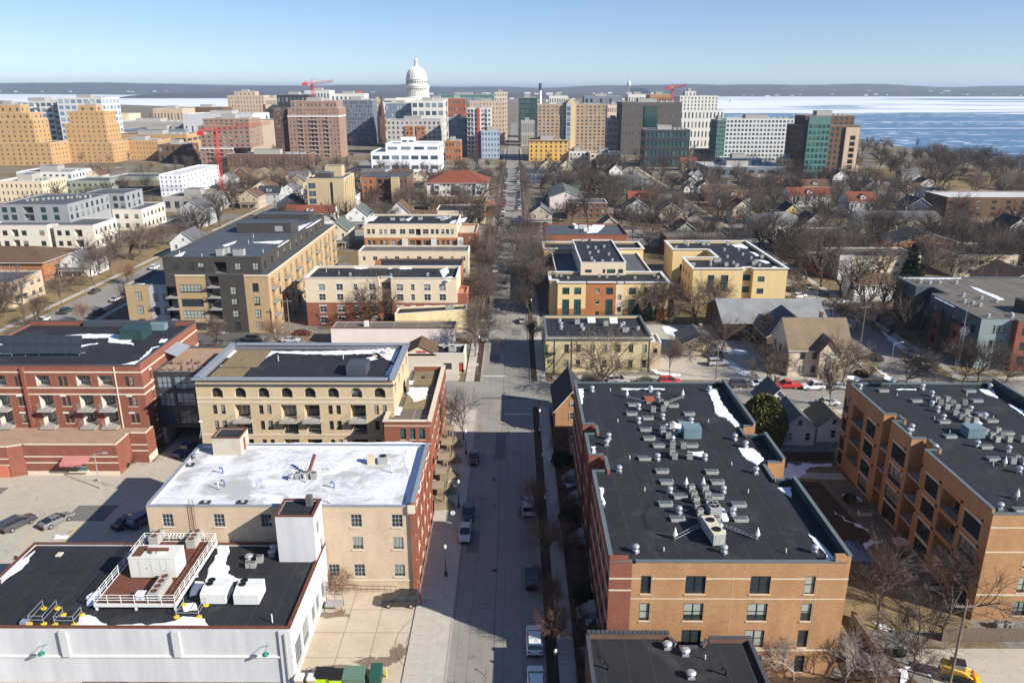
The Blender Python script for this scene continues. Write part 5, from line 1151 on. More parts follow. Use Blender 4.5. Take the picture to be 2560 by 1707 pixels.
b.rect(-15.2+.01, -12.6, 199.5, 207, 0, 8.2, B_RED2, {1: [W_(c, 1.2, q, 1.7, 2, 2, FRW, GL) for c in (2, 5.4) for q in (1, 4.4)]}, plain('salmon_deck', (0.5,0.2,0.12), .8), .5, .25, plain('salmon_trim', (0.55,0.25,0.17), .8))
rooftop(b, 'F', [(380,920),(483,940)], 12.5, T_TALL, 'vent_pipe'); rooftop(b, 'F', [(572,945),(905,950),(1205,945)], 12.5, T_MUSH, 'mushroom_vent')
for pts in ([(590,885),(700,873),(720,885),(650,892)], [(960,885),(1060,876),(1080,890),(980,892)], [(1300,900),(1370,880),(1380,920),(1330,960)], [(1350,960),(1410,950),(1390,995),(1340,985)], [(860,888),(920,885),(900,893)]): snow('F', pts, 12.51, .1, 'on the cream and red apartments')
landmark('cream and red apartments', -35, 200, 10)
b = Bld('low_building', 'long dark roofed brick building behind the cream and red apartments', 'building', (-30, 241))
b.rect(-43.5, -16.6, 236, 246.5, 0, 7.8, B_ORANGE, {0: [W_(c, 1.2, 4.6, 1.5, 2, 2, FRW, GL) for c in even(26.9, 7, 2)]}, BLACKROOF, .2, .3, COPDARK); b.box('chimney', -43.3, -41.9, 237, 239, 7.8, 9.2, B_ORANGE)
b = Bld('apartment_block', 'plain cream two storey apartments with gravel roof left of the street', 'apartment building', (-34, 260))
b.rect(-52, -15.5, 255, 265, 0, 8.4, STUCCO, {0: [W_(c, 1.5 if i % 2 else 1.0, q, 1.4, 2, 1, FRW, GLD) for q in (1.5, 5.6) for i, c in enumerate(even(36.5, 10, 1.8))], 1: [W_(c, 1.2, q, 1.4, 1, 1, FRW, GLD) for q in (1.5, 5.6) for c in (3, 7)]}, GRAVEL, .3, .3, COPWHITE)
b = Bld('apartment_block', 'cream and brick apartments with bay windows and black snowy roof', 'apartment building', (-40, 312))
def mw(q, fr=FRW): return [W_(c, 1.3, q, 1.9, 1, 2, fr, GLD, COPWHITE) for c in (1.8, 3.6, 6.4, 8.2, 26.4, 28.2, 30.4, 32.2, 34.0)] + [W_(c, 2.2, q, 1.9, 2, 2, fr, GLD, COPWHITE) for c in (11.2, 14.9, 18.4, 23.8)] + [BAL(20.9, 2.0, q-.4, 2.4, 1.5)]
b.rect(-58.3, -22.4, 299, 323, 0, 5.2, B_ORANGE, {0: mw(2.3), 1: [W_(c, 1.4, 2.3, 1.8, 2, 2, FRW, GLD) for c in even(24, 5, 2.5)]}); b.rect(-58.3, -22.4, 299, 323, 5.202, 10, STUCCO, {0: mw(6.6), 1: [W_(c, 1.4, 6.6, 1.8, 2, 2, FRW, GLD) for c in even(24, 5, 2.5)]}, BLACKROOF, .5, .3, COPWHITE, name='upper_wall', foot=False)
b.rect(-22.39, -15.0, 302, 323, 0, 6.0, B_RED2, {1: [W_(c, 1.2, q, 1.7, 1, 2, FRW, GLD) for q in (.8, 3.6) for c in even(21, 6, 2)], 0: [W_(c, 1.0, q, 1.7, 1, 2, FRW, GLD) for q in (.8, 3.6) for c in (2, 5)]}, plain('cream_deck', (0.5,0.42,0.32), .8), .6, .3, STUCCO)
for x in (-42.6, -31.4, -21.2): b.box('bay_window', x-1.0, x+1.0, 297.9, 298.99 if x < -22.5 else 301.9, 1.6, 4.9, FRW)
for x in (-49, -45, -38, -29, -27): free(unit('rooftop_unit', 1.6, 1.4, 1.0, UNITGREY, 1), 'rooftop_unit', x, 313+rnd.uniform(-4, 4), 10, 'grey rooftop unit', 'on the bay window apartments', 'rooftop unit')
for pts in ([(720,500),(760,465),(800,462),(760,500)], [(1400,500),(1530,470),(1500,510),(1380,520)], [(1260,470),(1400,462),(1360,485)], [(1020,490),(1090,462),(1050,500)]): snow('F', pts, 10.01, .12, 'on the bay window apartments')
landmark('bay window apartments', -40, 300, 8)
b = Bld('low_building', 'black flat roofed cream shop with copper hipped corner left of the street', 'shop', (-25, 375))
b.rect(-36.8, -14.2, 363.5, 384, 0, 5.6, STUCCO, {0: [W_(c, 1.6, 1.6, 2.2, 1, 2, FRT, GLD) for c in (15.5, 17.6, 20)]}, BLACKROOF, .4, .3, COPWHITE)
house('corner_pavilion', 'copper coloured hip roofed pavilion at the corner of the black roofed shop', 'pavilion', -13.0, 389, 6.5, 6.5, 5.6, 7.8, B_ORANGE, plain('copper_tile', (0.45,0.19,0.12), .7), 'x', 3.2, chimney=False, wins=(2, 2))
b = Bld('apartment_block', 'yellow brick flat roofed low block before the red roofed hall', 'apartment building', (-30, 410)); b.rect(-44.4, -15.8, 405, 416, 0, 5.8, B_GOLD, {0: [W_(c, 1.4, 3.2, 1.5, 2, 2, FRT, GLD) for c in even(28.6, 8, 2)]}, GRAVEL, .3, .3, STONE)
r = house('red_roofed_hall', 'white apartment house with wide red brown hipped roof beside the street', 'apartment building', -32.5, 455, 33.5, 30, 10.4, 15.5, PALESTONE, SH_RED, 'x', 11, wins=(9, 3), chimney=False, over=1.0)
for x in (-11, 0.5, 12):
    bo = put(box_mesh(3.2, 1.2, 9.0, FRW), 'bay_window', r, (x, -15.004, .4))
    for q in (.6, 3.6, 6.6): put(win_mesh(2.3, 1.7, 2, 2, FRG, GLD), 'window', bo, (0, -1.29, q))
landmark('red roofed hall', -32.5, 440, 10)
b = Bld('apartment_tower', 'tan brick mid rise with dark vertical window strips left of the red roofed hall', 'tower', (-89, 383)); TANP = brick('straw_brick', (0.52,0.41,0.25), (0.45,0.35,0.2), (0.5,0.41,0.28), var=.1)
b.rect(-98, -80.4, 371, 396, 0, 19.4, TANP, {0: [W_(2.4, 3.4, q, 2.6, 2, 2, FRG, GLB) for q in (.8, 4.4, 8, 11.6, 15.2)] + [W_(11.6, 1.3, .8, 17.4, 1, 10, FRD, GLD)], 1: [W_(c, 1.5, .8, 17.4, 1, 10, FRD, GLD) for c in (3, 8, 13, 18, 22.6)]}, BLUEROOF, .5, .3, COPWHITE)
b.rect(-94, -86.6, 372.5, 379, 19.4, 22.2, GREYPANEL, {}, GREYROOF, .15, .2, foot=False, name='penthouse_wall'); b.rect(-92, -84, 384, 391, 19.4, 24.2, TANP, {}, GREYROOF, .3, .2, foot=False, name='penthouse_wall')
for y in (376.4, 381.4, 386.4): b.box('fin', -80.39, -79.6, y, y+2.2, 0, 19.6, TANP)
landmark('tan window strip tower', -89, 372, 14)
b = Bld('apartment_block', 'brown and orange brick flats with one tan fin beside the tan tower', 'apartment building', (-70, 446))
b.block([(-84,432),(-76,432),(-59,432),(-59,460),(-84,460)], 0, 13.6, B_BROWN, {0: [W_(c, 1.5, q, 1.7, 2, 2, FRG, GLD) for q in (1, 4.2, 7.4, 10.6) for c in (2, 5)], 1: [BAL(c, 2.4, q-.2, 2.4, 1.3) for q in (1, 4.2, 7.4, 10.6) for c in (2, 5.4)] + [W_(c, 1.4, q, 1.7, 2, 2, FRG, GLD) for q in (1, 4.2, 7.4, 10.6) for c in (13.6, 15.8)], 2: [W_(c, 1.4, q, 1.7, 2, 2, FRG, GLD) for q in (1, 4.2, 7.4, 10.6) for c in (4, 10, 16, 22)]}, BLUEROOF, .5, .3, COPDARK, {0: B_ORANGE})
b.box('fin', -67.4, -63.2, 429, 431.98, 0, 14.2, TANP)
# charcoal and tan mid-rise
b = Bld('apartment_block', 'charcoal and tan mid rise apartments with many balconies left of centre', 'apartment building', (-80, 230))
TANB = brick('sand_brick', (0.44,0.31,0.175), (0.38,0.26,0.14), (0.42,0.32,0.2), var=.1); PANE = dict(nx=2, ny=2, fr=FRD, gl=GLP)
low = [W_(c, 1.5, q, 2.2, 2, 2, FRD, GLP) for q in (.6, 3.6, 6.6, 8.9) for c in (3.4, 8.1, 10.4)]
b.block([(-100.5,195),(-94.4,195),(-88.6,195),(-88.6,212),(-100.5,212)], 0, 11.6, TANB, {0: [W_(3.2, 1.7, q, 2.3, 2, 2, FRD, GLP) for q in (.6, 4.2, 7.8)], 1: [W_(c, 1.5, q, 2.1, 2, 2, FRD, GLP) for q in (.6, 4.0, 7.6) for c in (1.5, 4.2)]}, BLUEROOF, .4, .3, COPGREY, {1: SD_GREY})
fr_ = {0: [BAL(1.2, 2.4, q, 2.6, 1.4, FRD, GLB, DARKMETAL, CONC, 1.2) for q in (.3, 3.4, 6.5, 9.6)], 1: [W_(3.6, 5.6, q, 2.1, 6, 2, FRD, GLP) for q in (.6, 3.8, 6.9, 10.6)], 2: [BAL(2.0, 2.6, q, 2.6, 1.4, FRD, GLD, DARKMETAL, CONC, 1.2) for q in (.3, 3.4, 6.5, 9.6, 12.3)], 3: [W_(2.6, 1.6, q, 2.1, 2, 2, FRD, GLP) for q in (.7, 3.9, 7.0, 10.1)], 4: [W_(2.7, 1.6, q, 2.3, 2, 2, FRD, GLP) for q in (.6, 3.9, 7.2, 10.8)]}
L = 78.0; fr_[5] = []
for i in range(13):
    c = 3.5 + i*5.8
    for q in (.6, 4.2, 7.8, 11.4):
        fr_[5].append(W_(c, 1.7, q, 2.3, 2, 2, FRD, GLP) if i % 2 else BAL(c, 2.6, q-.3, 2.6, 1.4, FRD, GLD, DARKMETAL, CONC, 1.3))
b.block([(-88.5,192.4),(-86,192.4),(-78.4,192.4),(-74.2,192.4),(-68.6,192.4),(-62.5,192.4),(-62.5,270),(-88.5,270)], 0, 15.3, TANB, fr_, None, walls={0: GREYPANEL, 2: GREYPANEL, 3: GREYPANEL})
up = {0: [W_(c, 1.6, 16.1, 2.0, 2, 2, FRD, GLP) for c in (3, 7, 9.6, 19, 23.5)] + [BAL(14.5, 3, 15.5, 2.8, 1.6)], 1: [W_(c, 1.5, 16.1, 2.0, 2, 2, FRD, GLP) for c in even(66, 11, 3)]}
r_ = MB(); r_.quad([(-88.5+80,192.4-230,15.3),(-62.5+80,192.4-230,15.3),(-62.5+80,40,15.3),(-88.5+80,40,15.3)], BLUEROOF); r_.build('lower_roof', b.root)
b.rect(-89.2, -64.2, 193.6, 262, 15.304, 19.2, GREYPANEL, up, BLUEROOF, .35, .3, COPDARK, foot=False, name='upper_wall')
b.rect(-82.5, -66.5, 230, 238, 19.2, 22.0, GREYPANEL, {0: [W_(12.6, 2.6, 19.7, 1.8, 1, 1, FRG, FRG, name='louvre')]}, BLUEROOF, .1, .2, COPDARK, foot=False, name='penthouse_wall'); b.rect(-84, -67, 254, 261, 19.2, 20.9, GREYPANEL, {}, BLUEROOF, .1, .2, COPDARK, foot=False, name='penthouse_wall')
b.rect(-98, -89.3, 244, 262, 0, 15, GREYPANEL, {0: [W_(c, 1.6, q, 2, 2, 2, FRD, GLD) for c in (2, 6) for q in (8, 11.4)]}, BLUEROOF, .4, .3, COPDARK)
b.band(-68.6, -62.3, 192.4, 14.9, .35, STONE, .15); b.band(-86, -78.4, 192.4, 14.9, .35, STONE, .15); b.band(192.4, 270, -62.5, 14.9, .35, STONE, .15, 'E')
for p in ((1510,600),(1545,590),(1625,600),(1650,600)):
    x, y = Z('E', *p, 19.2); free(T_CONDB, 'air_conditioner', x, y, 19.2, 'cream rooftop air conditioner', 'on the charcoal apartments', 'air conditioner', 0, None, (1.6, 1.6, 1.5))
rooftop(b, 'E', [(1382,615),(1230,595),(1700,520),(1800,585),(1733,480)], 19.2, T_TALL, 'vent_pipe')
for pts in ([(1700,510),(1980,495),(1900,545),(1920,520)], [(1520,530),(1620,500),(1600,515),(1540,540)], [(2040,400),(2200,350),(2140,390),(2040,440)], [(1190,605),(1270,572),(1240,605)], [(930,795),(1010,790),(960,800)]): snow('E', pts, 19.21 if pts[0][0] > 1000 else 11.61, .1, 'on the charcoal apartments')
landmark('charcoal apartments', -78, 196, 14)
# grey and white stepped apartments far left
b = Bld('apartment_block', 'grey apartments stepped back over a white lower storey at far left', 'apartment building', (-185, 330))
WH = plain('offwhite_panel', (0.62,0.57,0.49), .85, .06)
def pod(L, n): return [W_(c, 1.9 if i % 3 else 1.4, q, 1.9, 2, 2, FRD, GL) for q in (1.2, 5.6) for i, c in enumerate(even(L, n, 2))]
b.block([(-206,302.5),(-182.6,302.5),(-182.6,306),(-180.2,306),(-180.2,302.5),(-164.6,302.5),(-164.6,321),(-206,321)], 0, 9, WH, {0: [o_ for q in (1.2, 5.3) for o_ in [W_(c, 2.0, q, 2.0, 2, 2, FRD, GL) for c in (3, 6.5, 14, 21)] + [BAL(10.4, 2.6, q-.4, 2.8, 1.6)]], 4: [o_ for q in (1.2, 5.3) for o_ in [W_(c, 1.8, q, 2.0, 2, 2, FRD, GL) for c in (2, 5.2)] + [BAL(9.5, 3, q-.4, 2.8, 1.6)]], 5: pod(18.5, 5)}, GREYROOF, .3, .3, COPWHITE)
b.rect(-206, -178, 311, 344, 9.004 if False else 0, 16, GREYSIDE, {0: [W_(c, 2.2, q, 2.1, 2, 2, FRD, GLG) for q in (10, 13) for c in (2.5, 6, 18, 23)] + [BAL(12, 4, q-.3, 2.6, 1.6) for q in (10, 13)], 1: [W_(c, 1.8, q, 2.0, 2, 2, FRD, GL) for q in (10, 13) for c in even(33, 8, 2)]}, GREYROOF, .4, .3, COPDARK)
b.rect(-177.9, -164.8, 344.5, 368, 0, 9, WH, {0: [W_(c, 1.8, q, 2, 2, 2, FRD, GL) for q in (1.2, 5.3) for c in (2, 6, 10.5)], 1: pod(23.5, 6)}, GREYROOF, .3, .3, COPWHITE); b.rect(-190, -171.5, 345, 362, 9.004, 16, GREYSIDE, {0: [W_(c, 2, q, 2.1, 2, 2, FRD, GL) for q in (9.8, 13) for c in (10, 14, 17)], 1: [W_(c, 1.8, q, 2, 2, 2, FRD, GL) for q in (9.8, 13) for c in (3, 8, 13)]}, GREYROOF, .4, .3, COPDARK, foot=False)
for i in range(14):
    x = -200+i*1.5; free(T_COND, 'air_conditioner', x, 322+i*.9+rnd.uniform(-.8,.8), 16, 'pale air conditioner in a long row', 'on the grey stepped apartments', 'air conditioner', rnd.random(), 'air conditioners on the grey apartments', (1.2,1.2,1.2))
landmark('grey stepped apartments', -185, 305, 10)
house('brown_roofed_hall', 'long brick house with brown hipped roof at the left edge by the side street', 'apartment building', -172, 260, 36, 22, 6.5, 9.5, B_ORANGE, SH_BROWN, 'x', 8, wins=(9, 2), chimney=False, over=.9)
b = Bld('brick_walkup', 'tan brick flat roofed walk up by the left side street', 'apartment building', (-153, 224)); b.rect(-166, -144.2, 216, 232, 0, 7, B_PINKTAN, {0: [W_(c, 1.6, q, 1.5, 2, 1, FRW, GLD) for q in (1, 4.2) for c in (14, 18)], 1: [W_(c, 1.8, q, 1.6, 2, 1, FRW, GLD) for q in (1, 4.2) for c in (2.5, 6.5, 10.5, 14)]}, GREYROOF, .3, .3, COPWHITE)
b.box('awning', -144.19, -143.2, 217, 222, 2.6, 2.9, BLACK)

# ================================================================== MIDDLE DISTANCE, RIGHT
b = Bld('yellow_brick_building', 'old yellow brick two storey building with black roof at the right street corner', 'building', (19, 172))
yw = [W_(c, 1.0, q, 1.9, 1, 2, FRT, GLD, STONE) for q in (1.0, 4.6) for c in (4.6, 7.2, 10.3, 13.0, 16, 18.8, 21.8)]
b.rect(6.8, 30.0, 163.2, 179.5, 0, 7.9, B_YELLOW, {0: yw, 3: [W_(c, 1.0, q, 1.9, 1, 2, FRT, GLD, STONE) for q in (1, 4.6) for c in even(16.3, 5, 2)]}, BLACKROOF, {0: .25, '*': .5}, .35, COPTEAL)
b.band(6.6, 30.2, 163.2, 7.6, .3, COPTEAL, .35, name='cornice')
for x in (8.7, 12.5, 29.6): b.box('downpipe', x, x+.12, 163.08, 163.2, .1, 7.6, GREENMETAL)
b.rect(30.01, 32.5, 164.6, 171, 0, 6.2, B_PINKTAN, {0: [W_(1.2, .9, 4.0, 1.1, 1, 1, FRD, GLD)]}, WHITEFAR, .3, .25, COPWHITE)
b.box('door_canopy', 6.6, 9.0, 162.3, 163.2, 4.4, 4.6, GREENMETAL); b.box('hanging_sign', 7.2, 7.3, 161.9, 163.1, 4.7, 6.6, BLACK)
m = MB(); m.box(-.75,.75,-.05,0,0,.8,BLACK); m.build('wall_sign', b.root, (8.0-19, 163.19-172, 2.2))
m = MB()
for i, (x, wdt, zz) in enumerate(((-.35,.22,.45),(.2,.5,.45),(.2,.5,.2),(-.35,.16,.2))): m.box(x-wdt/2,x+wdt/2,-.07,-.052,zz,zz+.12,COPWHITE)
m.build('sign_lettering', b.root, (8.0-19, 163.19-172, 2.2))
rooftop(b, 'G', [(333,890),(345,920),(346,950),(515,930),(530,960),(990,955),(850,930),(870,915),(900,965)], 7.9, T_MUSH, 'mushroom_vent')
for p in ((600,890),(785,895)):
    x, y = Z('G', *p, 7.9); m = MB(); m.quad([(-.9,-.8,.1),(.9,-.8,.1),(.9,.8,1.0),(-.9,.8,1.0)], UNITWHITE); m.quad([(-.9,.8,0),(-.9,-.8,0),(-.9,-.8,.1),(-.9,.8,1.0)], UNITWHITE); m.quad([(.9,-.8,0),(.9,.8,0),(.9,.8,1.0),(.9,-.8,.1)], UNITWHITE); m.quad([(.9,.8,0),(-.9,.8,0),(-.9,.8,1),(.9,.8,1)], UNITWHITE); m.quad([(-.9,-.8,0),(.9,-.8,0),(.9,-.8,.1),(-.9,-.8,.1)], UNITWHITE); m.build('roof_monitor', b.root, (x-19,y-172,7.9))
for p in ((480,905),(720,920),(880,975)):
    x, y = Z('G', *p, 7.9); free(T_CONDB, 'air_conditioner', x, y, 7.9, 'dull rooftop air conditioner', 'on the yellow brick building', 'air conditioner', 0, 'air conditioners on the yellow brick building')
landmark('yellow brick building', 19, 165, 6)
b = Bld('apartment_block', 'yellow stucco and orange brick apartments with taller centre right of the street', 'apartment building', (26, 235))
def tallw(c): return [W_(c, 1.9, 0.6, 4.9, 2, 4, FRD, GLG), W_(c, 1.9, 6.9, 1.9, 2, 2, FRD, GLG)]
ff = {0: tallw(2.2) + tallw(5.4), 1: tallw(6.4) + [W_(3.2, 1.0, q, 1.1, 1, 1, FRD, GL, COPWHITE) for q in (1, 4.2, 7.4)], 2: [W_(1.0, 1.0, q, 1.4, 1, 1, FRD, GLD) for q in (2, 5.4)], 3: tallw(2.4) + [W_(c, 1.0, q, 1.8, 1, 2, FRD, GLG) for q in (1, 4, 7) for c in (6, 8.6)], 5: [W_(c, 1.2, q, 1.8, 1, 2, FRD, GLG) for q in (1, 4, 7) for c in (3, 9)]}
b.block([(11.6,205.4),(19.2,205.4),(27.4,205.4),(29.4,205.4),(41.6,205.4),(41.6,218),(9.6,218),(9.6,208),(11.6,208)], 0, 9.7, STUCCO_Y, ff, BLACKROOF, .5, .3, COPWHITE, {1: B_ORANGE, 2: STUCCO}, copo=.35, coph=.22)
[b.band(q0, q1, 205.4, 0, 2.9, B_ORANGE, .05, name='brick_base') for q0, q1 in ((11.6,12.85),(14.75,16.05),(17.95,19.2),(29.45,30.85),(32.75,34.9),(35.9,37.5),(38.5,41.6))]
b.rect(12, 40, 218.01, 251.9, 0, 8.6, STUCCO_Y, {3: [W_(c, 1.6, q, 1.8, 2, 2, FRD, GLG) for q in (1.5, 5) for c in even(33, 6, 3)]}, GREYROOF, .4, .3, COPWHITE)
b.rect(18.6, 31.4, 216.5, 251.5, 8.65, 13.0, STUCCO, {0: [W_(2.2, 1.9, 10.4, .9, 2, 1, FRD, GLG), W_(8.6, 2.4, 10.2, 1.2, 3, 1, FRD, GLG), W_(6.6, .7, 10.2, 1.2, 1, 1, FRD, GLG), W_(11.3, 1.4, 10.2, 1.2, 2, 1, FRD, GLG)]}, BLACKROOF, .3, .3, COPWHITE, foot=False, name='upper_wall')
b.rect(9.4, 42, 252, 264, 0, 9.7, STUCCO_Y, {}, BLACKROOF, .5, .3, COPWHITE, copo=.35, coph=.22)
rooftop(b, 'G', [(460,255),(530,215),(598,210),(568,270),(633,275),(705,265),(585,320),(655,310),(600,365),(690,390),(620,390),(773,380),(745,330)], 13.0, T_MUSH, 'mushroom_vent')
for p in ((310,510),(345,510),(730,520),(965,530),(1130,520),(1160,525),(665,515),(820,510),(405,530)):
    x, y = Z('G', *p, 9.7); free(T_COND, 'air_conditioner', x, y, 9.7, 'small air conditioner', 'on the yellow and orange apartments', 'air conditioner', 0, 'air conditioners on the yellow and orange apartments')
landmark('yellow and orange apartments', 26, 207, 9)
b = Bld('apartment_block', 'yellow stucco U shaped apartments with cluttered black roof right of the tower', 'apartment building', (65, 245))
ff = {0: [W_(5.3, 1.9, 3.2, 5.0, 2, 4, FRD, GLG), W_(9.3, 2.2, 3.2, 5.0, 2, 4, FRD, GLG)], 2: [W_(2.4, 2.0, q, 1.6, 2, 2, FRD, GLG) for q in (2.6, 6.2)], 8: [W_(c, 1.3, q, 2.0, 1, 2, FRD, GLD) for q in (2, 6) for c in (3, 7, 11)]}
b.block([(52,223),(66.6,223),(66.6,224.6),(69.6,224.6),(69.6,223),(79.5,223),(79.5,266.5),(51.6,266.5),(51.6,251.5),(63,251.5),(63,239),(52,239)], 0, 9.4, STUCCO_Y, {0: ff[0], 4: ff[2], 10: ff[8], 2: [W_(1.6, 2.2, q, 1.8, 2, 1, FRD, GLG) for q in (2.6, 6.2)], 11: ff[8]}, BLACKROOF, .7, .35, COPWHITE, copo=.35, coph=.22)
b.band(69.62, 79.5, 223, 0, .9, B_ORANGE, .05, name='brick_base')
rooftop(b, 'G', [(1310,270),(1410,250),(1600,420),(1790,400),(1715,290),(1835,290),(1870,330),(1940,360),(1600,395),(1740,350),(1440,415),(1460,415),(2010,420),(1560,300)], 9.4, T_MUSH, 'mushroom_vent')
for p in ((1390,240),(1500,240),(1540,245),(1580,245),(1640,390),(1670,385),(1730,420),(1820,430),(1960,410),(1980,395),(2030,355),(1745,245)):
    x, y = Z('G', *p, 9.4); free(T_CONDB, 'air_conditioner', x, y, 9.4, 'dark air conditioner', 'on the U shaped yellow apartments', 'air conditioner', 0, 'air conditioners on the U shaped apartments')
for pts in ([(1770,240),(1870,235),(1930,265),(1900,275),(1800,262)], [(1920,300),(1990,310),(2030,335),(1980,335)], [(1975,370),(2060,375),(2110,395),(2060,400)], [(2115,428),(2180,428),(2190,446),(2130,445)]): snow('G', pts, 9.41, .12, 'on the U shaped yellow apartments')
landmark('U shaped yellow apartments', 66, 225, 8)
b = Bld('garden_shed', 'white roofed red shed between the yellow apartment blocks', 'shed', (46.5, 237)); b.rect(43.5, 48.5, 232, 240, 0, 3, B_RED, {}, WHITEFAR, .1, .2, COPWHITE)
b = Bld('low_building', 'red brick flat building with slate blue roof and white ducts right of the street', 'building', (27, 306))
b.rect(11.6, 42.6, 293, 318, 0, 7, B_RED2, {0: [W_(c, 1.8, 2.5, 2.6, 2, 2, FRD, GLD) for c in (3, 8, 20, 29)]}, BLUEROOF, .5, .3, plain('maroon_coping', (0.16,0.04,0.04), .7))
for x, y, w, d in ((24, 312, 1.4, 6), (27, 310, 3, 2), (30, 308, 2, 2), (27.5, 304, 1.5, 2.5)): free(unit('rooftop_unit', w, d, 1.2, UNITWHITE), 'rooftop_unit', x, y, 7, 'white roof duct unit', 'on the slate blue roof', 'rooftop unit', rnd.uniform(-.2,.2))
snow('G', [(610,75),(720,72),(650,140),(560,145)], 7.01, .15, 'on the slate blue roof')
b = Bld('low_building', 'brown brick flat roofed building behind the U shaped yellow apartments', 'building', (70, 300)); b.rect(57, 82, 292, 306, 0, 6.4, B_BROWN, {0: [W_(c, 1.4, 3.2, 1.4, 2, 1, FRW, GLD) for c in (4, 9, 14, 20)]}, GRAVEL, .3, .3, COPDARK)
# green grey and brick apartments by the right edge
b = Bld('apartment_block', 'green grey panel and brick apartments with grey roof by the right side street', 'apartment building', (122, 188))
GP = siding('sage_grey_panel', (0.20,0.25,0.25), .3); DKP = siding('deep_green_panel', (0.05,0.075,0.085), .3)
ff = [W_(c, .85, q, 1.9, 1, 2, FRD, GL) for q in (1.6, 4.8, 8.2) for c in (3.0, 4.1, 5.2)] + [W_(c, 1.0, q, 1.9, 1, 2, FRD, GL) for q in (1.6, 4.8, 8.2) for c in (9.0, 12.6, 14)]
wl = [W_(c, 1.7, q, 1.9, 2, 2, FRD, GL) for q in (1.0, 4.4, 7.6) for c in even(22, 5, 2.5)]
b.block([(103.2,166),(110.3,166),(110.3,164.2),(138,164.2),(138,206),(103.2,206),(103.2,195.6),(107.2,195.6),(107.2,188),(103.2,188)], 0, 11.4, DKP, {0: ff[:9], 2: [W_(c, 1.6, q, 1.9, 2, 2, FRD, GL) for q in (1.6, 4.8, 8.2) for c in (2, 5.6, 10, 15)], 9: wl, 5: [W_(c, 1.3, q, 1.9, 2, 2, FRD, GL) for q in (1, 4.4) for c in (3, 7)]}, GRAVEL, .25, .3, COPTEAL, {0: GP, 2: B_RED, 1: B_RED})
for y0 in (172, 181): b.rect(102.6, 103.19, y0, y0+4.2, 0, 8.0, B_RED, {3: [W_(2.1, 1.6, q, 2.0, 2, 2, FRD, GL) for q in (.8, 4.4)]}, None, foot=False)
b.rect(102.6, 103.19, 197.5, 204, 0, 8.0, B_RED, {3: [W_(3.2, 1.4, q, 2.0, 2, 2, FRD, GL) for q in (.8, 4.4)]}, None, foot=False)
rooftop(b, 'H', [(1560,500),(1840,605),(1920,675),(1990,630),(1980,690),(2120,655),(1780,500),(1480,490),(2050,780),(2245,770),(2250,785),(1640,500),(1850,660)], 11.4, T_MUSH, 'mushroom_vent')
b.box('penthouse', 116, 121, 170.5, 175.5, 11.4, 14.0, GREYPANEL)
x, y = Z('H', 2265, 640, 11.4); free(unit('rooftop_unit', 2.4, 1.6, 1.6, GALV), 'rooftop_unit', 124, 180.5, 11.4, 'galvanised rooftop unit', 'on the green grey apartments', 'rooftop unit')
for pts in ([(1890,520),(1960,540),(2190,635),(2140,640),(1940,555)], [(1260,452),(1580,455),(1850,452),(1800,460),(1500,462)], [(1590,615),(1640,620),(1800,700),(1760,700)]): snow('H', pts, 11.41, .12, 'on the green grey apartments')
landmark('green grey apartments', 120, 170, 9)
# flats behind, right
def flat(name, label, x0, x1, y0, y1, hh, wall, roof, n=5, rows=(1.2, 4.2), cat='apartment building', cop=COPWHITE, gl=GLD, fr=FRW, wd=1.5, ph=.3, side=True):
    b = Bld(name, label, cat, ((x0+x1)/2, (y0+y1)/2))
    sd = {0: [W_(c, wd, q, 1.4, 2, 1, fr, gl) for q in rows if q+1.5 < hh for c in even(x1-x0, n, 1.8)]}
    if side: sd[3 if x0 > 0 else 1] = [W_(c, 1.2, q, 1.4, 1, 1, fr, gl) for q in rows if q+1.5 < hh for c in even(y1-y0, max(2, int((y1-y0)/5)), 2)]
    b.rect(x0, x1, y0, y1, 0, hh, wall, sd, roof, ph, .3, cop); return b
x0, y0 = Z('H', 745, 260, 8); x1, _ = Z('H', 1390, 255, 8)
flat('apartment_block', 'white ended cream apartments with grey flat roof behind the parking lot', x0+2, x1+3, y0-1, y0+14, 7.4, SD_CREAM, GRAVEL, 5, (1.2, 4.4)); landmark('white ended cream apartments', x0+12, y0, 6)
m = MB(); x0b, y0b = x0+1.9, y0-1.2; m.box(-2.2,2.2,-.3,.3,0,8.2,SD_WHITE,False); tag(m.build('white_end_wall', None, (x0b+2.0, y0b-.2, 0)), 'white projecting stair bay on the cream apartments by the parking lot', 'stair bay')
house('brown_roofed_house', 'white house with brown roof left of the green grey apartments', 'house', *Z('H', 1050, 420, 7.2), 11, 9, 5.0, 7.4, SD_WHITE, SH_BROWN, 'x', wins=(3, 2))
house('salmon_gable_hall', 'salmon gable ended brick hall with dark roof at far right', 'hall', *Z('H', 1480, 80, 9), 26, 15, 6.5, 10, B_ORANGE, SH_DARK, 'y', wins=(4, 2), chimney=False)
house('salmon_gable_hall', 'salmon sided low hall behind trees at the right edge', 'hall', *Z('H', 2260, 380, 8), 16, 16, 5, 9, B_ORANGE, SH_BROWN, 'y', wins=(3, 1), chimney=False)
x0, y0 = Z('H', 1540, 170, 8); x1, _ = Z('H', 2290, 240, 8)
flat('apartment_block', 'cream flat roofed apartments with roof access hut near the right edge', x0+2, x1, y0-16, y0+6, 7, STUCCO, GRAVEL, 6)
x0, y0 = Z('H', 640, 290, 6); flat('low_building', 'orange brick low block with grey roof behind the parking lot', x0, x0+28, y0, y0+14, 5, B_ORANGE, GREYROOF, 3, (1.4,))
x0, y0 = Z('H', 330, 90, 7); x1, _ = Z('H', 935, 95, 7)
flat('apartment_block', 'golden brick flat apartments with blue grey roof right of centre', x0+3, x1, y0, y0+16, 6.6, B_GOLD, BLUEROOF, 4, (1.2, 4.0))
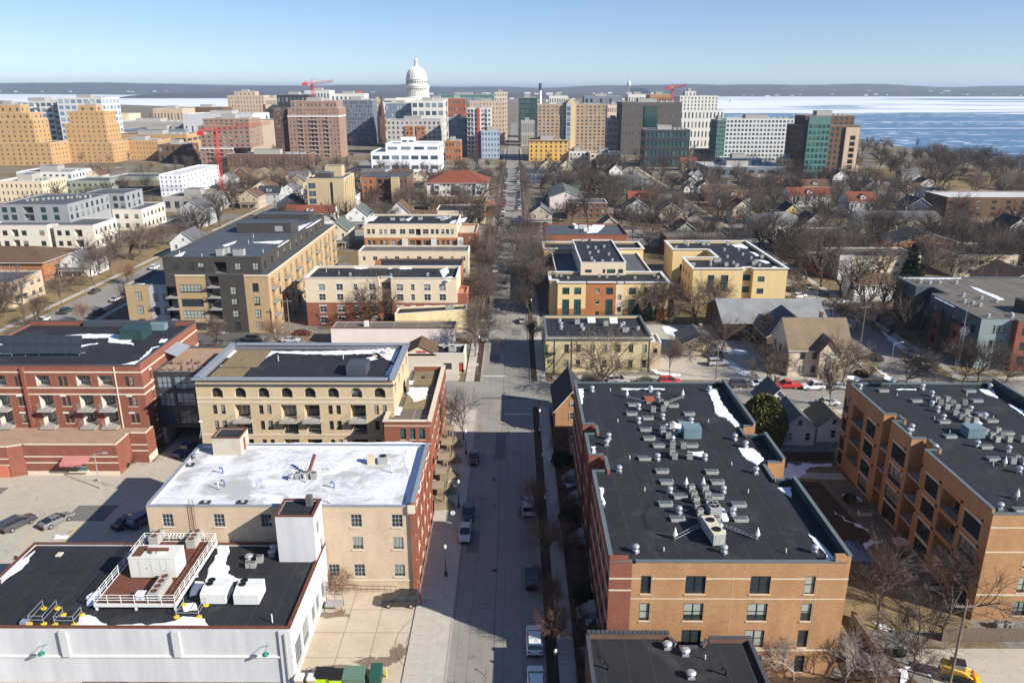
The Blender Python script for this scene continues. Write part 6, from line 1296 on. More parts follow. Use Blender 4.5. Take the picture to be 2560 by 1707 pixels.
# ================================================================== DOWNTOWN (far)
def tower(name, label, k, blocks, yB, wall, cols, rows, gl=None, fr=None, ww=.55, wh=.5, cat='tower', roof=None, Y=None, bands=None, rot=0.0, scols=None, z0=1.0, ph=.6, pent=True, skip=None, top=None, nxy=(2, 1), ht=None, bal=()):
    """blocks: [(xL, xR, yTop, depth, setback)] in photo pixels of frame k, lowest first; yB is the foot of the building"""
    gl = gl or GLD; fr = fr or FRG
    xc = (blocks[0][0]+blocks[0][1])/2; yy = Z(k, xc, blocks[0][2], ht)[1] if ht else (Y or Z(k, xc, yB, 0)[1])
    X0 = ZY(k, blocks[0][0], blocks[0][2], yy)[0]; X1 = ZY(k, blocks[0][1], blocks[0][2], yy)[0]
    b = Bld(name, label, cat, ((X0+X1)/2, yy + blocks[0][3]/2), rot); zb = 0.0; tot = 0
    for i, (xl, xr, yt, dp, sb) in enumerate(blocks):
        yf = yy + sb; x0, zt = ZY(k, xl, yt, yf); x1, _ = ZY(k, xr, yt, yf); W = x1-x0; Hh = zt - zb
        if Hh < 1: continue
        c = cols if isinstance(cols, int) else cols[i]; rw = rows if isinstance(rows, int) else rows[i]
        fh = Hh/max(1, rw); cw = W/max(1, c)
        op = []
        for a in range(rw):
            for q in range(c):
                if skip and skip(q, a): continue
                if q in bal and i == 0 and a: op.append(BAL(cw*(q+.5), cw*.8, zb + fh*a + .1, fh*.8, 1.6, fr, gl, FRW, COPWHITE, 1.4)); continue
                op.append(W_(cw*(q+.5), cw*ww, zb + fh*a + fh*(1-wh)*.5, fh*wh, *nxy, fr, gl, dep=.25, fw=min(.12, cw*.05)))
        side = 1 if (x0+x1)/2 < 0 else 3
        sn = (scols if isinstance(scols, int) else (scols[i] if scols else max(1, int(dp/cw))))
        so = []
        for a in range(rw):
            for q in range(sn): so.append(W_(dp/sn*(q+.5), dp/sn*ww, zb + fh*a + fh*(1-wh)*.5, fh*wh, *nxy, fr, gl, dep=.25, fw=.08))
        hx, hy = W/2, dp/2
        if rot: b.block([(-hx,-hy),(hx,-hy),(hx,hy),(-hx,hy)], zb, zt, wall, {0: op, side: so}, roof or GREYROOF, ph, .4, cop=COPWHITE, local=True, foot=(i == 0))
        else: b.rect(x0, x1, yf, yf+dp, zb, zt, wall, {0: op, side: so}, roof or GREYROOF, ph, .4, COPWHITE, foot=(i == 0))
        for (za, zz, bm) in (bands or []):
            if not rot and i == 0: b.band(x0-.1, x1+.1, yf, zb+Hh*za, Hh*zz, bm, .3); b.band(yf, yf+dp, x1 if side == 1 else x0, zb+Hh*za, Hh*zz, bm, .3, 'E' if side == 1 else 'W')
        zb = zt + .004; last = (x0, x1, yf, dp, zt)
    if pent and not rot:
        x0, x1, yf, dp, zt = last; w = x1-x0
        b.rect(x0+w*.3, x0+w*.62, yf+dp*.35, yf+dp*.7, zt, zt+3.4, CONC, {}, GREYROOF, .2, .3, foot=False, name='penthouse_wall')
        for q in range(3): b.box('rooftop_unit', x0+w*(.68+.09*q), x0+w*(.74+.09*q), yf+dp*.4, yf+dp*.55, zt, zt+1.5, UNITGREY)
    landmark(label.split(' with ')[0], (X0+X1)/2, yy, zb*.6)
    return b
LG = glass('pale_blue_glass', (0.06,0.10,0.14), (0.35,0.42,0.46), .45, .05)
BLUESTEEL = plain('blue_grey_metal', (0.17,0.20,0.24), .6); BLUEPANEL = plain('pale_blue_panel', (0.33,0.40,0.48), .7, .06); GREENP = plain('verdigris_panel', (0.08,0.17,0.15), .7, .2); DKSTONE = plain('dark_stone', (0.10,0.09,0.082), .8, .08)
tower('apartment_tower', 'golden brick stepped tower at far left edge', 'A', [(-60,340,490,30,0), (-60,222,330,22,2), (-60,200,285,18,3), (-60,135,232,12,5)], 640, B_GOLD, [10,7,6,4], [5,5,1,1], ww=.34, wh=.42)
tower('apartment_tower', 'golden brick stepped tower with narrow crown left of the brown towers', 'A', [(430,765,490,34,0), (440,722,360,24,2), (465,708,275,20,3), (530,652,232,10,6)], 620, B_GOLD, [9,8,7,2], [5,4,3,1], ww=.32, wh=.42)
tower('brick_hall', 'long golden brick hall with low flat roof between the towers', 'A', [(765,1075,475,30,0)], 600, B_GOLD, 14, 4, ww=.35, wh=.4, cat='building'); tower('brick_hall', 'golden brick parking deck with long open slots', 'A', [(735,1275,432,40,0)], 560, B_GOLD, 6, 2, ww=.8, wh=.3, gl=GLD, cat='building', Y=765)
tower('low_building', 'dark brown low block left of the red crane', 'A', [(1075,1275,500,26,0)], 615, B_BROWN, 5, 2, cat='building')
tower('glass_tower', 'blue glass apartment block with white frames behind the golden towers', 'A', [(25,392,205,40,0)], 490, FRW, 9, 9, gl=GLB, ww=.8, wh=.62, Y=800, bal=(2,5,8)); tower('glass_tower', 'white framed glass block with tall end wall behind the golden tower', 'A', [(385,692,182,36,0)], 480, FRW, 7, 9, gl=LG, ww=.72, wh=.6, Y=790)
tower('hotel_tower', 'tan concrete hotel tower by the frozen lake', 'A', [(1552,1802,165,30,0),(1600,1745,138,16,4)], 330, B_PINKTAN, [12,5], [9,1], ww=.3, wh=.6, Y=1150); tower('low_tower', 'brown glass low tower beside the tan hotel', 'A', [(1795,1865,225,20,0)], 320, B_BROWN, 5, 6, Y=1120)
tower('brick_tower', 'brick and cream stepped apartment tower behind the near red crane', 'A', [(1365,1590,520,36,0),(1360,1700,372,34,1),(1385,1700,325,30,3)], 645, B_ROSE, [7,9,9], [4,5,2], bal=(2,4), fr=FRW, ww=.5, wh=.55, bands=[(.93,.07,COPWHITE)])
tower('brick_tower', 'tall brick apartment tower with white top bands and green cornice', 'A', [(1965,2315,300,30,0),(1965,2315,252,30,0.4),(1985,2300,205,26,3)], 600, B_ROSE, [14,14,12], [10,2,1], Y=720, bal=(3,6,7,10), fr=FRW, ww=.5, wh=.5, bands=[(.97,.03,COPWHITE)], rot=0)
b = Bld('brick_tower_wing', 'brick side wing coloured dark as the shaded side of the tall banded tower', 'tower wing', (-118, 735)); x0, zt = ZY('A', 1860, 250, 722); x1, _ = ZY('A', 1962, 250, 722)
b.rect(x0, x1-.05, 723, 747, 0, zt, B_BROWN, {0: [W_(c, 1.3, q, 1.8, 2, 1, FRG, GLD) for q in [2+i*3.6 for i in range(12)] for c in even(x1-x0, 5, 3)]}, GREYROOF, .5, .3, GREENP)  # dark brown brick puts the shade of the tower's unlit side into the colour
tower('brick_row', 'long low brown brick apartments before the tall banded tower', 'A', [(1548,2110,568,22,0)], 655, B_BROWN, 20, 4, fr=FRW, ww=.4, wh=.45, cat='apartment building')
tower('arena_hall', 'beige windowless hall between the two brick towers', 'A', [(1695,1868,335,40,0)], 480, STUCCO, 1, 1, ww=.05, wh=.05, cat='hall', Y=790, pent=False)
tower('low_building', 'white long roofed hall behind the brick towers', 'A', [(1245,1725,292,60,0)], 330, WHITEWALL, 12, 1, ww=.3, wh=.3, Y=860, roof=WHITEFAR, cat='hall'); tower('low_building', 'pale grey sawtooth hall behind the golden parking deck', 'A', [(720,1255,345,50,0)], 410, CONC, 10, 1, ww=.3, wh=.3, Y=900, roof=WHITEFAR, cat='hall'); tower('low_building', 'dark blue roofed hall behind the golden parking deck', 'A', [(835,1265,395,40,0)], 430, BLUESTEEL, 10, 1, ww=.5, wh=.4, Y=850, roof=BLUEROOF, cat='hall')
tower('school_building', 'tan institutional building with flat roof near the frozen lake', 'A', [(1045,1245,255,40,0)], 310, B_PINKTAN, 9, 2, ww=.4, wh=.45, Y=1000, cat='building'); tower('school_building', 'brick block with rooftop mast by the frozen lake', 'A', [(1270,1520,245,36,0)], 300, B_BROWN, 10, 2, ww=.4, wh=.45, Y=1050, cat='building')
tower('low_building', 'red roofed low building near the frozen lake', 'A', [(700,880,290,30,0)], 320, STUCCO, 6, 1, roof=SH_RED, Y=950, cat='building', pent=False)
tower('walkup', 'cream flat roofed walk up at the left edge', 'E', [(-40,285,100,24,0)], 240, STUCCO, 10, 3, fr=FRT, ww=.35, wh=.5, cat='apartment building', roof=WHITEFAR); tower('walkup', 'white flat roofed walk up behind the cream one at left', 'A', [(110,490,690,24,0)], 760, SD_WHITE, 9, 2, cat='apartment building', Y=505); tower('walkup', 'sage grey walk up behind the grey stepped apartments', 'E', [(445,740,98,24,0),(745,1070,70,24,8)], 170, SD_GREEN, [8,0], [2,0], cat='apartment building', Y=470, pent=False)
tower('construction_block', 'unfinished white wrapped apartment block beside the red crane', 'E', [(1085,1240,52,60,0)], 195, plain('white_wrap', (0.74,0.75,0.78), .7), 5, 5, ww=.35, wh=.5, cat='building', roof=WHITEFAR, scols=10, pent=False)
tower('office_block', 'low grey brick block with gold framed corner near the construction site', 'E', [(1110,1480,205,20,0)], 260, CONC, 6, 1, cat='building', Y=400)
# --- centre (frame B)
tower('office_tower', 'dark blue glass office tower with vertical fins left of the dome', 'B', [(562,792,415,40,0)], 640, BLUESTEEL, 22, 11, gl=GLD, ww=.55, wh=.8, Y=900, nxy=(1, 1)); tower('stone_tower', 'narrow cream stone tower beside the dark glass office', 'B', [(795,842,415,24,0)], 610, B_PINKTAN, 4, 9, Y=930, wh=.4, ww=.4)
tower('office_block', 'pale glass office block below the dome', 'B', [(885,1075,440,34,0)], 640, BLUESTEEL, 10, 6, gl=LG, ww=.8, wh=.7, Y=860); tower('office_block', 'cream stone office block below the dome', 'B', [(1062,1282,420,34,0)], 640, PALESTONE, 5, 6, gl=GLB, ww=.72, wh=.55, Y=850)
tower('hotel_block', 'grey and brick striped hotel block before the cream offices', 'B', [(890,1262,552,30,0)], 735, plain('warm_grey_panel', (0.42,0.40,0.37), .8), 12, 7, ww=.45, wh=.5, Y=770, top=None); 
b = Bld('hotel_bay', 'pair of brown brick bays on the front of the grey hotel block', 'bay', (0, 769))
for xl, xr in ((1022,1075),(1100,1155)):
    x0, z0 = ZY('B', xl, 700, 769.4); x1, z1 = ZY('B', xr, 590, 769.4); b.rect(x0, x1, 769.0, 769.9, 0, z1, B_ORANGE, {0: [W_(c, (x1-x0)*.22, z1-3.5-q*4.2, 2.2, 1, 1, FRG, GLD) for q in range(7) for c in ((x1-x0)*.28, (x1-x0)*.72)]}, None, foot=False)
tower('modern_building', 'low white modern building with layered terraces before the hotel block', 'B', [(785,1250,772,40,0),(885,1250,715,30,6),(990,1082,675,10,12)], 880, plain('white_panel', (0.74,0.75,0.77), .6, .04), [7,4,2], [2,1,1], gl=GLB, ww=.75, wh=.4, Y=600, roof=WHITEFAR, cat='building', pent=False)
tower('brick_block', 'small orange brick block beside the white striped tower', 'B', [(1292,1398,695,20,0)], 790, B_ORANGE, 5, 3, Y=700, cat='building')
tower('slim_tower', 'white apartment tower with one red stripe', 'B', [(1442,1605,470,22,0)], 750, FRW, 7, 11, gl=GLB, ww=.6, wh=.5, Y=730, bal=(0,1,5)); b = Bld('red_stripe_fin', 'red vertical fin on the white striped tower', 'fin', (0, 729)); x0, z1 = ZY('B', 1512, 465, 728.9); x1, _ = ZY('B', 1528, 465, 728.9); b.box('fin', x0, x1, 728.6, 729.9, 0, z1, plain('fin_red', (0.5,0.06,0.03), .6))
tower('slim_tower', 'blue grey lower wing left of the striped tower', 'B', [(1315,1440,540,22,0)], 750, BLUESTEEL, 6, 8, gl=GLB, Y=742, ww=.5); tower('slim_tower', 'pale blue stepped wing right of the striped tower', 'B', [(1540,1665,625,20,0)], 750, BLUEPANEL, 6, 5, gl=GLB, Y=722, ww=.45)
tower('brick_block', 'red brown brick office block right of the cream offices', 'B', [(1312,1430,405,26,0)], 600, B_RED2, 7, 7, Y=880, ww=.45); tower('stone_tower', 'cream art deco block behind the striped tower', 'B', [(1460,1700,425,34,0)], 640, B_PINKTAN, 11, 10, ww=.35, wh=.45, Y=905); tower('stone_tower', 'narrow tall cream tower beside the street canyon', 'B', [(1630,1716,362,30,0)], 600, STONE, 5, 11, ww=.4, wh=.5, Y=985)
tower('glass_block', 'long green glass office row right of the dome', 'B', [(1240,1620,378,40,0)], 480, GREENP, 26, 4, gl=LG, ww=.8, wh=.6, Y=1150, cat='office'); tower('office_block', 'pale flat office right of the dome with louvred top', 'B', [(1160,1310,405,30,0)], 520, PALESTONE, 8, 4, Y=1010, cat='office')
tower('glass_tower', 'dark green glass office tower right of the street canyon', 'B', [(1797,1925,400,34,0)], 560, GREENMETAL, 9, 9, gl=GLG, ww=.85, wh=.75, Y=930); tower('colonnade_block', 'grey stone colonnaded block below the green glass tower', 'B', [(1812,1905,560,26,0)], 660, CONC, 8, 2, ww=.4, wh=.75, Y=880)
tower('apartment_tower', 'tan and pale blue apartment slab with pointed gable tower', 'C', [(120,585,300,26,0),(120,585,228,26,.4)], 520, brick('slab_tan', (0.44,0.30,0.18), (0.38,0.25,0.145), (0.42,0.32,0.22)), [16,16], [13,3], gl=GLB, fr=BLUEPANEL, ww=.55, wh=.55, Y=705)
b = Bld('gable_shaft', 'glazed stair shaft with pointed gable on the tan and blue slab', 'shaft', (0, 704)); x0, z1 = ZY('C', 318, 215, 702); x1, _ = ZY('C', 382, 215, 702); xm, z2 = ZY('C', 350, 182, 702)
b.rect(x0, xm, 702, 704.9, 0, z1, BLUEPANEL, {0: [W_((xm-x0)/2, (xm-x0)*.8, 3+q*4.3, 3.5, 2, 2, FRW, GLB) for q in range(int(z1/4.3)-1)]}, None, foot=False); b.rect(xm+.01, x1, 702, 704.9, 0, z1, STUCCO_Y, {}, None, foot=False)
m = MB(); m.quad([(x0,702,z1),(x1,702,z1),(xm,702,z2)], STUCCO_Y); m.quad([(x0,702,z1),(xm,702,z2),(xm,715,z2),(x0,715,z1)], GREYROOF); m.quad([(x1,702,z1),(x1,715,z1),(xm,715,z2),(xm,702,z2)], GREYROOF); m.build('gable', b.root, (0, -704, 0))
tower('yellow_block', 'yellow ochre apartment block with brown centre bay at the street', 'C', [(62,330,470,24,0)], 610, plain('ochre_wall', (0.60,0.36,0.10), .8, .08), 8, 5, ww=.36, wh=.55, fr=FRT, cat='apartment building', bands=[(.95,.05,FRT)])
tower('walkup', 'pinkish white low rowhouses right of the ochre block', 'C', [(335,470,548,20,0)], 620, PINKWALL, 5, 2, cat='apartment building', ht=8); tower('walkup', 'tan low rowhouses right of the pinkish ones', 'C', [(480,690,560,20,0)], 620, STUCCO, 6, 2, cat='apartment building', ht=8)
tower('courthouse', 'dark stone courthouse block with tall green glass slot', 'C', [(700,1110,212,40,0),(1112,1222,207,40,1)], 470, DKSTONE, [18,6], [6,0], gl=GLD, ww=.3, wh=.35, Y=760, skip=lambda q, a: 6 <= q <= 10)
b = Bld('courthouse_window', 'tall dark green glass slot on the courthouse front', 'window wall', (0, 759)); x0, z0 = ZY('C', 848, 375, 759); x1, z1 = ZY('C', 945, 235, 759); b.rect(x0, x1, 759.3, 759.95, z0, z1, GREENMETAL, {0: [W_((x1-x0)*(q+.5)/5, (x1-x0)/5.4, z0+.5, z1-z0-1, 1, 6, GREENMETAL, GLG) for q in range(5)]}, GREYROOF, 0, foot=False)
tower('deco_tower', 'pale stone stepped tower with vertical window bays behind the courthouse', 'C', [(1095,1395,265,40,0),(1095,1358,168,34,3),(1130,1205,138,12,10)], 450, PALESTONE, [12,11,3], [4,4,1], gl=GLD, ww=.4, wh=.62, Y=850)
tower('glass_block', 'dark glass block with pale roof edge before the courthouse', 'C', [(860,1165,400,24,0)], 545, DARKMETAL, 11, 4, gl=GLG, ww=.7, wh=.55, Y=640, cat='building')
tower('grid_block', 'white gridded apartment slab by the lake shore', 'C', [(1412,1900,325,24,0)], 515, FRW, 19, 10, gl=GLB, ww=.66, wh=.56, Y=690, cat='apartment building'); tower('grid_block', 'green grey end wing of the white gridded slab', 'C', [(1352,1410,335,24,0)], 540, GREENP, 4, 10, gl=GLD, Y=668, cat='apartment building')
tower('green_tower', 'verdigris and brown brick tower on the lake shore', 'C', [(1912,2330,372,26,0),(1955,2290,305,22,2)], 625, B_BROWN, [12,9], [9,2], gl=GLG, fr=GREENP, ww=.5, wh=.55, Y=560); b = Bld('green_bay', 'verdigris glazed bay on the lake shore tower', 'bay', (0, 556)); x0, z1 = ZY('C', 1980, 310, 557); x1, _ = ZY('C', 2130, 310, 557); b.rect(x0, x1, 557, 559.9, 0, z1, GREENP, {0: [W_((x1-x0)*(q+.5)/5, (x1-x0)/7, 2+a*4, 2.4, 1, 1, GREENP, GLG) for q in range(5) for a in range(int(z1/4)-1)]}, GREENP, .3, foot=False)
x0, z1 = ZY('C', 2235, 380, 558); x1, _ = ZY('C', 2330, 380, 558); b = Bld('gold_bay', 'tan brick balcony bay on the right of the lake shore tower', 'bay', ((x0+x1)/2, 558)); b.rect(x0, x1, 558.6, 559.9, 0, z1, B_PINKTAN, {0: [BAL((x1-x0)*.55, (x1-x0)*.4, 2+a*4, 3, 1.2) for a in range(int(z1/4)-1)]}, None, foot=False)
tower('walkup', 'white bay fronted walk up before the gridded slab', 'C', [(1382,1655,598,18,0)], 650, SD_WHITE, 8, 2, cat='apartment building', ht=9); tower('low_building', 'grey flat building with bright white roof in the middle trees', 'C', [(1285,1820,655,40,0)], 720, BLUESTEEL, 8, 1, cat='building', roof=WHITEFAR, ht=7); tower('low_building', 'low building with plain white roof in the middle trees', 'C', [(1600,1840,728,24,0)], 760, B_ORANGE, 5, 1, cat='building', roof=WHITEFAR, ht=5, pent=False); tower('walkup', 'small ochre and green walk up near the lake shore tower', 'C', [(1798,1902,602,14,0)], 665, STUCCO_Y, 4, 3, cat='apartment building', ht=12)
for i, (xl, xr, yt, Y, mt, lb) in enumerate(((440,700,170,1050,BLUESTEEL,'dark glass low office behind the tan and blue slab'),(600,700,232,850,STUCCO,'cream office between the slab and the courthouse'),(740,890,158,1000,PALESTONE,'pale office behind the courthouse'),(890,1045,160,930,B_TAN,'tan office with brown top behind the courthouse'),(200,330,168,1020,PALESTONE,'white topped office behind the tan and blue slab'),(600,700,330,780,CONC,'grey low annex left of the courthouse'))): tower('office_block', lb, 'C', [(xl,xr,yt,30,0)], 0, mt, 8, 5, Y=Y, ww=.5, cat='office')
for i, (xl, xr, yt, Y, mt, lb) in enumerate(((330,500,350,1000,FRW,'white office with glass crown under the far red crane'),(140,360,378,960,DARKMETAL,'dark flat office behind the tall brick tower'),(510,740,372,1010,PALESTONE,'pale office behind the dark blue tower'),(60,140,400,1000,STUCCO,'cream low tower at left of the banded tower'))): tower('office_block', lb, 'B', [(xl,xr,yt,30,0)], 0, mt, 8, 5, gl=GLB, Y=Y, ww=.5, cat='office')
x, z1 = ZY('B', 855, 365, 930); b = Bld('church_spire', 'thin dark church spire left of the dome', 'spire', (x, 930)); b.rect(x-3, x+3, 927, 933, 0, z1*.55, B_BROWN, {0: [W_(3, 1.2, z1*.4, 4, 1, 2, FRT, GLD)]}, None); m = MB(); m.lathe([(3.4, 0), (.15, z1*.45)], plain('spire_brown', (0.09,0.05,0.04)), 8); m.build('steeple', b.root, (0, 0, z1*.55))
# chimney stack and mast
x, z1 = ZY('B', 1944, 297, 1500); m = MB(); m.tube((0,0,0),(0,0,z1*.82),3.2,2.6,PALESTONE,14); m.tube((0,0,z1*.82),(0,0,z1),2.7,2.6,COPDARK,14); tag(m.build('smokestack', None, (x,1500,0)), 'white smokestack with dark top on the horizon right of centre', 'smokestack')
x, z1 = ZY('C', 748, 20, 2200); m = MB(); m.tube((0,0,0),(0,0,z1),1.2,.3,GALV,6); x_, z2 = ZY('C', 748, 85, 2200); m.lathe([(.5,z2-8),(5,z2-3),(5,z2+4),(.5,z2+9)], UNITWHITE, 10); tag(m.build('radio_mast', None, (x,2200,0)), 'thin radio mast with white drum on the horizon', 'mast')

# ---------------------------------------------------------------- the domed capitol
YC = 1050.0
cxd, ztop = ZY('B', 1092, 100, YC); px = YC/FPX/2.735                # metres per zoom pixel there
zz = lambda y: ZY('B', 1092, y, YC)[1]
b = Bld('capitol', 'white granite domed capitol with colonnaded drum and lantern', 'capitol', (cxd, YC)); r = b.root
b.rect(cxd-45, cxd+45, YC-38, YC+38, 0, zz(430), GRANITE, {0: [W_(c, 3.2, 10+q*8, 5, 1, 2, FRG, GLD) for q in range(4) for c in even(90, 14, 4)]}, PALESTONE, 1.0, .6)
b.rect(cxd-24, cxd+24, YC-22, YC+22, zz(430)+.01, zz(398), GRANITE, {}, PALESTONE, .8, .5, foot=False)
def ring(name, rad0, z0, rad1, z1, mat=GRANITE, k=40, parent=None):
    m = MB(); m.lathe([(rad0, 0), (rad1, z1-z0)], mat, k); m.smooth = False; return m.build(name, parent or r, (0, 0, z0))
R0 = 80*px
ring('drum_base', R0*1.08, zz(398), R0*1.02, zz(385)); dr = ring('drum', R0*.80, zz(385), R0*.80, zz(330))
col = MB(); col.tube((0,0,0),(0,0,zz(332)-zz(385)),R0*.045,R0*.04,GRANITE,8); cm = col.mesh('column')
for i in range(36):
    t = 2*math.pi*i/36; put(cm, 'column', dr, (R0*.93*math.cos(t), R0*.93*math.sin(t), 0))
ring('entablature', R0*1.0, zz(332), R0*1.02, zz(318)); ring('cornice', R0*1.06, zz(318), R0*1.06, zz(312)); ring('attic', R0*.92, zz(312), R0*.90, zz(302)); up = ring('upper_drum', R0*.86, zz(302), R0*.84, zz(272))
for i in range(28):
    t = 2*math.pi*i/28; o = put(win_mesh(R0*.09, (zz(280)-zz(297)), 1, 1, GRANITE, GLD), 'window', up, (R0*.868*math.cos(t), R0*.868*math.sin(t), zz(298)-zz(302)), t+math.pi/2)
ring('upper_cornice', R0*.90, zz(272), R0*.88, zz(262)); m = MB(); hd = zz(182)-zz(262)
prof = [(R0*.80*math.cos(q*math.pi/2*.93), hd*math.sin(q*math.pi/2*.93)/math.sin(math.pi/2*.93)) for q in [i/12 for i in range(13)]]; m.lathe(prof, GRANITE, 48); dome = m.build('dome', r, (0,0,zz(262)))
rm = MB()
for a, c in zip(prof, prof[1:]): rm.tube((a[0],0,a[1]),(c[0],0,c[1]),R0*.028,R0*.024,GRANITE,5,False)
rme = rm.mesh('rib')
for i in range(24): put(rme, 'rib', dome, (0,0,0), 2*math.pi*i/24)
ring('lantern_base', R0*.20, zz(184), R0*.18, zz(172), k=16); ln = ring('lantern', R0*.10, zz(172), R0*.10, zz(142), k=12)
for i in range(8): t = 2*math.pi*i/8; put(cm, 'lantern_column', ln, (R0*.14*math.cos(t), R0*.14*math.sin(t), 0), 0, (.35,.35,(zz(144)-zz(172))/(zz(332)-zz(385))))
ring('lantern_cap', R0*.17, zz(142), R0*.05, zz(128), k=12); m = MB(); m.tube((0,0,0),(0,0,zz(112)-zz(128)),R0*.03,R0*.025,plain('gilded_bronze',(0.5,0.36,0.12),.4),8); m.lathe([(R0*.03,zz(112)-zz(128)),(R0*.035,zz(108)-zz(128)),(R0*.01,zz(102)-zz(128)),(.01,zz(98)-zz(128))], MATS['gilded_bronze'], 8); m.tube((0,0,zz(112)-zz(128)),(R0*.07,0,zz(108)-zz(128)),R0*.012,R0*.01,MATS['gilded_bronze'],5); m.build('statue', r, (0,0,zz(128)))
landmark('white domed capitol', cxd, YC, 80)

# ---------------------------------------------------------------- tower cranes
CR = plain('crane_red', (0.62,0.035,0.03), .5, .1); CRP = plain('crane_pink_red', (0.55,0.06,0.07), .5, .1)
def lattice(m, p0, p1, w, mat, n, t=.12):
    p0, p1 = Vector(p0), Vector(p1); d = (p1-p0); a = d.normalized().orthogonal().normalized()*w/2; c = d.normalized().cross(a.normalized())*w/2
    cs = [a+c, a-c, -a-c, -a+c]
    for q in cs: m.tube(p0+q, p1+q, t, t, mat, 4, False)
    for i in range(n):
        u, v = p0 + d*(i/n), p0 + d*((i+1)/n)
        for j in range(4): m.tube(u+cs[j], v+cs[(j+1) % 4], t*.6, t*.6, mat, 3, False)
def crane(label, k, mast, head, jib, cj, Y, mat, s=1.0):
    x, z = ZY(k, *head, Y); xj, zj = ZY(k, *jib, Y); xc, zc = ZY(k, *cj, Y)
    r = tag(empty('tower_crane', (x, Y, 0)), label, 'crane', 'red tower cranes')
    m = MB(); lattice(m, (0,0,0), (0,0,z), 2.0*s, mat, int(z/2.2), .14*s); m.build('mast', r)
    m = MB(); lattice(m, (0,0,z+1), (xj-x, 0, zj+1), 1.5*s, mat, 22, .11*s); m.build('jib', r)
    m = MB(); lattice(m, (0,0,z+1), (xc-x, 0, zc+1), 1.6*s, mat, 6, .13*s); m.build('counter_jib', r)
    m = MB(); m.box(xc-x-1.4*s, xc-x+2.2*s, -1.2*s, 1.2*s, zc-1.8*s-z, zc+.6-z, mat); m.box(xc-x+2.6*s, xc-x+4.2*s, -1.2*s, 1.2*s, zc-1.2*s-z, zc+.4-z, CONC); m.build('counterweight', r, (0,0,z))
    m = MB(); m.box(-1.0*s, 1.0*s, -2.2*s, -.9*s, -2.2*s, .4*s, mat); m.box(-.8*s, .8*s, -2.25*s, -2.2*s, -1.6*s, .1*s, GLD); m.build('cab', r, (0,0,z))
    m = MB(); m.tube((0,0,0),(0,0,5*s),.5*s,.2*s,mat,5); m.tube((0,0,5*s),((xj-x)*.6,0,(zj-z)*.6+1.8),.06,.06,mat,3); m.tube((0,0,5*s),((xc-x)*.8,0,(zc-z)*.8+1.8),.06,.06,mat,3); m.build('apex', r, (0,0,z))
    landmark('red crane', x, Y, z)
crane('large near red tower crane beside the unfinished white block', 'A', (1520,740), (1475,410), (1850,360), (1365,415), 430, CR, .8)
crane('far red tower crane above the tall banded brick tower', 'B', (400,420), (385,310), (528,288), (328,298), 880, CRP, 1.3)
crane('far red tower crane above the dark courthouse', 'C', (1045,190), (1042,118), (1140,95), (1010,105), 900, CRP, 1.3)
crane('small low red crane behind the dark blue office tower', 'B', (718,385), (718,365), (735,375), (690,358), 1200, CRP, 1.2)
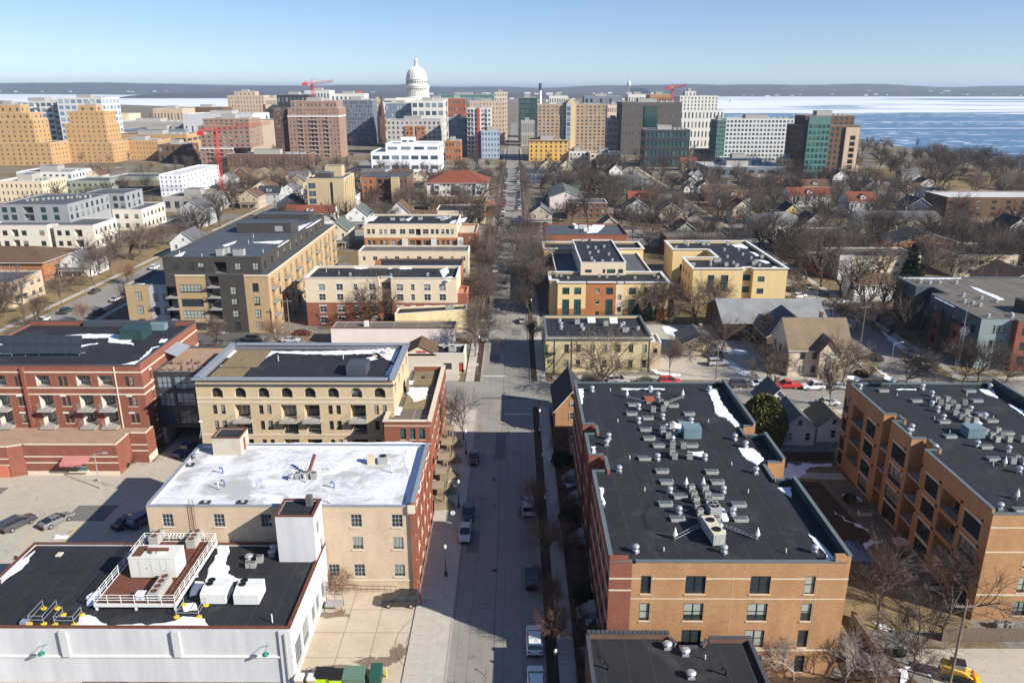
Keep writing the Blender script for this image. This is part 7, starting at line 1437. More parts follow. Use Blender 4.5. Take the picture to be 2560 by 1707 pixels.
# ================================================================== HOUSES BEYOND
def hz(k, px_, py_, w, d, he, hr, wall, roof, ridge='y', **kw):
    x, y = Z(k, px_, py_, hr)
    for a in FOOT:                                             # keep clear of what already stands there
        if a[0] < x+w/2 and a[1] > x-w/2 and a[2] < y+d/2 and a[3] > y-d/2: return None
    for lo, hi in ((SX0-3, SX1+3),):
        if lo < x+w/2 and hi > x-w/2: return None
    return house('house', None, 'house', x, y, w, d, he, hr, wall, roof, ridge, auto=('%s house with %s roof' % (CNAME[wall], CNAME[roof]), None), group='frame houses', **kw)
HL = [('C',690,425,9,11,6.5,10,SD_CREAM,SH_GREY,'y'),('C',848,497,8,11,6,9.5,SD_WHITE,SH_GREY,'y'),('C',925,515,8,11,6,9.5,SD_WHITE,SH_DARK,'y'),('C',985,520,9,12,6,10,SD_GREY,SH_GREY,'y'),('C',1060,520,9,12,6,10,SD_CREAM,SH_BROWN,'y'),
 ('C',868,540,8,11,6,9,SD_WHITE,SH_RED,'y'),('C',915,572,14,10,5,8.5,B_RED,SH_RED,'x'),('C',1150,585,12,11,6,9.5,SD_CREAM,SH_RED,'x'),('C',1330,572,10,11,6,10,B_RED,SH_GREY,'y'),('C',1250,525,14,10,6,9.5,SD_TAN,SH_TAN,'x'),('C',1425,520,10,10,6,9.5,SD_TAN,SH_BROWN,'y'),
 ('C',185,600,9,12,6.5,10,SD_CREAM,SH_BROWN,'y'),('C',250,625,8,11,6,9,SD_GREY,SH_DARK,'y'),('C',315,598,9,13,6.5,10.5,SD_CREAM,SH_BROWN,'y'),('C',372,680,8,12,6,9.5,SD_GREEN,SH_DARK,'y'),('C',650,630,9,12,6,10,SD_WHITE,SH_BROWN,'y'),('C',590,640,9,11,6,9.5,SD_TAN,SH_GREY,'y'),('C',120,668,14,9,6,8.5,SD_NAVY,SH_DARK,'x'),
 ('C',740,705,13,11,6,9,SD_GREY,SH_GREY,'x'),('C',745,745,14,11,6,9,SD_GREEN,SH_GREEN,'x'),('C',815,815,12,11,5,8.5,B_BROWN,SH_RED,'x'),('C',790,865,11,12,6,9.5,SD_WHITE,SH_GREY,'y'),('C',960,870,13,12,6,9.5,SD_TAN,SH_GREEN,'x'),('C',1020,890,11,12,6,9.5,SD_TAN,SH_TAN,'y'),('C',610,985,9,11,6,9.5,SD_TAN,SH_TAN,'y'),
 ('C',1165,672,8,10,6,9.5,SD_WHITE,SH_DARK,'y'),('C',1205,665,7,10,6,9,SD_WHITE,SH_GREY,'y'),('C',1245,650,8,10,6,9.5,SD_GREY,SH_DARK,'y'),('C',1160,708,8,11,6,9.5,SD_WHITE,SH_DARK,'y'),('C',1255,745,8,11,6,9,SD_WHITE,SH_BROWN,'y'),('C',1340,770,15,12,5,8.5,B_BROWN,SH_BROWN,'x'),('C',1450,805,17,11,5,8.5,SD_WHITE,SH_BROWN,'x'),('C',1505,870,9,12,7,10.5,SD_CREAM,SH_RED,'y'),
 ('C',1120,1015,9,11,6,9.5,SD_GREEN,SH_DARK,'y'),('C',1200,1010,9,12,6,9.5,SD_TAN,SH_GREY,'y'),('C',935,1045,8,10,5,8.5,SD_YEL,SH_GREY,'y'),('C',1050,1000,9,11,6,9.5,SD_BROWN,SH_BROWN,'y'),('C',1845,895,8,11,6,9.5,SD_YEL,SH_DARK,'y'),('C',1985,965,11,12,6,10.5,SD_WHITE,SH_DARK,'y'),('C',2150,985,11,12,6,10,SD_WHITE,SH_DARK,'y'),('C',2000,735,16,12,6,9.5,SD_TAN,SH_BROWN,'x'),
 ('C',1960,790,22,13,6,9.5,SD_WHITE,SH_RED,'x'),('C',2120,790,18,13,6,9.5,SD_WHITE,SH_RED,'x'),('C',2320,820,14,14,7,11,SD_WHITE,SH_RED,'x'),('D',900,672,10,11,6,9.5,SD_WHITE,SH_BROWN,'y'),('D',1665,672,10,10,6,9.5,SD_WHITE,SH_DARK,'y'),('D',1565,610,12,10,5,8,SD_GREY,SH_GREY,'x'),('D',1545,705,15,11,5,8,SD_TAN,SH_BROWN,'x'),('D',1720,735,12,11,6,9,SD_GREY,SH_DARK,'x'),('D',2280,930,11,12,6,10.5,SD_WHITE,SH_DARK,'y'),('D',1610,800,11,12,6,9.5,SD_NAVY,SH_DARK,'y'),('D',1400,690,12,11,6,9,SD_CREAM,SH_TAN,'x'),('D',1290,690,9,11,6,9,SD_TAN,SH_GREY,'y'),('D',1080,620,9,10,6,9,SD_WHITE,SH_DARK,'y'),
 ('A',1460,655,10,13,7,11,SD_GREY,SH_GREY,'y'),('A',1660,650,11,13,7,11,B_BROWN,SH_BROWN,'y'),('A',1790,660,11,12,6.5,10.5,SD_TAN,SH_TAN,'y'),('A',600,655,9,11,6,9.5,SD_CREAM,SH_BROWN,'y'),('A',665,665,9,11,6,9.5,SD_CREAM,SH_BROWN,'y'),('A',1280,650,9,12,7,10.5,SD_YEL,SH_BROWN,'y'),('A',1910,670,10,12,6,9.5,SD_TAN,SH_BROWN,'y'),('A',1560,690,9,11,6,9.5,SD_WHITE,SH_GREY,'y'),('A',520,670,11,10,5,8.5,B_BROWN,SH_BROWN,'x'),
 ('B',30,880,10,12,6,9.5,SD_GREY,SH_GREY,'y'),('B',705,1125,10,13,6,10,SD_WHITE,SH_GREEN,'y'),('B',840,1115,10,13,6,10,SD_CREAM,SH_BROWN,'y'),('B',985,1100,10,13,6,10.5,SD_WHITE,SH_BROWN,'y'),('B',1150,1165,11,12,5,8.5,SD_TAN,SH_BROWN,'x'),('B',570,1225,9,13,7,10.5,SD_CREAM,SH_GREEN,'y'),('B',380,1130,22,11,6,9,SD_WHITE,SH_RED,'x'),('B',450,1100,16,10,6,9.5,SD_WHITE,SH_GREEN,'x'),('B',800,880,16,10,5,8.5,SD_TAN,SH_GREY,'x'),('B',1000,885,14,11,6,9,SD_TAN,SH_BROWN,'x'),('B',1120,900,9,11,6,9,SD_CREAM,SH_BROWN,'y'),('B',900,900,10,11,6,9,SD_BROWN,SH_BROWN,'y'),
 ('E',1345,215,11,14,8,11.5,SD_GREY,SH_GREY,'y'),('E',1200,265,15,12,6,10,B_BROWN,SH_GREY,'x'),('E',1290,420,10,12,6,10,SD_WHITE,SH_GREY,'y'),('E',560,560,10,12,5,8,SD_WHITE,SH_GREY,'y'),
 ('A',2050,700,11,12,6,10,SD_TAN,SH_GREY,'y'),('A',2140,720,10,12,6,9.5,SD_CREAM,SH_BROWN,'y'),('A',1990,760,10,12,6,9.5,SD_WHITE,SH_GREY,'y'),('A',1850,780,12,11,6,9.5,SD_GREY,SH_DARK,'x'),('A',1720,800,10,12,6,9.5,SD_TAN,SH_BROWN,'y'),('B',180,980,10,12,6,9.5,SD_GREY,SH_GREY,'y'),('B',60,960,11,12,6,9.5,SD_CREAM,SH_BROWN,'y'),('B',300,900,12,11,6,9.5,SD_TAN,SH_GREY,'x'),('B',640,1000,10,12,6,9.5,SD_WHITE,SH_DARK,'y'),('B',230,1060,10,12,6,9.5,SD_WHITE,SH_GREY,'y'),('F',540,790,12,11,3.4,5.2,SD_CREAM,SH_DARK,'x'),('F',2130,360,10,12,6,9.5,SD_TAN,SH_GREY,'y'),('F',2240,420,24,16,6,9,SD_GREY,SH_GREY,'x'),('F',2060,420,8,9,6,8.5,B_GOLD,SH_TAN,'y'),
 ('G',1480,960,8,9,3,5,SD_TAN,SH_GREY,'y'),('H',2310,400,9,11,6,10,SD_WHITE,SH_DARK,'y'),('H',640,20,14,11,6,9,SD_WHITE,SH_DARK,'y')]
for t in HL: hz(*t[:10], wins=(2, 2) if t[3] < 14 else (4, 2), dormer=(t[9] == 'x'), porch=(t[9] == 'y' and t[3] > 8), chimney=rnd.random() < .7)
# long gabled row and hipped block right of the street
house('gabled_row', 'long grey sawtooth gabled rowhouses just right of the far street', 'apartment building', *Z('C', 300, 800, 8), 17, 40, 6, 9, PINKWALL, SH_GREEN, 'y', wins=(2, 1), chimney=False)
house('hipped_block', 'square white building with pale grey hipped roof among the trees', 'apartment building', *Z('C', 1780, 960, 9.5), 22, 22, 6.5, 9.8, SD_WHITE, SH_LIGHT, 'x', 9, wins=(4, 2), chimney=False)
x, y = Z('C', 325, 900, 7.5); x1, _ = Z('C', 598, 900, 7.5); flat('apartment_block', 'brown brick three storey flats with white top band right of the street', x, x1, y, y+14, 7.5, B_BROWN, GREYROOF, 6, (.8, 3.2, 5.6))
house('long_white_house', 'long white apartments with low grey gable roof right of the hipped block', 'apartment building', *Z('D', 1470, 900, 9), 34, 15, 6.8, 9.2, SD_CREAM, SH_GREY, 'x', wins=(6, 2), chimney=True)
x, y = Z('D', 1790, 800, 10); flat('apartment_block', 'dark brick modern apartments with white roof edge at far right', x+3, x+70, y, y+22, 9.6, B_BROWN, WHITEFAR, 10, (.8, 3.8, 6.8), wd=2.2, fr=FRD); landmark('dark brick modern apartments', x+30, y, 8)
house('red_roof_house', 'long house with bright red tiled roof beside the lake shore tower', 'house', *Z('C', 2180, 590, 10), 26, 12, 6.5, 10, STUCCO, SH_RED, 'x', wins=(6, 2))
landmark('white hipped block', *Z('C', 1780, 960, 9.5), 6)

# ================================================================== TREES
BARK = plain('grey_bark', (0.13,0.105,0.085), .95, .3, 1.5, 8, .1); TWIG = plain('brown_twig', (0.118,0.096,0.082), .95, .25, .3, 4, .1, tint=True); TWIGR = plain('russet_twig', (0.20,0.115,0.075), .95, .3, .3, 4, .1); BIRCH = plain('pale_bark', (0.36,0.31,0.27), .9, .25, 2, 8, .2)
def tree_meshes(seed, H, spread, fork=.22, limbs=5, bark=None, twig=None, dens=1.0, upright=.5, thick=1.0):
    rg = random.Random(seed); T, C = MB(), MB(); bark = bark or BARK; twig = twig or TWIG
    def rv(d, ang):
        a = d.orthogonal().normalized(); a.rotate(Matrix.Rotation(rg.uniform(0, 6.283), 3, d)); return (d*math.cos(ang) + a*math.sin(ang)).normalized()
    def grow(p, d, L, r, lv):
        n = 3 if lv < 3 else 2; tgt = T if lv < 2 else C; mat = bark if lv < 2 else twig; pts = [p]; q = p.copy()
        for i in range(n):
            d = (d + Vector((rg.uniform(-.18,.18), rg.uniform(-.18,.18), (.10 if lv < 3 else .02)*upright))).normalized(); q = q + d*(L/n); pts.append(q.copy())
        for i in range(n):
            r0 = r*(1-.55*i/n); r1 = r*(1-.55*(i+1)/n) if lv < 4 else r*(1-.8*(i+1)/n); tgt.tube(pts[i], pts[i+1], r0, r1, mat, 6 if lv == 0 else (5 if lv == 1 else 3), False)
        if lv >= 4: return
        k = int(round({0: limbs, 1: 6, 2: 6, 3: 5}[lv]*(dens if lv >= 2 else 1)))
        for i in range(k):
            t = (.35 + .65*(i+.5)/k) if lv else 1.0; j = min(n-1, int(t*n)); f = t*n - j; b_ = pts[j].lerp(pts[j+1], min(1, f))
            ang = rg.uniform(.28, .75)*spread if lv == 0 else rg.uniform(.45, 1.0)*(.8+.2*spread)
            grow(b_, rv(d, ang), L*rg.uniform(.5,.75) if lv else H*(1-fork)*rg.uniform(.55,.72), max(.012, r*(.55 if lv else .62)*rg.uniform(.8,1.1)), lv+1)
        if lv and lv < 4: grow(pts[-1], rv(d, .25), L*.55, r*.45, lv+1)
    grow(Vector((0,0,-.1)), Vector((0,0,1)), H*fork, H*.022*thick, 0)
    return T.mesh('trunk'), C.mesh('crown')
TP = [tree_meshes(11, 12, 1.0), tree_meshes(23, 12, 1.2, .2, 5), tree_meshes(37, 12, .8, .24, 5), tree_meshes(41, 12, 1.35, .18, 6), tree_meshes(59, 12, .95, .28, 4, dens=1.1), tree_meshes(67, 12, 1.1, .2, 5, dens=.9)]
TR = [tree_meshes(71, 9, .5, .15, 6, twig=TWIGR, dens=1.2), tree_meshes(73, 9, 1.0, .15, 6, twig=TWIGR)]
TB = [tree_meshes(81, 9, .8, .25, 5, BIRCH, BIRCH, .8), tree_meshes(83, 9, 1.0, .2, 5, BIRCH, BIRCH, .8)]
TREES = []
def tree(x, y, h_, proto, name='bare_tree', base='bare grey brown tree', cat='tree', group='bare street and yard trees', where=None, wide=1.0, ref=12.0):
    r = empty(name, (x, y, 0), rnd.uniform(0, 6.28)); s_ = h_/ref; r.scale = (s_*wide, s_*wide, s_)
    put(proto[0], 'trunk', r, (0,0,0)); put(proto[1], 'crown', r, (0,0,0)); tag(r, None, cat, group); ITEMS.append((r, base, where)); TREES.append((x, y)); return r
def tz(k, px_, py_, h_, p=None, **kw): x, y = Z(k, px_, py_); return tree(x, y, h_, TP[p] if p is not None else rnd.choice(TP), **kw)
# named places
for k, a, c, hh, p, w in (('J',2225,890,9,2,.9),('F',1600,1560,9,4,.9),('F',1620,1500,10,1,1),('F',1690,1180,10,0,1),('F',1650,1010,10,2,1),('F',1700,900,11,5,1),('F',1640,880,10,0,1),('F',2050,1520,7.5,2,.7),('F',2040,1270,9,1,.9),('F',1960,1060,14,3,1.1),('F',2010,1010,14,1,1.1),('F',2040,900,13,0,1.1),('F',1900,760,13,3,1.1),('F',770,1335,13,3,1.25),('G',700,1425,11.5,3,1.35),('G',1250,1350,8,2,.8),('G',95,1110,7,4,.8),('G',1130,870,10,2,1),('G',1200,880,11,4,1),('G',1480,900,10,1,1.1),('G',1560,860,10,3,1.1),('G',1620,830,10,0,1.1),('G',1700,1190,9,3,1),('G',1980,1090,9,1,1),('G',2080,1360,7.5,3,1.1),('H',830,1325,9,3,1.1),('H',230,1310,7,1,1.2),('H',720,1530,9,2,.8),('H',725,850,8,0,1),('H',940,900,9,5,1.2),('H',1080,900,9,3,1.2),('H',570,440,15,3,1.05),('H',1360,1350,8,3,1.1),('H',1500,1340,8,1,1),('H',1830,1345,10,1,1.1),('H',1960,1335,9,5,1.1),('H',2200,1330,7,3,1.3),('H',450,380,11,1,1.2),('H',2000,420,13,3,1.2),('H',2130,440,12,1,1.2),('H',1750,390,12,0,1.2),('H',1650,360,11,5,1.2),('H',400,600,8,2,.9),('H',500,640,6,1,.8),
   ('E',650,805,13,1,1.1),('E',765,745,13,2,1.1),('E',965,640,13,0,1.1),('E',1135,560,11,5,1),('E',170,990,12,3,1),('E',425,935,8,2,.8),('E',235,1090,9,1,1),('E',30,1020,10,0,1),('E',900,1010,10,2,.8),('E',1495,1235,7.5,4,.8),('E',1300,530,10,1,1.1),('E',1020,560,10,3,1),('I',1785,300,7,2,.8),('P',1040,965,9.5,2,.85),('P',1640,955,10,1,.8),('P',1375,1300,8.5,3,.9),('W',1105,680,10,1,1),('P',1350,1440,5,4,.8)):
    tz(k, a, c, hh, p, wide=w)
for k, a, c, hh, p in (('L',2100,1270,5.6,0),('L',2060,1010,4.6,0),('E',580,1055,5,1),('E',1890,1210,7,1),('E',870,800,7,1),('L',2060,640,6,1),('W',1235,1190,6,0),('H',1050,1310,3,1),('H',800,830,6,1),('H',1150,860,6,1)):
    x, y = Z(k, a, c); tree(x, y, hh, TR[p], 'russet_shrub_tree', 'russet twiggy small tree', ref=9.0, wide=.8 if p == 0 else 1.0)
for a, c, hh in ((300,1420,5.5),(760,1450,5.6),(1030,1460,4.2)):
    x, y = Z('P', a, c); tree(x, y, hh, rnd.choice(TB), 'birch_tree', 'white barked birch clump', ref=9.0, where='at the bottom right corner', wide=.9)
for y in range(172, 322, 11): tree(-9.6+rnd.uniform(-.8,.6), y+rnd.uniform(-2,2), rnd.uniform(8,10.5), rnd.choice(TP), wide=rnd.uniform(.75,.95))
for y in range(212, 322, 11): tree(6.4+rnd.uniform(-.6,.8), y+rnd.uniform(-2,2), rnd.uniform(10,13), rnd.choice(TP), wide=rnd.uniform(.85,1.05))
# street rows further off
for y in range(262, 640, 19):
    if not 322 < y < 346:
        tree(-9.3+rnd.uniform(-.5,.3), y+rnd.uniform(-4,4), rnd.uniform(6.5,9), rnd.choice(TP), wide=.85); tree(5.4+rnd.uniform(-.3,.5), y+rnd.uniform(-4,4), rnd.uniform(6.5,9), rnd.choice(TP), wide=.85)
def blocked(x, y, pad=1.2):
    for a in FOOT:
        if a[0]-pad < x < a[1]+pad and a[2]-pad < y < a[3]+pad: return True
    if SX0-1 < x < SX1+1: return True
    for y0, y1 in ((143,157.2),(327,341),(640,654),(840,852)):
        if y0-1 < y < y1+1: return True
    for x0, x1 in ((-131,-117),(82.5,94),(238,250)):
        if x0-1 < x < x1+1: return True
    for tx, ty in TREES:
        if (tx-x)**2 + (ty-y)**2 < 16: return True
    return False
def scatter(n, x0, x1, y0, y1, hmin, hmax, **kw):
    got = 0
    for _ in range(n*12):
        x, y = rnd.uniform(x0, x1), rnd.uniform(y0, y1)
        if blocked(x, y) or abs(x) > y*.74+12: continue
        tree(x, y, rnd.uniform(hmin, hmax), rnd.choice(TP), wide=rnd.uniform(.9,1.3), **kw); got += 1
        if got >= n: break
scatter(12, 82, 240, 165, 325, 8, 12); scatter(40, 46, 240, 250, 345, 8, 14); scatter(34, 8, 240, 345, 500, 8, 15); scatter(24, 250, 398, 300, 640, 11, 17); scatter(2, 8, 240, 500, 560, 9, 13)
scatter(34, -116, -14, 345, 520, 9, 12); scatter(18, -260, -131, 330, 520, 9, 12)
print('trees', len(TREES))
for x, y, hh in ((300, 545, 21), (312, 600, 17), (345, 560, 16), (360, 610, 17), (382, 580, 17), (395, 520, 16), (340, 640, 16), (372, 655, 15), (330, 500, 15)): tree(x, y, hh, TP[3], wide=1.1)
# evergreens
NEED = plain('evergreen_needles', (0.035,0.050,0.022), .9, .35, .8, 6, .15); NEEDG = plain('golden_evergreen', (0.095,0.10,0.034), .9, .45, .8, 6, .15)
def evergreen(seed, Hh, rad, shape, mat, n=2600, leaf=.3):
    rg = random.Random(seed); C, T = MB(), MB(); T.tube((0,0,-.1),(0,0,Hh*.9),Hh*.025,.03,BARK,7,False)
    for i in range(n):
        t = rg.random()**(.8); z = Hh*(.06+.93*t)
        rr = rad*(math.sin(math.pi*min(1, .12+.88*t*.99))**.55 if shape == 'egg' else (1-t)**.9+.03)
        if shape == 'cone': rr *= .75+.25*math.sin(z*5.0)
        a = rg.uniform(0, 6.283); q = rr*(1-rg.random()**2*.5); p = Vector((q*math.cos(a), q*math.sin(a), z)); l_ = leaf*rg.uniform(.6,1.4)
        d = Vector((math.cos(a)+rg.uniform(-.6,.6), math.sin(a)+rg.uniform(-.6,.6), rg.uniform(-.5,.9) if shape == 'egg' else rg.uniform(-.6,.2))).normalized(); s_ = d.orthogonal().normalized()*l_*.4; s_.rotate(Matrix.Rotation(rg.uniform(0,6.28), 3, d))
        C.quad([p-s_, p+d*l_*.5-s_*.2+s_, p+d*l_, p+d*l_*.4-s_*1.2], mat)
    return T.mesh('trunk'), C.mesh('crown')
EGG, CONE = evergreen(1, 8, 2.9, 'egg', NEEDG, 9000, .34), evergreen(2, 9, 2.6, 'cone', NEED, 5000, .5)
tree(42.6, 123.2, 10.5, EGG, 'evergreen_tree', 'rounded golden green evergreen tree', where='beside the small white houses', ref=8.0, wide=1.02)
for k, a, c, hh in (('H',1390,470,12),('G',1080,880,5),('G',980,870,4.5),('C',490,860,11),('C',505,720,12),('C',1350,760,9),('G',1260,850,6)):
    x, y = Z(k, a, c); tree(x, y, hh, CONE, 'evergreen_tree', 'dark green conical evergreen', group='evergreens', ref=9.0)
# far woods read as one mass
def woods():
    rg = random.Random(5); m = MB()
    for i in range(640):
        if i < 130: x, y = rg.uniform(-330, 240), rg.uniform(520, 650)
        elif i < 420: x, y = rg.uniform(-420, 420), rg.uniform(655, 1250)
        else: x, y = rg.uniform(-900, 430), rg.uniform(1100, 2500)
        if abs(x+2) < 12 or any(a[0]-3 < x < a[1]+3 and a[2]-3 < y < a[3]+3 for a in FOOT): continue
        if x < -500 and y > 2300: continue
        h_ = rg.uniform(8, 13); m.tube((x,y,0),(x,y,h_*.4),.3,.2,TWIG,4,False)
        for j in range(14):
            a = rg.uniform(0,6.28); t = rg.uniform(.45,1); q = h_*.40*math.sin(math.pi*(.12+.8*t))*rg.uniform(.4,1.0)
            p = Vector((x, y, h_*.35)); e = Vector((x+q*math.cos(a), y+q*math.sin(a), h_*t)); m.tube(p, e, .13, .05, TWIG, 3, False)
            for s_ in range(8):
                b_ = p.lerp(e, rg.uniform(.35,1)); m.tube(b_, b_+Vector((rg.uniform(-1,1), rg.uniform(-1,1), rg.uniform(-.2,1.2)))*h_*.13, .06, .02, TWIG, 3, False)
    return tag(m.build('far_woods'), 'leafless woods between the far downtown buildings', None, None, 'stuff')
woods()
# beyond the 300 single trees: the rest of the canopy over the house blocks, as one mass
def canopy():
    import numpy as np
    src = [tree_meshes(s_, 12, sp, .2, 5, dens=.24, thick=1.8) for s_, sp in ((101, 1.1), (103, 1.3), (107, .9))]; dat = []
    for pr in src:
        vs, fs, n = [], [], 0
        for me in pr:
            co = np.empty(len(me.vertices)*3); me.vertices.foreach_get('co', co); fi = np.empty(len(me.loops), dtype=int); me.loops.foreach_get('vertex_index', fi); vs.append(co.reshape(-1, 3)); fs.append(fi.reshape(-1, 4)+n); n += len(me.vertices)
            bpy.data.meshes.remove(me)
        dat.append((np.concatenate(vs), np.concatenate(fs)))
    V, F, n = [], [], 0; rg = random.Random(77)
    for cnt, x0, x1, y0, y1 in ((74, 60, 240, 255, 340), (140, 14, 240, 345, 520), (64, 10, 240, 520, 640), (60, 252, 398, 420, 720), (30, 320, 404, 650, 950), (34, -116, -14, 345, 520), (30, -260, -20, 520, 640), (20, -250, -135, 330, 480), (12, -150, -134, 200, 420), (9, -115, -102, 272, 420), (10, 96, 102, 160, 320), (26, 140, 235, 165, 320)):
        k = 0
        for _ in range(cnt*10):
            x, y = rg.uniform(x0, x1), rg.uniform(y0, y1)
            if blocked(x, y, .5) or abs(x) > y*.74+12: continue
            TREES.append((x, y)); co, fi = dat[rg.randrange(3)]; h_ = rg.uniform(8.5, 14)/12; w = h_*rg.uniform(.9, 1.3); a = rg.uniform(0, 6.28); c_, s_ = math.cos(a)*w, math.sin(a)*w
            q = np.empty_like(co); q[:, 0] = co[:, 0]*c_-co[:, 1]*s_+x; q[:, 1] = co[:, 0]*s_+co[:, 1]*c_+y; q[:, 2] = co[:, 2]*h_; V.append(q); F.append(fi+n); n += len(q); k += 1
            if k >= cnt: break
    V = np.concatenate(V); F = np.concatenate(F); me = bpy.data.meshes.new('canopy'); me.vertices.add(len(V)); me.vertices.foreach_set('co', V.ravel()); me.loops.add(F.size); me.loops.foreach_set('vertex_index', F.ravel().astype(np.int32)); me.polygons.add(len(F)); me.polygons.foreach_set('loop_start', np.arange(0, F.size, 4, dtype=np.int32)); me.update(calc_edges=True); me.materials.append(TWIG)
    print('canopy quads', len(F), 'single trees', sum(1 for o in bpy.data.objects if o.name.startswith('bare_tree')))
    return tag(link(bpy.data.objects.new('tree_canopy', me)), 'rest of the leafless tree canopy over the house blocks', None, None, 'stuff')
canopy()
# shrubs and hedges in the planting beds
SHR = tree_meshes(91, 2.2, 1.5, .12, 7, TWIGR, TWIGR, .8, thick=.8); HEDGE = evergreen(7, 1.4, 1.0, 'egg', NEED, 700, .3)
for i, y in enumerate([64+3.6*j for j in range(20)]): tree(7.6+rnd.uniform(-.4,.8), y, rnd.uniform(1.3,2.4), SHR if i % 5 else HEDGE, 'shrub', 'low shrub', 'shrub', 'shrubs by the right sidewalk', 'in the bed beside the right sidewalk', ref=2.2 if i % 5 else 1.4)
for k, a, c in (('P',1720,560),('P',1640,480),('P',1270,330),('O',760,1150),('O',700,1110),('O',1000,1240),('I',1050,1240),('I',1080,1220),('I',1020,1270),('H',960,1270),('H',1010,1290),('P',120,1420),('P',900,1250),('P',1240,1200)):
    x, y = Z(k, a, c); tree(x, y, rnd.uniform(.9,1.6), HEDGE if rnd.random() < .6 else SHR, 'shrub', 'low shrub', 'shrub', 'garden shrubs', ref=1.8)

# ================================================================== VEHICLES
TYRE = plain('tyre', (0.015,0.015,0.016), .8, .1); RIM = metal('alloy_rim', (0.5,0.5,0.52), .3, .8); CARGL = glass('car_glass', (0.008,0.010,0.012), (0.03,0.035,0.04), .3, .04); HEADL = plain('headlamp', (0.6,0.62,0.62), .15, .03); TAILL = plain('tail_lamp', (0.35,0.01,0.01), .3, .05); CARBLK = plain('black_trim', (0.02,0.02,0.022), .5, .1)
def loft(secs, mat, top=None, cap=True):
    """secs: [(x, [(y, z) ...])] rings of equal length"""
    m = MB(); k = len(secs[0][1])
    for x, ring_ in secs: m.v += [(x, y, z) for y, z in ring_]
    for s_ in range(len(secs)-1):
        for i in range(k):
            j = (i+1) % k; m.f.append((s_*k+i, s_*k+j, (s_+1)*k+j, (s_+1)*k+i)); m.m.append(m.mi(top if (top and i in (3,)) else mat))
    if cap:
        m.f.append(tuple(range(k))[::-1]); m.m.append(m.mi(mat)); n = (len(secs)-1)*k; m.f.append(tuple(n+i for i in range(k))); m.m.append(m.mi(mat))
    return m
def ringb(hw, zb, zt): return [(-hw*.9, zb), (-hw, zb+.18), (-hw, zt-.16), (-hw*.86, zt), (hw*.86, zt), (hw, zt-.16), (hw, zb+.18), (hw*.9, zb)]
CARS = {
 'sedan': dict(L=4.6, W=1.8, body=[(-2.3,.35,.80,.78),(-2.2,.25,.95,.86),(-1.3,.22,1.0,.90),(.6,.22,.98,.90),(1.5,.22,.88,.88),(2.15,.25,.74,.82),(2.3,.35,.62,.74)], cab=[(-1.75,.97,.99,.72,.70),(-.95,.97,1.40,.74,.60),(.15,.97,1.44,.76,.62),(1.15,.93,.95,.76,.70)]),
 'suv': dict(L=4.7, W=1.9, body=[(-2.35,.4,1.0,.82),(-2.25,.28,1.10,.92),(-1.2,.25,1.13,.95),(.6,.25,1.1,.95),(1.6,.25,1.02,.93),(2.25,.28,.88,.88),(2.35,.4,.72,.8)], cab=[(-2.22,1.08,1.12,.80,.78),(-1.95,1.1,1.66,.80,.66),(.1,1.1,1.74,.82,.68),(1.2,1.05,1.08,.82,.74)]),
 'van': dict(L=5.2, W=2.0, body=[(-2.6,.4,1.1,.9),(-2.5,.28,1.2,.97),(0,.25,1.2,.99),(1.4,.25,1.15,.98),(2.3,.28,1.0,.92),(2.6,.4,.75,.84)], cab=[(-2.56,1.15,1.2,.90,.88),(-2.4,1.17,1.95,.92,.80),(.5,1.17,2.0,.92,.80),(1.8,1.08,1.12,.90,.84)]),
 'pickup': dict(L=5.4, W=1.95, body=[(-2.7,.5,1.0,.9),(-2.6,.35,1.08,.95),(-.6,.3,1.08,.97),(.6,.3,1.1,.97),(1.7,.3,1.08,.96),(2.55,.35,.98,.9),(2.7,.5,.8,.82)], cab=[(-.75,1.06,1.1,.84,.82),(-.6,1.08,1.74,.84,.7),(.55,1.08,1.78,.85,.7),(1.35,1.06,1.1,.85,.78)]),
}
def wheel_meshes(r=.34):
    t = MB(); t.tube((0,-.11,0),(0,.11,0),r,r,TYRE,18); m = MB(); m.tube((0,-.125,0),(0,.125,0),r*.62,r*.62,RIM,10); return t.mesh('wheel'), m.mesh('rim')
WHM, RMM = wheel_meshes()
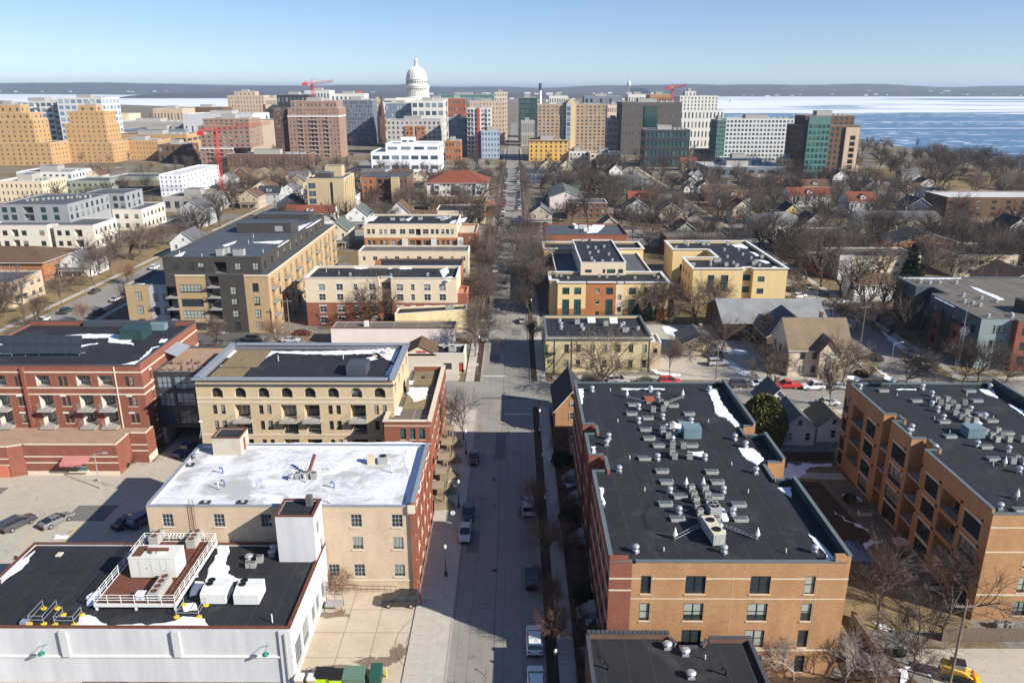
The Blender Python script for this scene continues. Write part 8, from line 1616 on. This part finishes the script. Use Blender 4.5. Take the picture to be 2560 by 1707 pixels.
def make_car(kind, paint_m, name='parked_car'):
    c = CARS[kind]; r = empty(name, (0,0,0)); hw = c['W']/2
    loft([(x, ringb(w*hw/.95, zb, zt)) for x, zb, zt, w in c['body']], paint_m).build('body', r)
    g = MB(); cb = c['cab']; s_ = hw/.95
    for (xa, z0, z1, w0, w1), (xb, y0, y1, v0, v1) in zip(cb, cb[1:]):
        for sg in (-1, 1):
            q = [(xa,sg*w0*s_,z0),(xb,sg*v0*s_,y0),(xb,sg*v1*s_,y1),(xa,sg*w1*s_,z1)]; g.quad(q if sg < 0 else q[::-1], CARGL)
    (xa,z0,z1,w0,w1),(xb,y0,y1,v0,v1) = cb[0], cb[1]; g.quad([(xa,w1*s_,z1),(xa,-w1*s_,z1),(xb,-v1*s_,y1),(xb,v1*s_,y1)], CARGL)
    (xa,z0,z1,w0,w1),(xb,y0,y1,v0,v1) = cb[-2], cb[-1]; g.quad([(xa,w1*s_,z1),(xa,-w1*s_,z1),(xb,-v1*s_,y1),(xb,v1*s_,y1)], CARGL)
    g.build('window_glass', r)
    t = MB(); (xa,_,za,_,wa),(xb,_,zb,_,wb) = cb[1], cb[2]
    t.quad([(xa,-wa*s_,za),(xb,-wb*s_,zb),(xb,wb*s_,zb),(xa,wa*s_,za)], paint_m)
    t.quad([(xa-.12,-wa*s_-.02,za-.07),(xa,-wa*s_,za),(xa,wa*s_,za),(xa-.12,wa*s_+.02,za-.07)], paint_m)
    for sg in (-1, 1):
        t.quad([(xa-.05,sg*(wa*s_+.02),za-.06),(xb+.05,sg*(wb*s_+.02),zb-.06),(xb,sg*wb*s_,zb+.002),(xa,sg*wa*s_,za+.002)][::sg], paint_m)
        for xx, i in ((cb[1][0],1),((cb[1][0]+cb[2][0])/2,1),(cb[2][0],2)): t.tube((xx+.1,sg*(cb[i][3]*s_+.01),cb[i][1]),(xx,sg*(cb[i][4]*s_+.012),cb[i][2]-.03),.045,.04,paint_m,4)
    t.build('roof_panel', r)
    wb_ = c['L']*.29
    for xx in (-wb_, wb_):
        for sg in (-1, 1): w_ = put(WHM, 'wheel', r, (xx, sg*(hw-.1), .34)); put(RMM, 'rim', w_, (0,0,0))
    bz = c['body'][0][2]; fz = c['body'][-1][2]
    for sg in (-1, 1):
        put(box_mesh(.3, .1, .16, HEADL), 'headlight', r, (c['L']/2-.05, sg*hw*.66, fz-.14), math.pi/2); put(box_mesh(.28, .1, .2, TAILL), 'tail_light', r, (-c['L']/2+.05, sg*hw*.72, bz-.2), -math.pi/2)
        put(box_mesh(.2, .12, .13, CARBLK), 'mirror', r, (cb[2][0]+.55, sg*(hw+.06)+.06, cb[2][1]))
    put(box_mesh(hw*1.7, .08, .2, CARBLK), 'bumper', r, (c['L']/2+.0, 0, .32), math.pi/2); put(box_mesh(hw*1.7, .08, .2, CARBLK), 'bumper', r, (-c['L']/2, 0, .34), -math.pi/2)
    return r
PC = {'white': (0.75,0.76,0.77), 'silver': (0.45,0.46,0.48), 'grey': (0.16,0.165,0.17), 'black': (0.012,0.012,0.014), 'red': (0.5,0.015,0.012), 'blue': (0.03,0.06,0.16), 'maroon': (0.11,0.01,0.015), 'dark green': (0.012,0.04,0.035), 'brown': (0.12,0.09,0.06), 'dark grey': (0.05,0.052,0.056)}
PROTO = {}
def car(kind, col, x, y, rz, where=None, extra=''):
    key = (kind, col)
    if key not in PROTO:
        p = make_car(kind, paint('car_' + col.replace(' ', '_'), PC[col])); index_tree(p); PROTO[key] = p; o = p
    else: o = copy_tree(PROTO[key])
    for q in ('label', 'category'):
        if q in o: del o[q]
    o.location = (x, y, .012); o.rotation_euler = (0, 0, rz); nm = {'suv': 'SUV', 'sedan': 'sedan', 'van': 'van', 'pickup': 'pickup truck'}[kind]
    tag(o, None, {'suv': 'car', 'sedan': 'car', 'van': 'van', 'pickup': 'truck'}[kind], 'parked and moving vehicles'); ITEMS.append((o, '%s parked %s%s' % (col, nm, extra), where)); return o
H2 = math.pi/2
for k, px_, py_, kind, col, rz in (('L',1967,1270,'suv','white',H2),('L',1980,1600,'suv','white',H2),('L',1955,780,'suv','black',H2),('L',1925,230,'van','silver',H2),('L',1432,430,'sedan','silver',-H2),('L',1455,275,'sedan','dark green',-H2),('J',2305,1050,'sedan','maroon',-H2),('F',1755,915,'van','white',-H2),('F',1828,1000,'suv','black',H2),('F',1737,1045,'sedan','white',-H2),('F',1675,1470,'suv','grey',-H2),('F',1700,1360,'sedan','silver',-H2),('F',1978,1325,'sedan','silver',H2),
    ('L',935,955,'suv','black',math.pi),('K',130,315,'suv','dark grey',1.05),('K',390,295,'sedan','grey',1.05),('K',885,300,'sedan','black',1.05),('K',985,290,'suv','blue',1.1),('M',395,160,'suv','black',0),('M',575,158,'suv','silver',0),('M',780,163,'sedan','dark grey',0),('M',935,166,'suv','red',0),('M',1430,186,'suv','dark grey',0),('M',1580,184,'sedan','white',0),('M',1755,193,'pickup','red',math.pi),('M',1937,203,'suv','white',math.pi),('O',530,350,'sedan','silver',0),('O',800,210,'sedan','black',0),('O',625,225,'sedan','silver',0),('G',1660,1252,'suv','silver',0.1),('G',1600,1155,'suv','black',0),
    ('H',1375,1100,'sedan','silver',-H2),('H',1485,1180,'suv','white',-H2),('H',1110,1135,'sedan','black',H2),('H',645,590,'sedan','silver',.6),('H',465,620,'suv','white',.5),('H',385,565,'sedan','dark green',-1),('E',655,852,'sedan','dark grey',H2),('E',455,990,'suv','dark green',H2),('E',680,1000,'suv','black',H2),('E',300,1050,'sedan','white',H2),('E',1060,690,'suv','white',H2),('E',1745,1180,'suv','grey',0),('E',2070,1140,'sedan','maroon',0),('E',1990,1190,'sedan','silver',0),('E',1420,1290,'sedan','black',.3),('I',1530,1150,'pickup','blue',1.2),('J',160,240,'sedan','black',0)):
    x, y = Z(k, px_, py_); car(kind, col, x, y, rz)
PROTOF = {}
for y in range(350, 640, 7):
    for x, s_ in ((-6.2, -1), (2.2, 1)):
        if rnd.random() < .62: car(rnd.choice(['sedan','suv','sedan','suv','van']), rnd.choice(['white','silver','grey','black','dark grey','blue','red','silver']), x, y+rnd.uniform(-.6,.6), H2*s_)
for y in range(168, 322, 8):
    for x, s_ in ((92.6, -1), (-118.6, 1)):
        if rnd.random() < .35: car(rnd.choice(['sedan','suv']), rnd.choice(['white','silver','grey','black']), x, y, H2*s_)
for i in range(9): car(rnd.choice(['sedan','suv']), rnd.choice(['white','silver','grey','black','red']), -108+i*5, 181+rnd.uniform(-.4,.4) if i % 2 else 166, H2) if rnd.random() < .45 else None
# yellow loader at bottom right
x, y = Z('P', 1730, 1400); r = tag(empty('skid_loader', (x, y, .02), -.35), 'yellow tracked skid loader with raised bucket at the bottom right corner', 'loader')
LY = paint('loader_yellow', (0.80,0.45,0.01), .4)
for s_ in (-1, 1):
    m = MB(); pr = [(-1.5,.35),(-1.2,.05),(1.0,.05),(1.35,.35),(1.0,.65),(-1.2,.65)]; m.prism([(p[0], p[1]) for p in pr], -.2, .2, TYRE, None, True); t = m.build('track', r, (0, s_*.75, 0)); t.rotation_euler = (H2, 0, 0)
m = MB(); m.box(-1.4,1.2,-.55,.55,.45,1.1,LY); m.box(-1.5,-.6,-.55,.55,1.1,1.6,LY); m.build('body', r)
m = MB(); m.box(-.6,.75,-.5,.5,1.1,2.05,GLD); m.box(-.7,.8,-.55,.55,2.05,2.13,CARBLK); m.build('cab', r)
for s_ in (-1, 1):
    m = MB(); m.tube((-1.3,s_*.68,1.6),(.6,s_*.68,1.35),.11,.1,LY,6); m.tube((.6,s_*.68,1.35),(1.8,s_*.68,.6),.1,.09,LY,6); m.build('lift_arm', r)
m = MB()
for a, c in (((1.7,.15),(1.75,.95)),((1.7,.15),(2.5,.1))): m.quad([(a[0],-.95,a[1]),(a[0],.95,a[1]),(c[0],.95,c[1]),(c[0],-.95,c[1])], LY); m.quad([(c[0]+.02,-.95,c[1]),(c[0]+.02,.95,c[1]),(a[0]+.02,.95,a[1]),(a[0]+.02,-.95,a[1])], LY)
for s_ in (-.95,.95): m.quad([(1.7,s_,.15),(2.5,s_,.1),(1.75,s_,.95)], LY)
m.build('bucket', r)

# ================================================================== STREET FURNITURE
POLEW = plain('weathered_pole', (0.20,0.165,0.135), .9, .2, 1, 6); LAMPG = plain('lamp_globe', (0.75,0.73,0.65), .4, .03); SIGNW = plain('sign_back', (0.6,0.6,0.58), .5, .05); STOPR = plain('stop_red', (0.5,0.01,0.012), .5, .05); SGREEN = plain('street_sign_green', (0.0,0.14,0.08), .5)
def lamp(x, y, h_=4.4):
    r = empty('street_lamp', (x, y, .12)); m = MB(); m.lathe([(.22,0),(.2,.5),(.09,.7),(.06,h_-.5),(.1,h_-.4)], GREENMETAL, 10); m.build('post', r); m = MB(); m.lathe([(.1,0),(.18,.18),(.19,.36),(.1,.55),(.02,.6)], LAMPG, 12); m.build('globe', r, (0,0,h_-.4)); tag(r, None, 'lamp', 'globe street lamps'); ITEMS.append((r, 'globe topped street lamp', None))
for k, a, c in (('L',1283,742),('L',2125,1590),('L',2048,340),('H',1215,930),('G',190,1060),('H',708,600)): lamp(*Z(k, a, c))
for y in (104, 122, 175, 200, 228): lamp(-8.4, y); lamp(4.5, y+9)
def pole(x, y, h_, arm=False, cross=False, base='wooden utility pole', sign=None):
    r = empty('utility_pole' if not arm else 'cobra_lamp', (x, y, 0)); m = MB(); m.tube((0,0,0),(0,0,h_),.15 if not arm else .1,.1 if not arm else .06,POLEW if not arm else GALV,8); m.build('pole', r)
    if cross: m = MB(); m.box(-1.1,1.1,-.06,.06,h_-.9,h_-.75,POLEW); [m.tube((q,0,h_-.75),(q,0,h_-.55),.04,.03,UNITGREY,6) for q in (-1,-.4,.4,1)]; m.build('crossarm', r)
    if arm: m = MB(); m.tube((0,0,h_-.1),(1.4,0,h_+.2),.05,.04,GALV,6); m.box(1.3,2.0,-.14,.14,h_+.12,h_+.26,UNITGREY); m.build('lamp_arm', r)
    if sign: m = MB(); m.box(.1,1.1,-.02,.02,h_*.45,h_*.45+.28,SGREEN); m.build('name_sign', r)
    tag(r, None, 'pole' if not arm else 'lamp', 'poles'); ITEMS.append((r, base, None))
for k, a, c, hh in (('P',1690,1455,10.5),('G',1645,1372,7.5),('H',592,742,9),('H',828,650,9),('H',980,1000,10),('E',1985,1150,10),('E',610,1000,8),('E',905,1060,10),('G',2095,1380,6),('E',425,860,9)): pole(*Z(k, a, c), hh, cross=True)
pole(*Z('H',1213,1312), 8.5, True, base='grey street light with green sign', sign=True); pole(*Z('I',820,1440), 6.0, True, base='dark lot light pole'); pole(*Z('F',1605,1560), 7.5, True, base='grey cobra head street light'); pole(*Z('B',1885,1250), 8, True, base='grey cobra head street light')
fc = bpy.data.curves.new('stop_text', 'FONT'); fc.body = 'STOP'; fc.size = .26; fc.align_x = 'CENTER'; fc.align_y = 'CENTER'; fc.extrude = .002; fo_ = bpy.data.objects.new('stop_text', fc); COL.objects.link(fo_); bpy.context.view_layer.update()
STOPTXT = bpy.data.meshes.new_from_object(fo_.evaluated_get(bpy.context.evaluated_depsgraph_get())); STOPTXT.materials.clear(); STOPTXT.materials.append(COPWHITE); bpy.data.objects.remove(fo_)
def stop_sign(x, y, rz, red):
    r = empty('road_sign', (x, y, .1), rz); m = MB(); m.tube((0,0,0),(0,0,2.9),.035,.035,GALV,6); m.build('post', r)
    m = MB(); pts = [(.38*math.cos(R_(22.5+45*i)), .38*math.sin(R_(22.5+45*i))) for i in range(8)]
    m.quad([(a, -.05, 2.5+c) for a, c in pts], STOPR if red else SIGNW); m.quad([(a, -.02, 2.5+c) for a, c in pts][::-1], SIGNW if red else STOPR); m.build('sign_plate', r)
    if red:
        o = put(STOPTXT, 'sign_lettering', r, (0, -.056, 2.5)); o.rotation_euler = (H2, 0, 0)
    tag(r, None, 'sign', 'road signs'); ITEMS.append((r, 'octagonal stop sign on a post', None))
stop_sign(*Z('L',1340,375), 0, False); stop_sign(4.6, 139.2, 0, True); stop_sign(-8.3, 160.8, math.pi, True); stop_sign(4.6, 322.6, 0, True)
# lattice radio mast behind the right roof
x, y = Z('H', 1775, 1265); r = tag(empty('lattice_mast', (x, y, 0)), 'grey lattice mast with round dish by the green grey apartments', 'mast'); m = MB(); lattice(m, (0,0,0), (0,0,11), .55, GALV, 14, .03); m.tube((0,0,11),(0,0,17.5),.06,.03,GALV,5); m.build('lattice', r)
m = MB()
for q in (1.0, .55): [m.tube((q*math.cos(i*.524),-.4,q*math.sin(i*.524)),(q*math.cos((i+1)*.524),-.4,q*math.sin((i+1)*.524)),.03,.03,GALV,4) for i in range(12)]
for i in range(6): m.tube((0,-.35,0),(math.cos(i*1.047),-.4,math.sin(i*1.047)),.02,.02,GALV,4)
m.build('round_dish', r, (0,0,10.2))
# bins at the bottom of the driveway
def dumpster(k, a, c, body, lid, label, w=1.9, d=1.3, hh=1.3):
    x, y = Z(k, a, c, .6); r = tag(empty('dumpster', (x, y, .03)), label, 'dumpster', 'bins in the driveway'); m = MB()
    m.quad([(-w/2,-d/2,0),(w/2,-d/2,0),(w/2,-d/2-.12,hh*.8),(-w/2,-d/2-.12,hh*.8)], body); m.quad([(w/2,d/2,0),(-w/2,d/2,0),(-w/2,d/2,hh),(w/2,d/2,hh)], body)
    for s_ in (-1, 1): q = [(s_*w/2,-d/2,0),(s_*w/2,d/2,0),(s_*w/2,d/2,hh),(s_*w/2,-d/2-.12,hh*.8)]; m.quad(q if s_ > 0 else q[::-1], body); m.box(s_*(w/2+.04)-.04, s_*(w/2+.04)+.04, -.2, .2, .5, .7, body)
    m.build('body', r); m = MB(); m.quad([(-w/2-.03,-d/2-.18,hh*.8+.03),(w/2+.03,-d/2-.18,hh*.8+.03),(w/2+.03,d/2,hh+.05),(-w/2-.03,d/2,hh+.05)], lid); m.quad([(-w/2-.03,-d/2-.18,hh*.8-.02),(w/2+.03,-d/2-.18,hh*.8-.02),(w/2+.03,-d/2-.18,hh*.8+.03),(-w/2-.03,-d/2-.18,hh*.8+.03)], lid); m.build('lid', r)
LIME = plain('lime_green', (0.42,0.62,0.02), .5, .12); BING = plain('bin_green', (0.10,0.17,0.12), .5, .1)
dumpster('L',345,1520,LIME,BLACK,'left lime green dumpster with black lid in the driveway'); dumpster('L',462,1530,LIME,BLACK,'right lime green dumpster with black lid in the driveway'); dumpster('L',578,1525,BING,BING,'muted green dumpster with closed lid in the driveway',2.3,1.6,1.4); dumpster('L',745,1515,plain('deep_green',(0.02,0.08,0.06),.5),plain('deep_green',(0.02,0.08,0.06)),'narrow dark green dumpster beside the yellow bollard',1.2,1.6,1.6)
for a, t in ((150,'left'),(247,'right')):
    x, y = Z('L', a, 1530, .8); r = tag(empty('grease_bin', (x, y, .03)), '%s small white topped bin beside the white warehouse' % t, 'bin', 'bins in the driveway'); m = MB(); m.box(-.4,.4,-.4,.4,0,.8,plain('bin_tan',(0.35,0.27,0.2),.7),False); m.build('body', r); m = MB(); m.box(-.45,.45,-.45,.45,.803,1.1,UNITWHITE); m.build('lid', r)
for a, c, t in ((505,1540,'left'),(690,1535,'middle'),(822,1520,'right')):
    x, y = Z('L', a, c); m = MB(); m.lathe([(.1,0),(.1,1.0),(.07,1.08),(.01,1.1)], YEL, 10); tag(m.build('bollard', None, (x, y, .02)), '%s yellow steel bollard by the driveway dumpsters' % t, 'bollard', 'yellow bollards')
# entrance railing and ramp frame by the tan wall
m = MB()
for hh in (.5, 1.0): m.tube((0,0,hh),(7.5,-.2,hh),.03,.03,BLACK,5)
for i in range(11): m.tube((i*.75,-.02*i,0),(i*.75,-.02*i,1.0),.025,.025,BLACK,4)
x, y = Z('L', 420, 880); tag(m.build('railing_run', None, (x+.3, y+.4, .02)), 'black iron ramp railing along the tan wall behind the black SUV', 'railing')
m = MB(); m.box(-1,1,-.6,.6,.6,.75,GALV); [m.tube((a,c,0),(a,c,.7),.04,.04,BLACK,5) for a in (-1,1) for c in (-.6,.6)]; [m.tube((a,.6,.7),(a,.6,1.6),.03,.03,BLACK,5) for a in (-1,0,1)]; m.tube((-1,.6,1.6),(1,.6,1.6),.03,.03,BLACK,5)
x, y = Z('L', 420, 990); tag(m.build('loading_platform', None, (x, y, .02)), 'grey steel loading platform by the white warehouse side wall', 'platform')
tree(*Z('L', 480, 870), 3.0, SHR, 'shrub', 'leafless dark shrub', 'shrub', where='at the tan wall railing', ref=2.2)
m = MB()
for i in range(5):
    for q in range(16): t = q*.3927; m.tube((i*.75+.32*math.cos(t)*1,0,.35+.32*math.sin(t)),(i*.75+.32*math.cos(t+.3927),0,.35+.32*math.sin(t+.3927)),.02,.02,BLACK,3)
x, y = Z('I', 1170, 1250); tag(m.build('bike_rack', None, (x, y, .02), .7), 'coiled metal bike rack beside the red brick podium', 'bike rack')
# wooden fence bottom right
x0f, y0f = 48.8, 74.4; fe = tag(empty('wood_fence', (x0f, y0f, 0)), 'weathered wooden plank fence above the bottom right lot', 'fence')
pm = MB(); pm.box(-.065,.065,-.015,.015,0,1.8,WOOD); pme = pm.mesh('plank')
for i in range(120): put(pme, 'plank', fe, (i*.15, 0, .05+rnd.uniform(-.04,.04)), rnd.uniform(-.08,.08))
pm = MB(); pm.box(-.09,.09,-.09,.09,0,2.0,plain('dark_post',(0.06,0.045,0.035))); pme = pm.mesh('post')
for i in range(8): put(pme, 'post', fe, (i*2.5, .13, 0))
for z_ in (.4, 1.5): m = MB(); m.box(0,18,.03,.07,z_,z_+.09,WOOD); m.build('rail', fe)
# dark board fence behind the courtyard
fe = tag(empty('board_fence', (38, 119.8, 0)), 'dark board fence between the courtyard and the white houses', 'fence'); pm = MB(); pm.box(-.07,.07,-.015,.015,0,1.7,plain('dark_board',(0.05,0.04,0.035))); pme = pm.mesh('plank')
for i in range(100): put(pme, 'plank', fe, (i*.16, 0, .02))
# retaining wall, gazebo, planters in the courtyard
(xa, ya), (xb, yb) = Z('P', 820, 870), Z('P', 1165, 1385); m = MB(); d = Vector((xb-xa, yb-ya)); L = d.length; m.box(0, L, -.2, .2, 0, .9, CONC, False); m.box(-.05, L+.05, -.25, .25, .9, 1.0, WOOD); tag(m.build('retaining_wall', None, (xa, ya, 0), math.atan2(d.y, d.x)), 'low concrete retaining wall in the bottom right garden', 'wall')
x, y = Z('P', 820, 260, 2.8); r = tag(empty('gazebo', (x-.6, y, 0)), 'gazebo with blue grey metal pyramid roof in the courtyard', 'gazebo'); m = MB(); mt = metal('blue_grey_roof', (0.14,0.17,0.21), .5, .3)
for i in range(4):
    t0, t1 = R_(45+90*i), R_(135+90*i); m.quad([(3.4*math.cos(t0),3.4*math.sin(t0),2.6),(3.4*math.cos(t1),3.4*math.sin(t1),2.6),(0,0,4.0)], mt)
    for j in range(9): q = j/8; a = Vector((3.4*math.cos(t0),3.4*math.sin(t0),2.6)).lerp(Vector((3.4*math.cos(t1),3.4*math.sin(t1),2.6)), q); m.tube(a, a.lerp(Vector((0,0,4.02)), .9 if j in (0,8) else 1-abs(q-.5)*1.0-.05), .03, .03, mt, 3, False)
m.build('roof', r); [put(box_mesh(.18,.18,2.6,WOOD), 'post', r, (2.2*a, 2.2*c+.09, 0)) for a in (-1,1) for c in (-1,1)]
for k, a, c, w, d in (('O',820,1215,1.9,.7),('P',1340,490,.8,2.2),('P',1560,610,2.4,.8)):
    x, y = Z(k, a, c); m = MB(); m.box(-w/2,w/2,-d/2,d/2,0,.6,STONE,False); m.box(-w/2+.1,w/2-.1,-d/2+.1,d/2-.1,.6,.62,MULCH); o = m.build('planter', None, (x,y,.03)); tag(o, None, 'planter', 'stone planters'); ITEMS.append((o, 'rectangular stone planter', 'in the courtyard by the right edge apartments'))
x, y = Z('O', 1103, 1440); m = MB(); m.lathe([(.9,0),(.95,.5),(.75,.52),(.7,.4)], STONE, 16); tag(m.build('round_planter', None, (x,y,.03)), 'round stone planter in the courtyard', 'planter')
m = MB(); m.box(-.4,.4,-.4,.4,.05,.95,UNITGREY); x, y = Z('P', 2120, 950); m = MB()
for i, a in enumerate((2120, 2205)):
    x, y = Z('P', a, 960); o = put(T_COND, 'air_conditioner', None, (x, y, .02)); tag(o, None, 'air conditioner', 'ground air conditioners'); ITEMS.append((o, 'ground level air conditioner', 'behind the wooden plank fence'))
# stoops along the near apartment block
for i, y0 in enumerate((72, 79, 95.2, 106, 113)):
    r = tag(empty('front_steps', (8.6, y0, .1)), None, 'steps', 'front steps'); ITEMS.append((r, 'concrete front steps', 'on the near apartment block side'))
    m = MB(); m.box(.3,1.05,-1.1,1.1,0,1.2,CONC,False); m.build('landing', r); sm = MB(); sm.box(-.14,.14,-.9,.9,0,1,CONC,False); sme = sm.mesh('step')
    for s_ in range(5): put(sme, 'step', r, (.15-.29*s_, 0, 0), 0, (1,1,1.0-.2*s_))
# ground snow
for k, pts in (('O', [(150,900),(230,810),(290,830),(320,800),(420,815),(560,815),(550,830),(400,840),(330,900),(250,980)]), ('O', [(580,1190),(700,1260),(860,1320),(850,1345),(750,1300),(640,1230)]), ('O', [(800,1450),(880,1410),(960,1415),(900,1440),(830,1475)]), ('P', [(980,890),(1050,930),(1200,975),(1190,995),(1060,970)]), ('P', [(1240,1330),(1310,1290),(1340,1400),(1250,1450)]), ('O', [(660,1050),(760,1070),(800,1110),(740,1120),(680,1090)]), ('G', [(1180,930),(1260,915),(1330,945),(1400,1020),(1310,1025),(1210,980)]), ('G', [(1090,1290),(1140,1290),(1180,1315),(1350,1330),(1340,1345),(1150,1335)]), ('G', [(1740,1200),(1900,1290),(1940,1330),(1860,1340),(1760,1270)]), ('G', [(1720,1130),(1900,1120),(1920,1160),(1760,1160)]), ('H', [(700,590),(780,640),(1060,640),(1070,665),(900,660),(780,670)]), ('H', [(1140,890),(1250,950),(1380,1050),(1460,1110),(1430,1120),(1250,1010)]), ('H', [(1070,1180),(1180,1250),(1280,1315),(1250,1320),(1120,1240)]), ('F', [(870,690),(1000,688),(990,710),(900,712)]), ('I', [(1690,290),(1780,288),(1770,305),(1700,305)]), ('N', [(330,570),(400,580),(380,740),(340,740)]), ('M', [(195,860),(260,860),(270,880),(210,890)])):
    snow(k, pts, .05 if k != 'N' else .12, .08, 'lying on the ground', rough=.8)
# ================================================================== LABELS for everything placed in loops
ORD = ['first','second','third','fourth','fifth','sixth','seventh','eighth','ninth','tenth','eleventh','twelfth','thirteenth','fourteenth','fifteenth','sixteenth','seventeenth','eighteenth','nineteenth']
TENS = ['','','twenty','thirty','forty','fifty','sixty','seventy','eighty','ninety']; TENO = ['','','twentieth','thirtieth','fortieth','fiftieth','sixtieth','seventieth','eightieth','ninetieth']
def nth(i):
    i += 1
    if i < 20: return ORD[i-1]
    return TENO[i//10] if i % 10 == 0 else TENS[i//10] + ' ' + ORD[i % 10 - 1]
buckets = {}
for o, base, where in ITEMS:
    u, v = PX(o.location.x, o.location.y, o.location.z + 2)
    if where is None:
        best = min(LAND, key=lambda l: ((l[1]-u)**2 + 2.2*(l[2]-v)**2)); dx, dy = u-best[1], v-best[2]
        rel = ('right of' if dx > 0 else 'left of') if abs(dx) > 1.3*abs(dy) else ('before' if dy > 0 else 'behind')
        where = '%s the %s' % (rel, ' '.join(best[0].split()[:7])); dist = math.hypot(dx, dy); buckets.setdefault((base, where, 'nearest'), []).append((dist, o))
    else: buckets.setdefault((base, where, 'left'), []).append((u, o))
for (base, where, mode), L_ in buckets.items():
    L_.sort(key=lambda t: t[0])
    for i, (_, o) in enumerate(L_):
        if len(L_) == 1: o['label'] = '%s %s' % (base, where)
        elif mode == 'left': o['label'] = '%s %s, %s from the left' % (base, where, nth(i))
        else: o['label'] = '%s %s, %s nearest' % (base, where, nth(i)) if i else '%s %s, the nearest' % (base, where)

for o, _, _ in ITEMS:
    if len(o['label'].split()) > 16: print('LONG', o.name, o['label'])
# ================================================================== AIR
hb = MB(); hb.box(-29000, 29000, -390, 40000, -2, 175, SNOW)
haze = hb.build('haze'); hm = bpy.data.materials.new('thin_haze'); hm.use_nodes = True; hn = hm.node_tree
for n_ in list(hn.nodes):
    if n_.type == 'BSDF_PRINCIPLED': hn.nodes.remove(n_)
pv = hn.nodes.new('ShaderNodeVolumePrincipled'); pv.inputs['Color'].default_value = (0.62, 0.78, 1.0, 1); pv.inputs['Density'].default_value = 0.000058; pv.inputs['Anisotropy'].default_value = 0.2
hn.links.new(pv.outputs['Volume'], hn.nodes['Material Output'].inputs['Volume'])
haze.data.materials.clear(); haze.data.materials.append(hm); tag(haze, None, None, None, 'stuff')
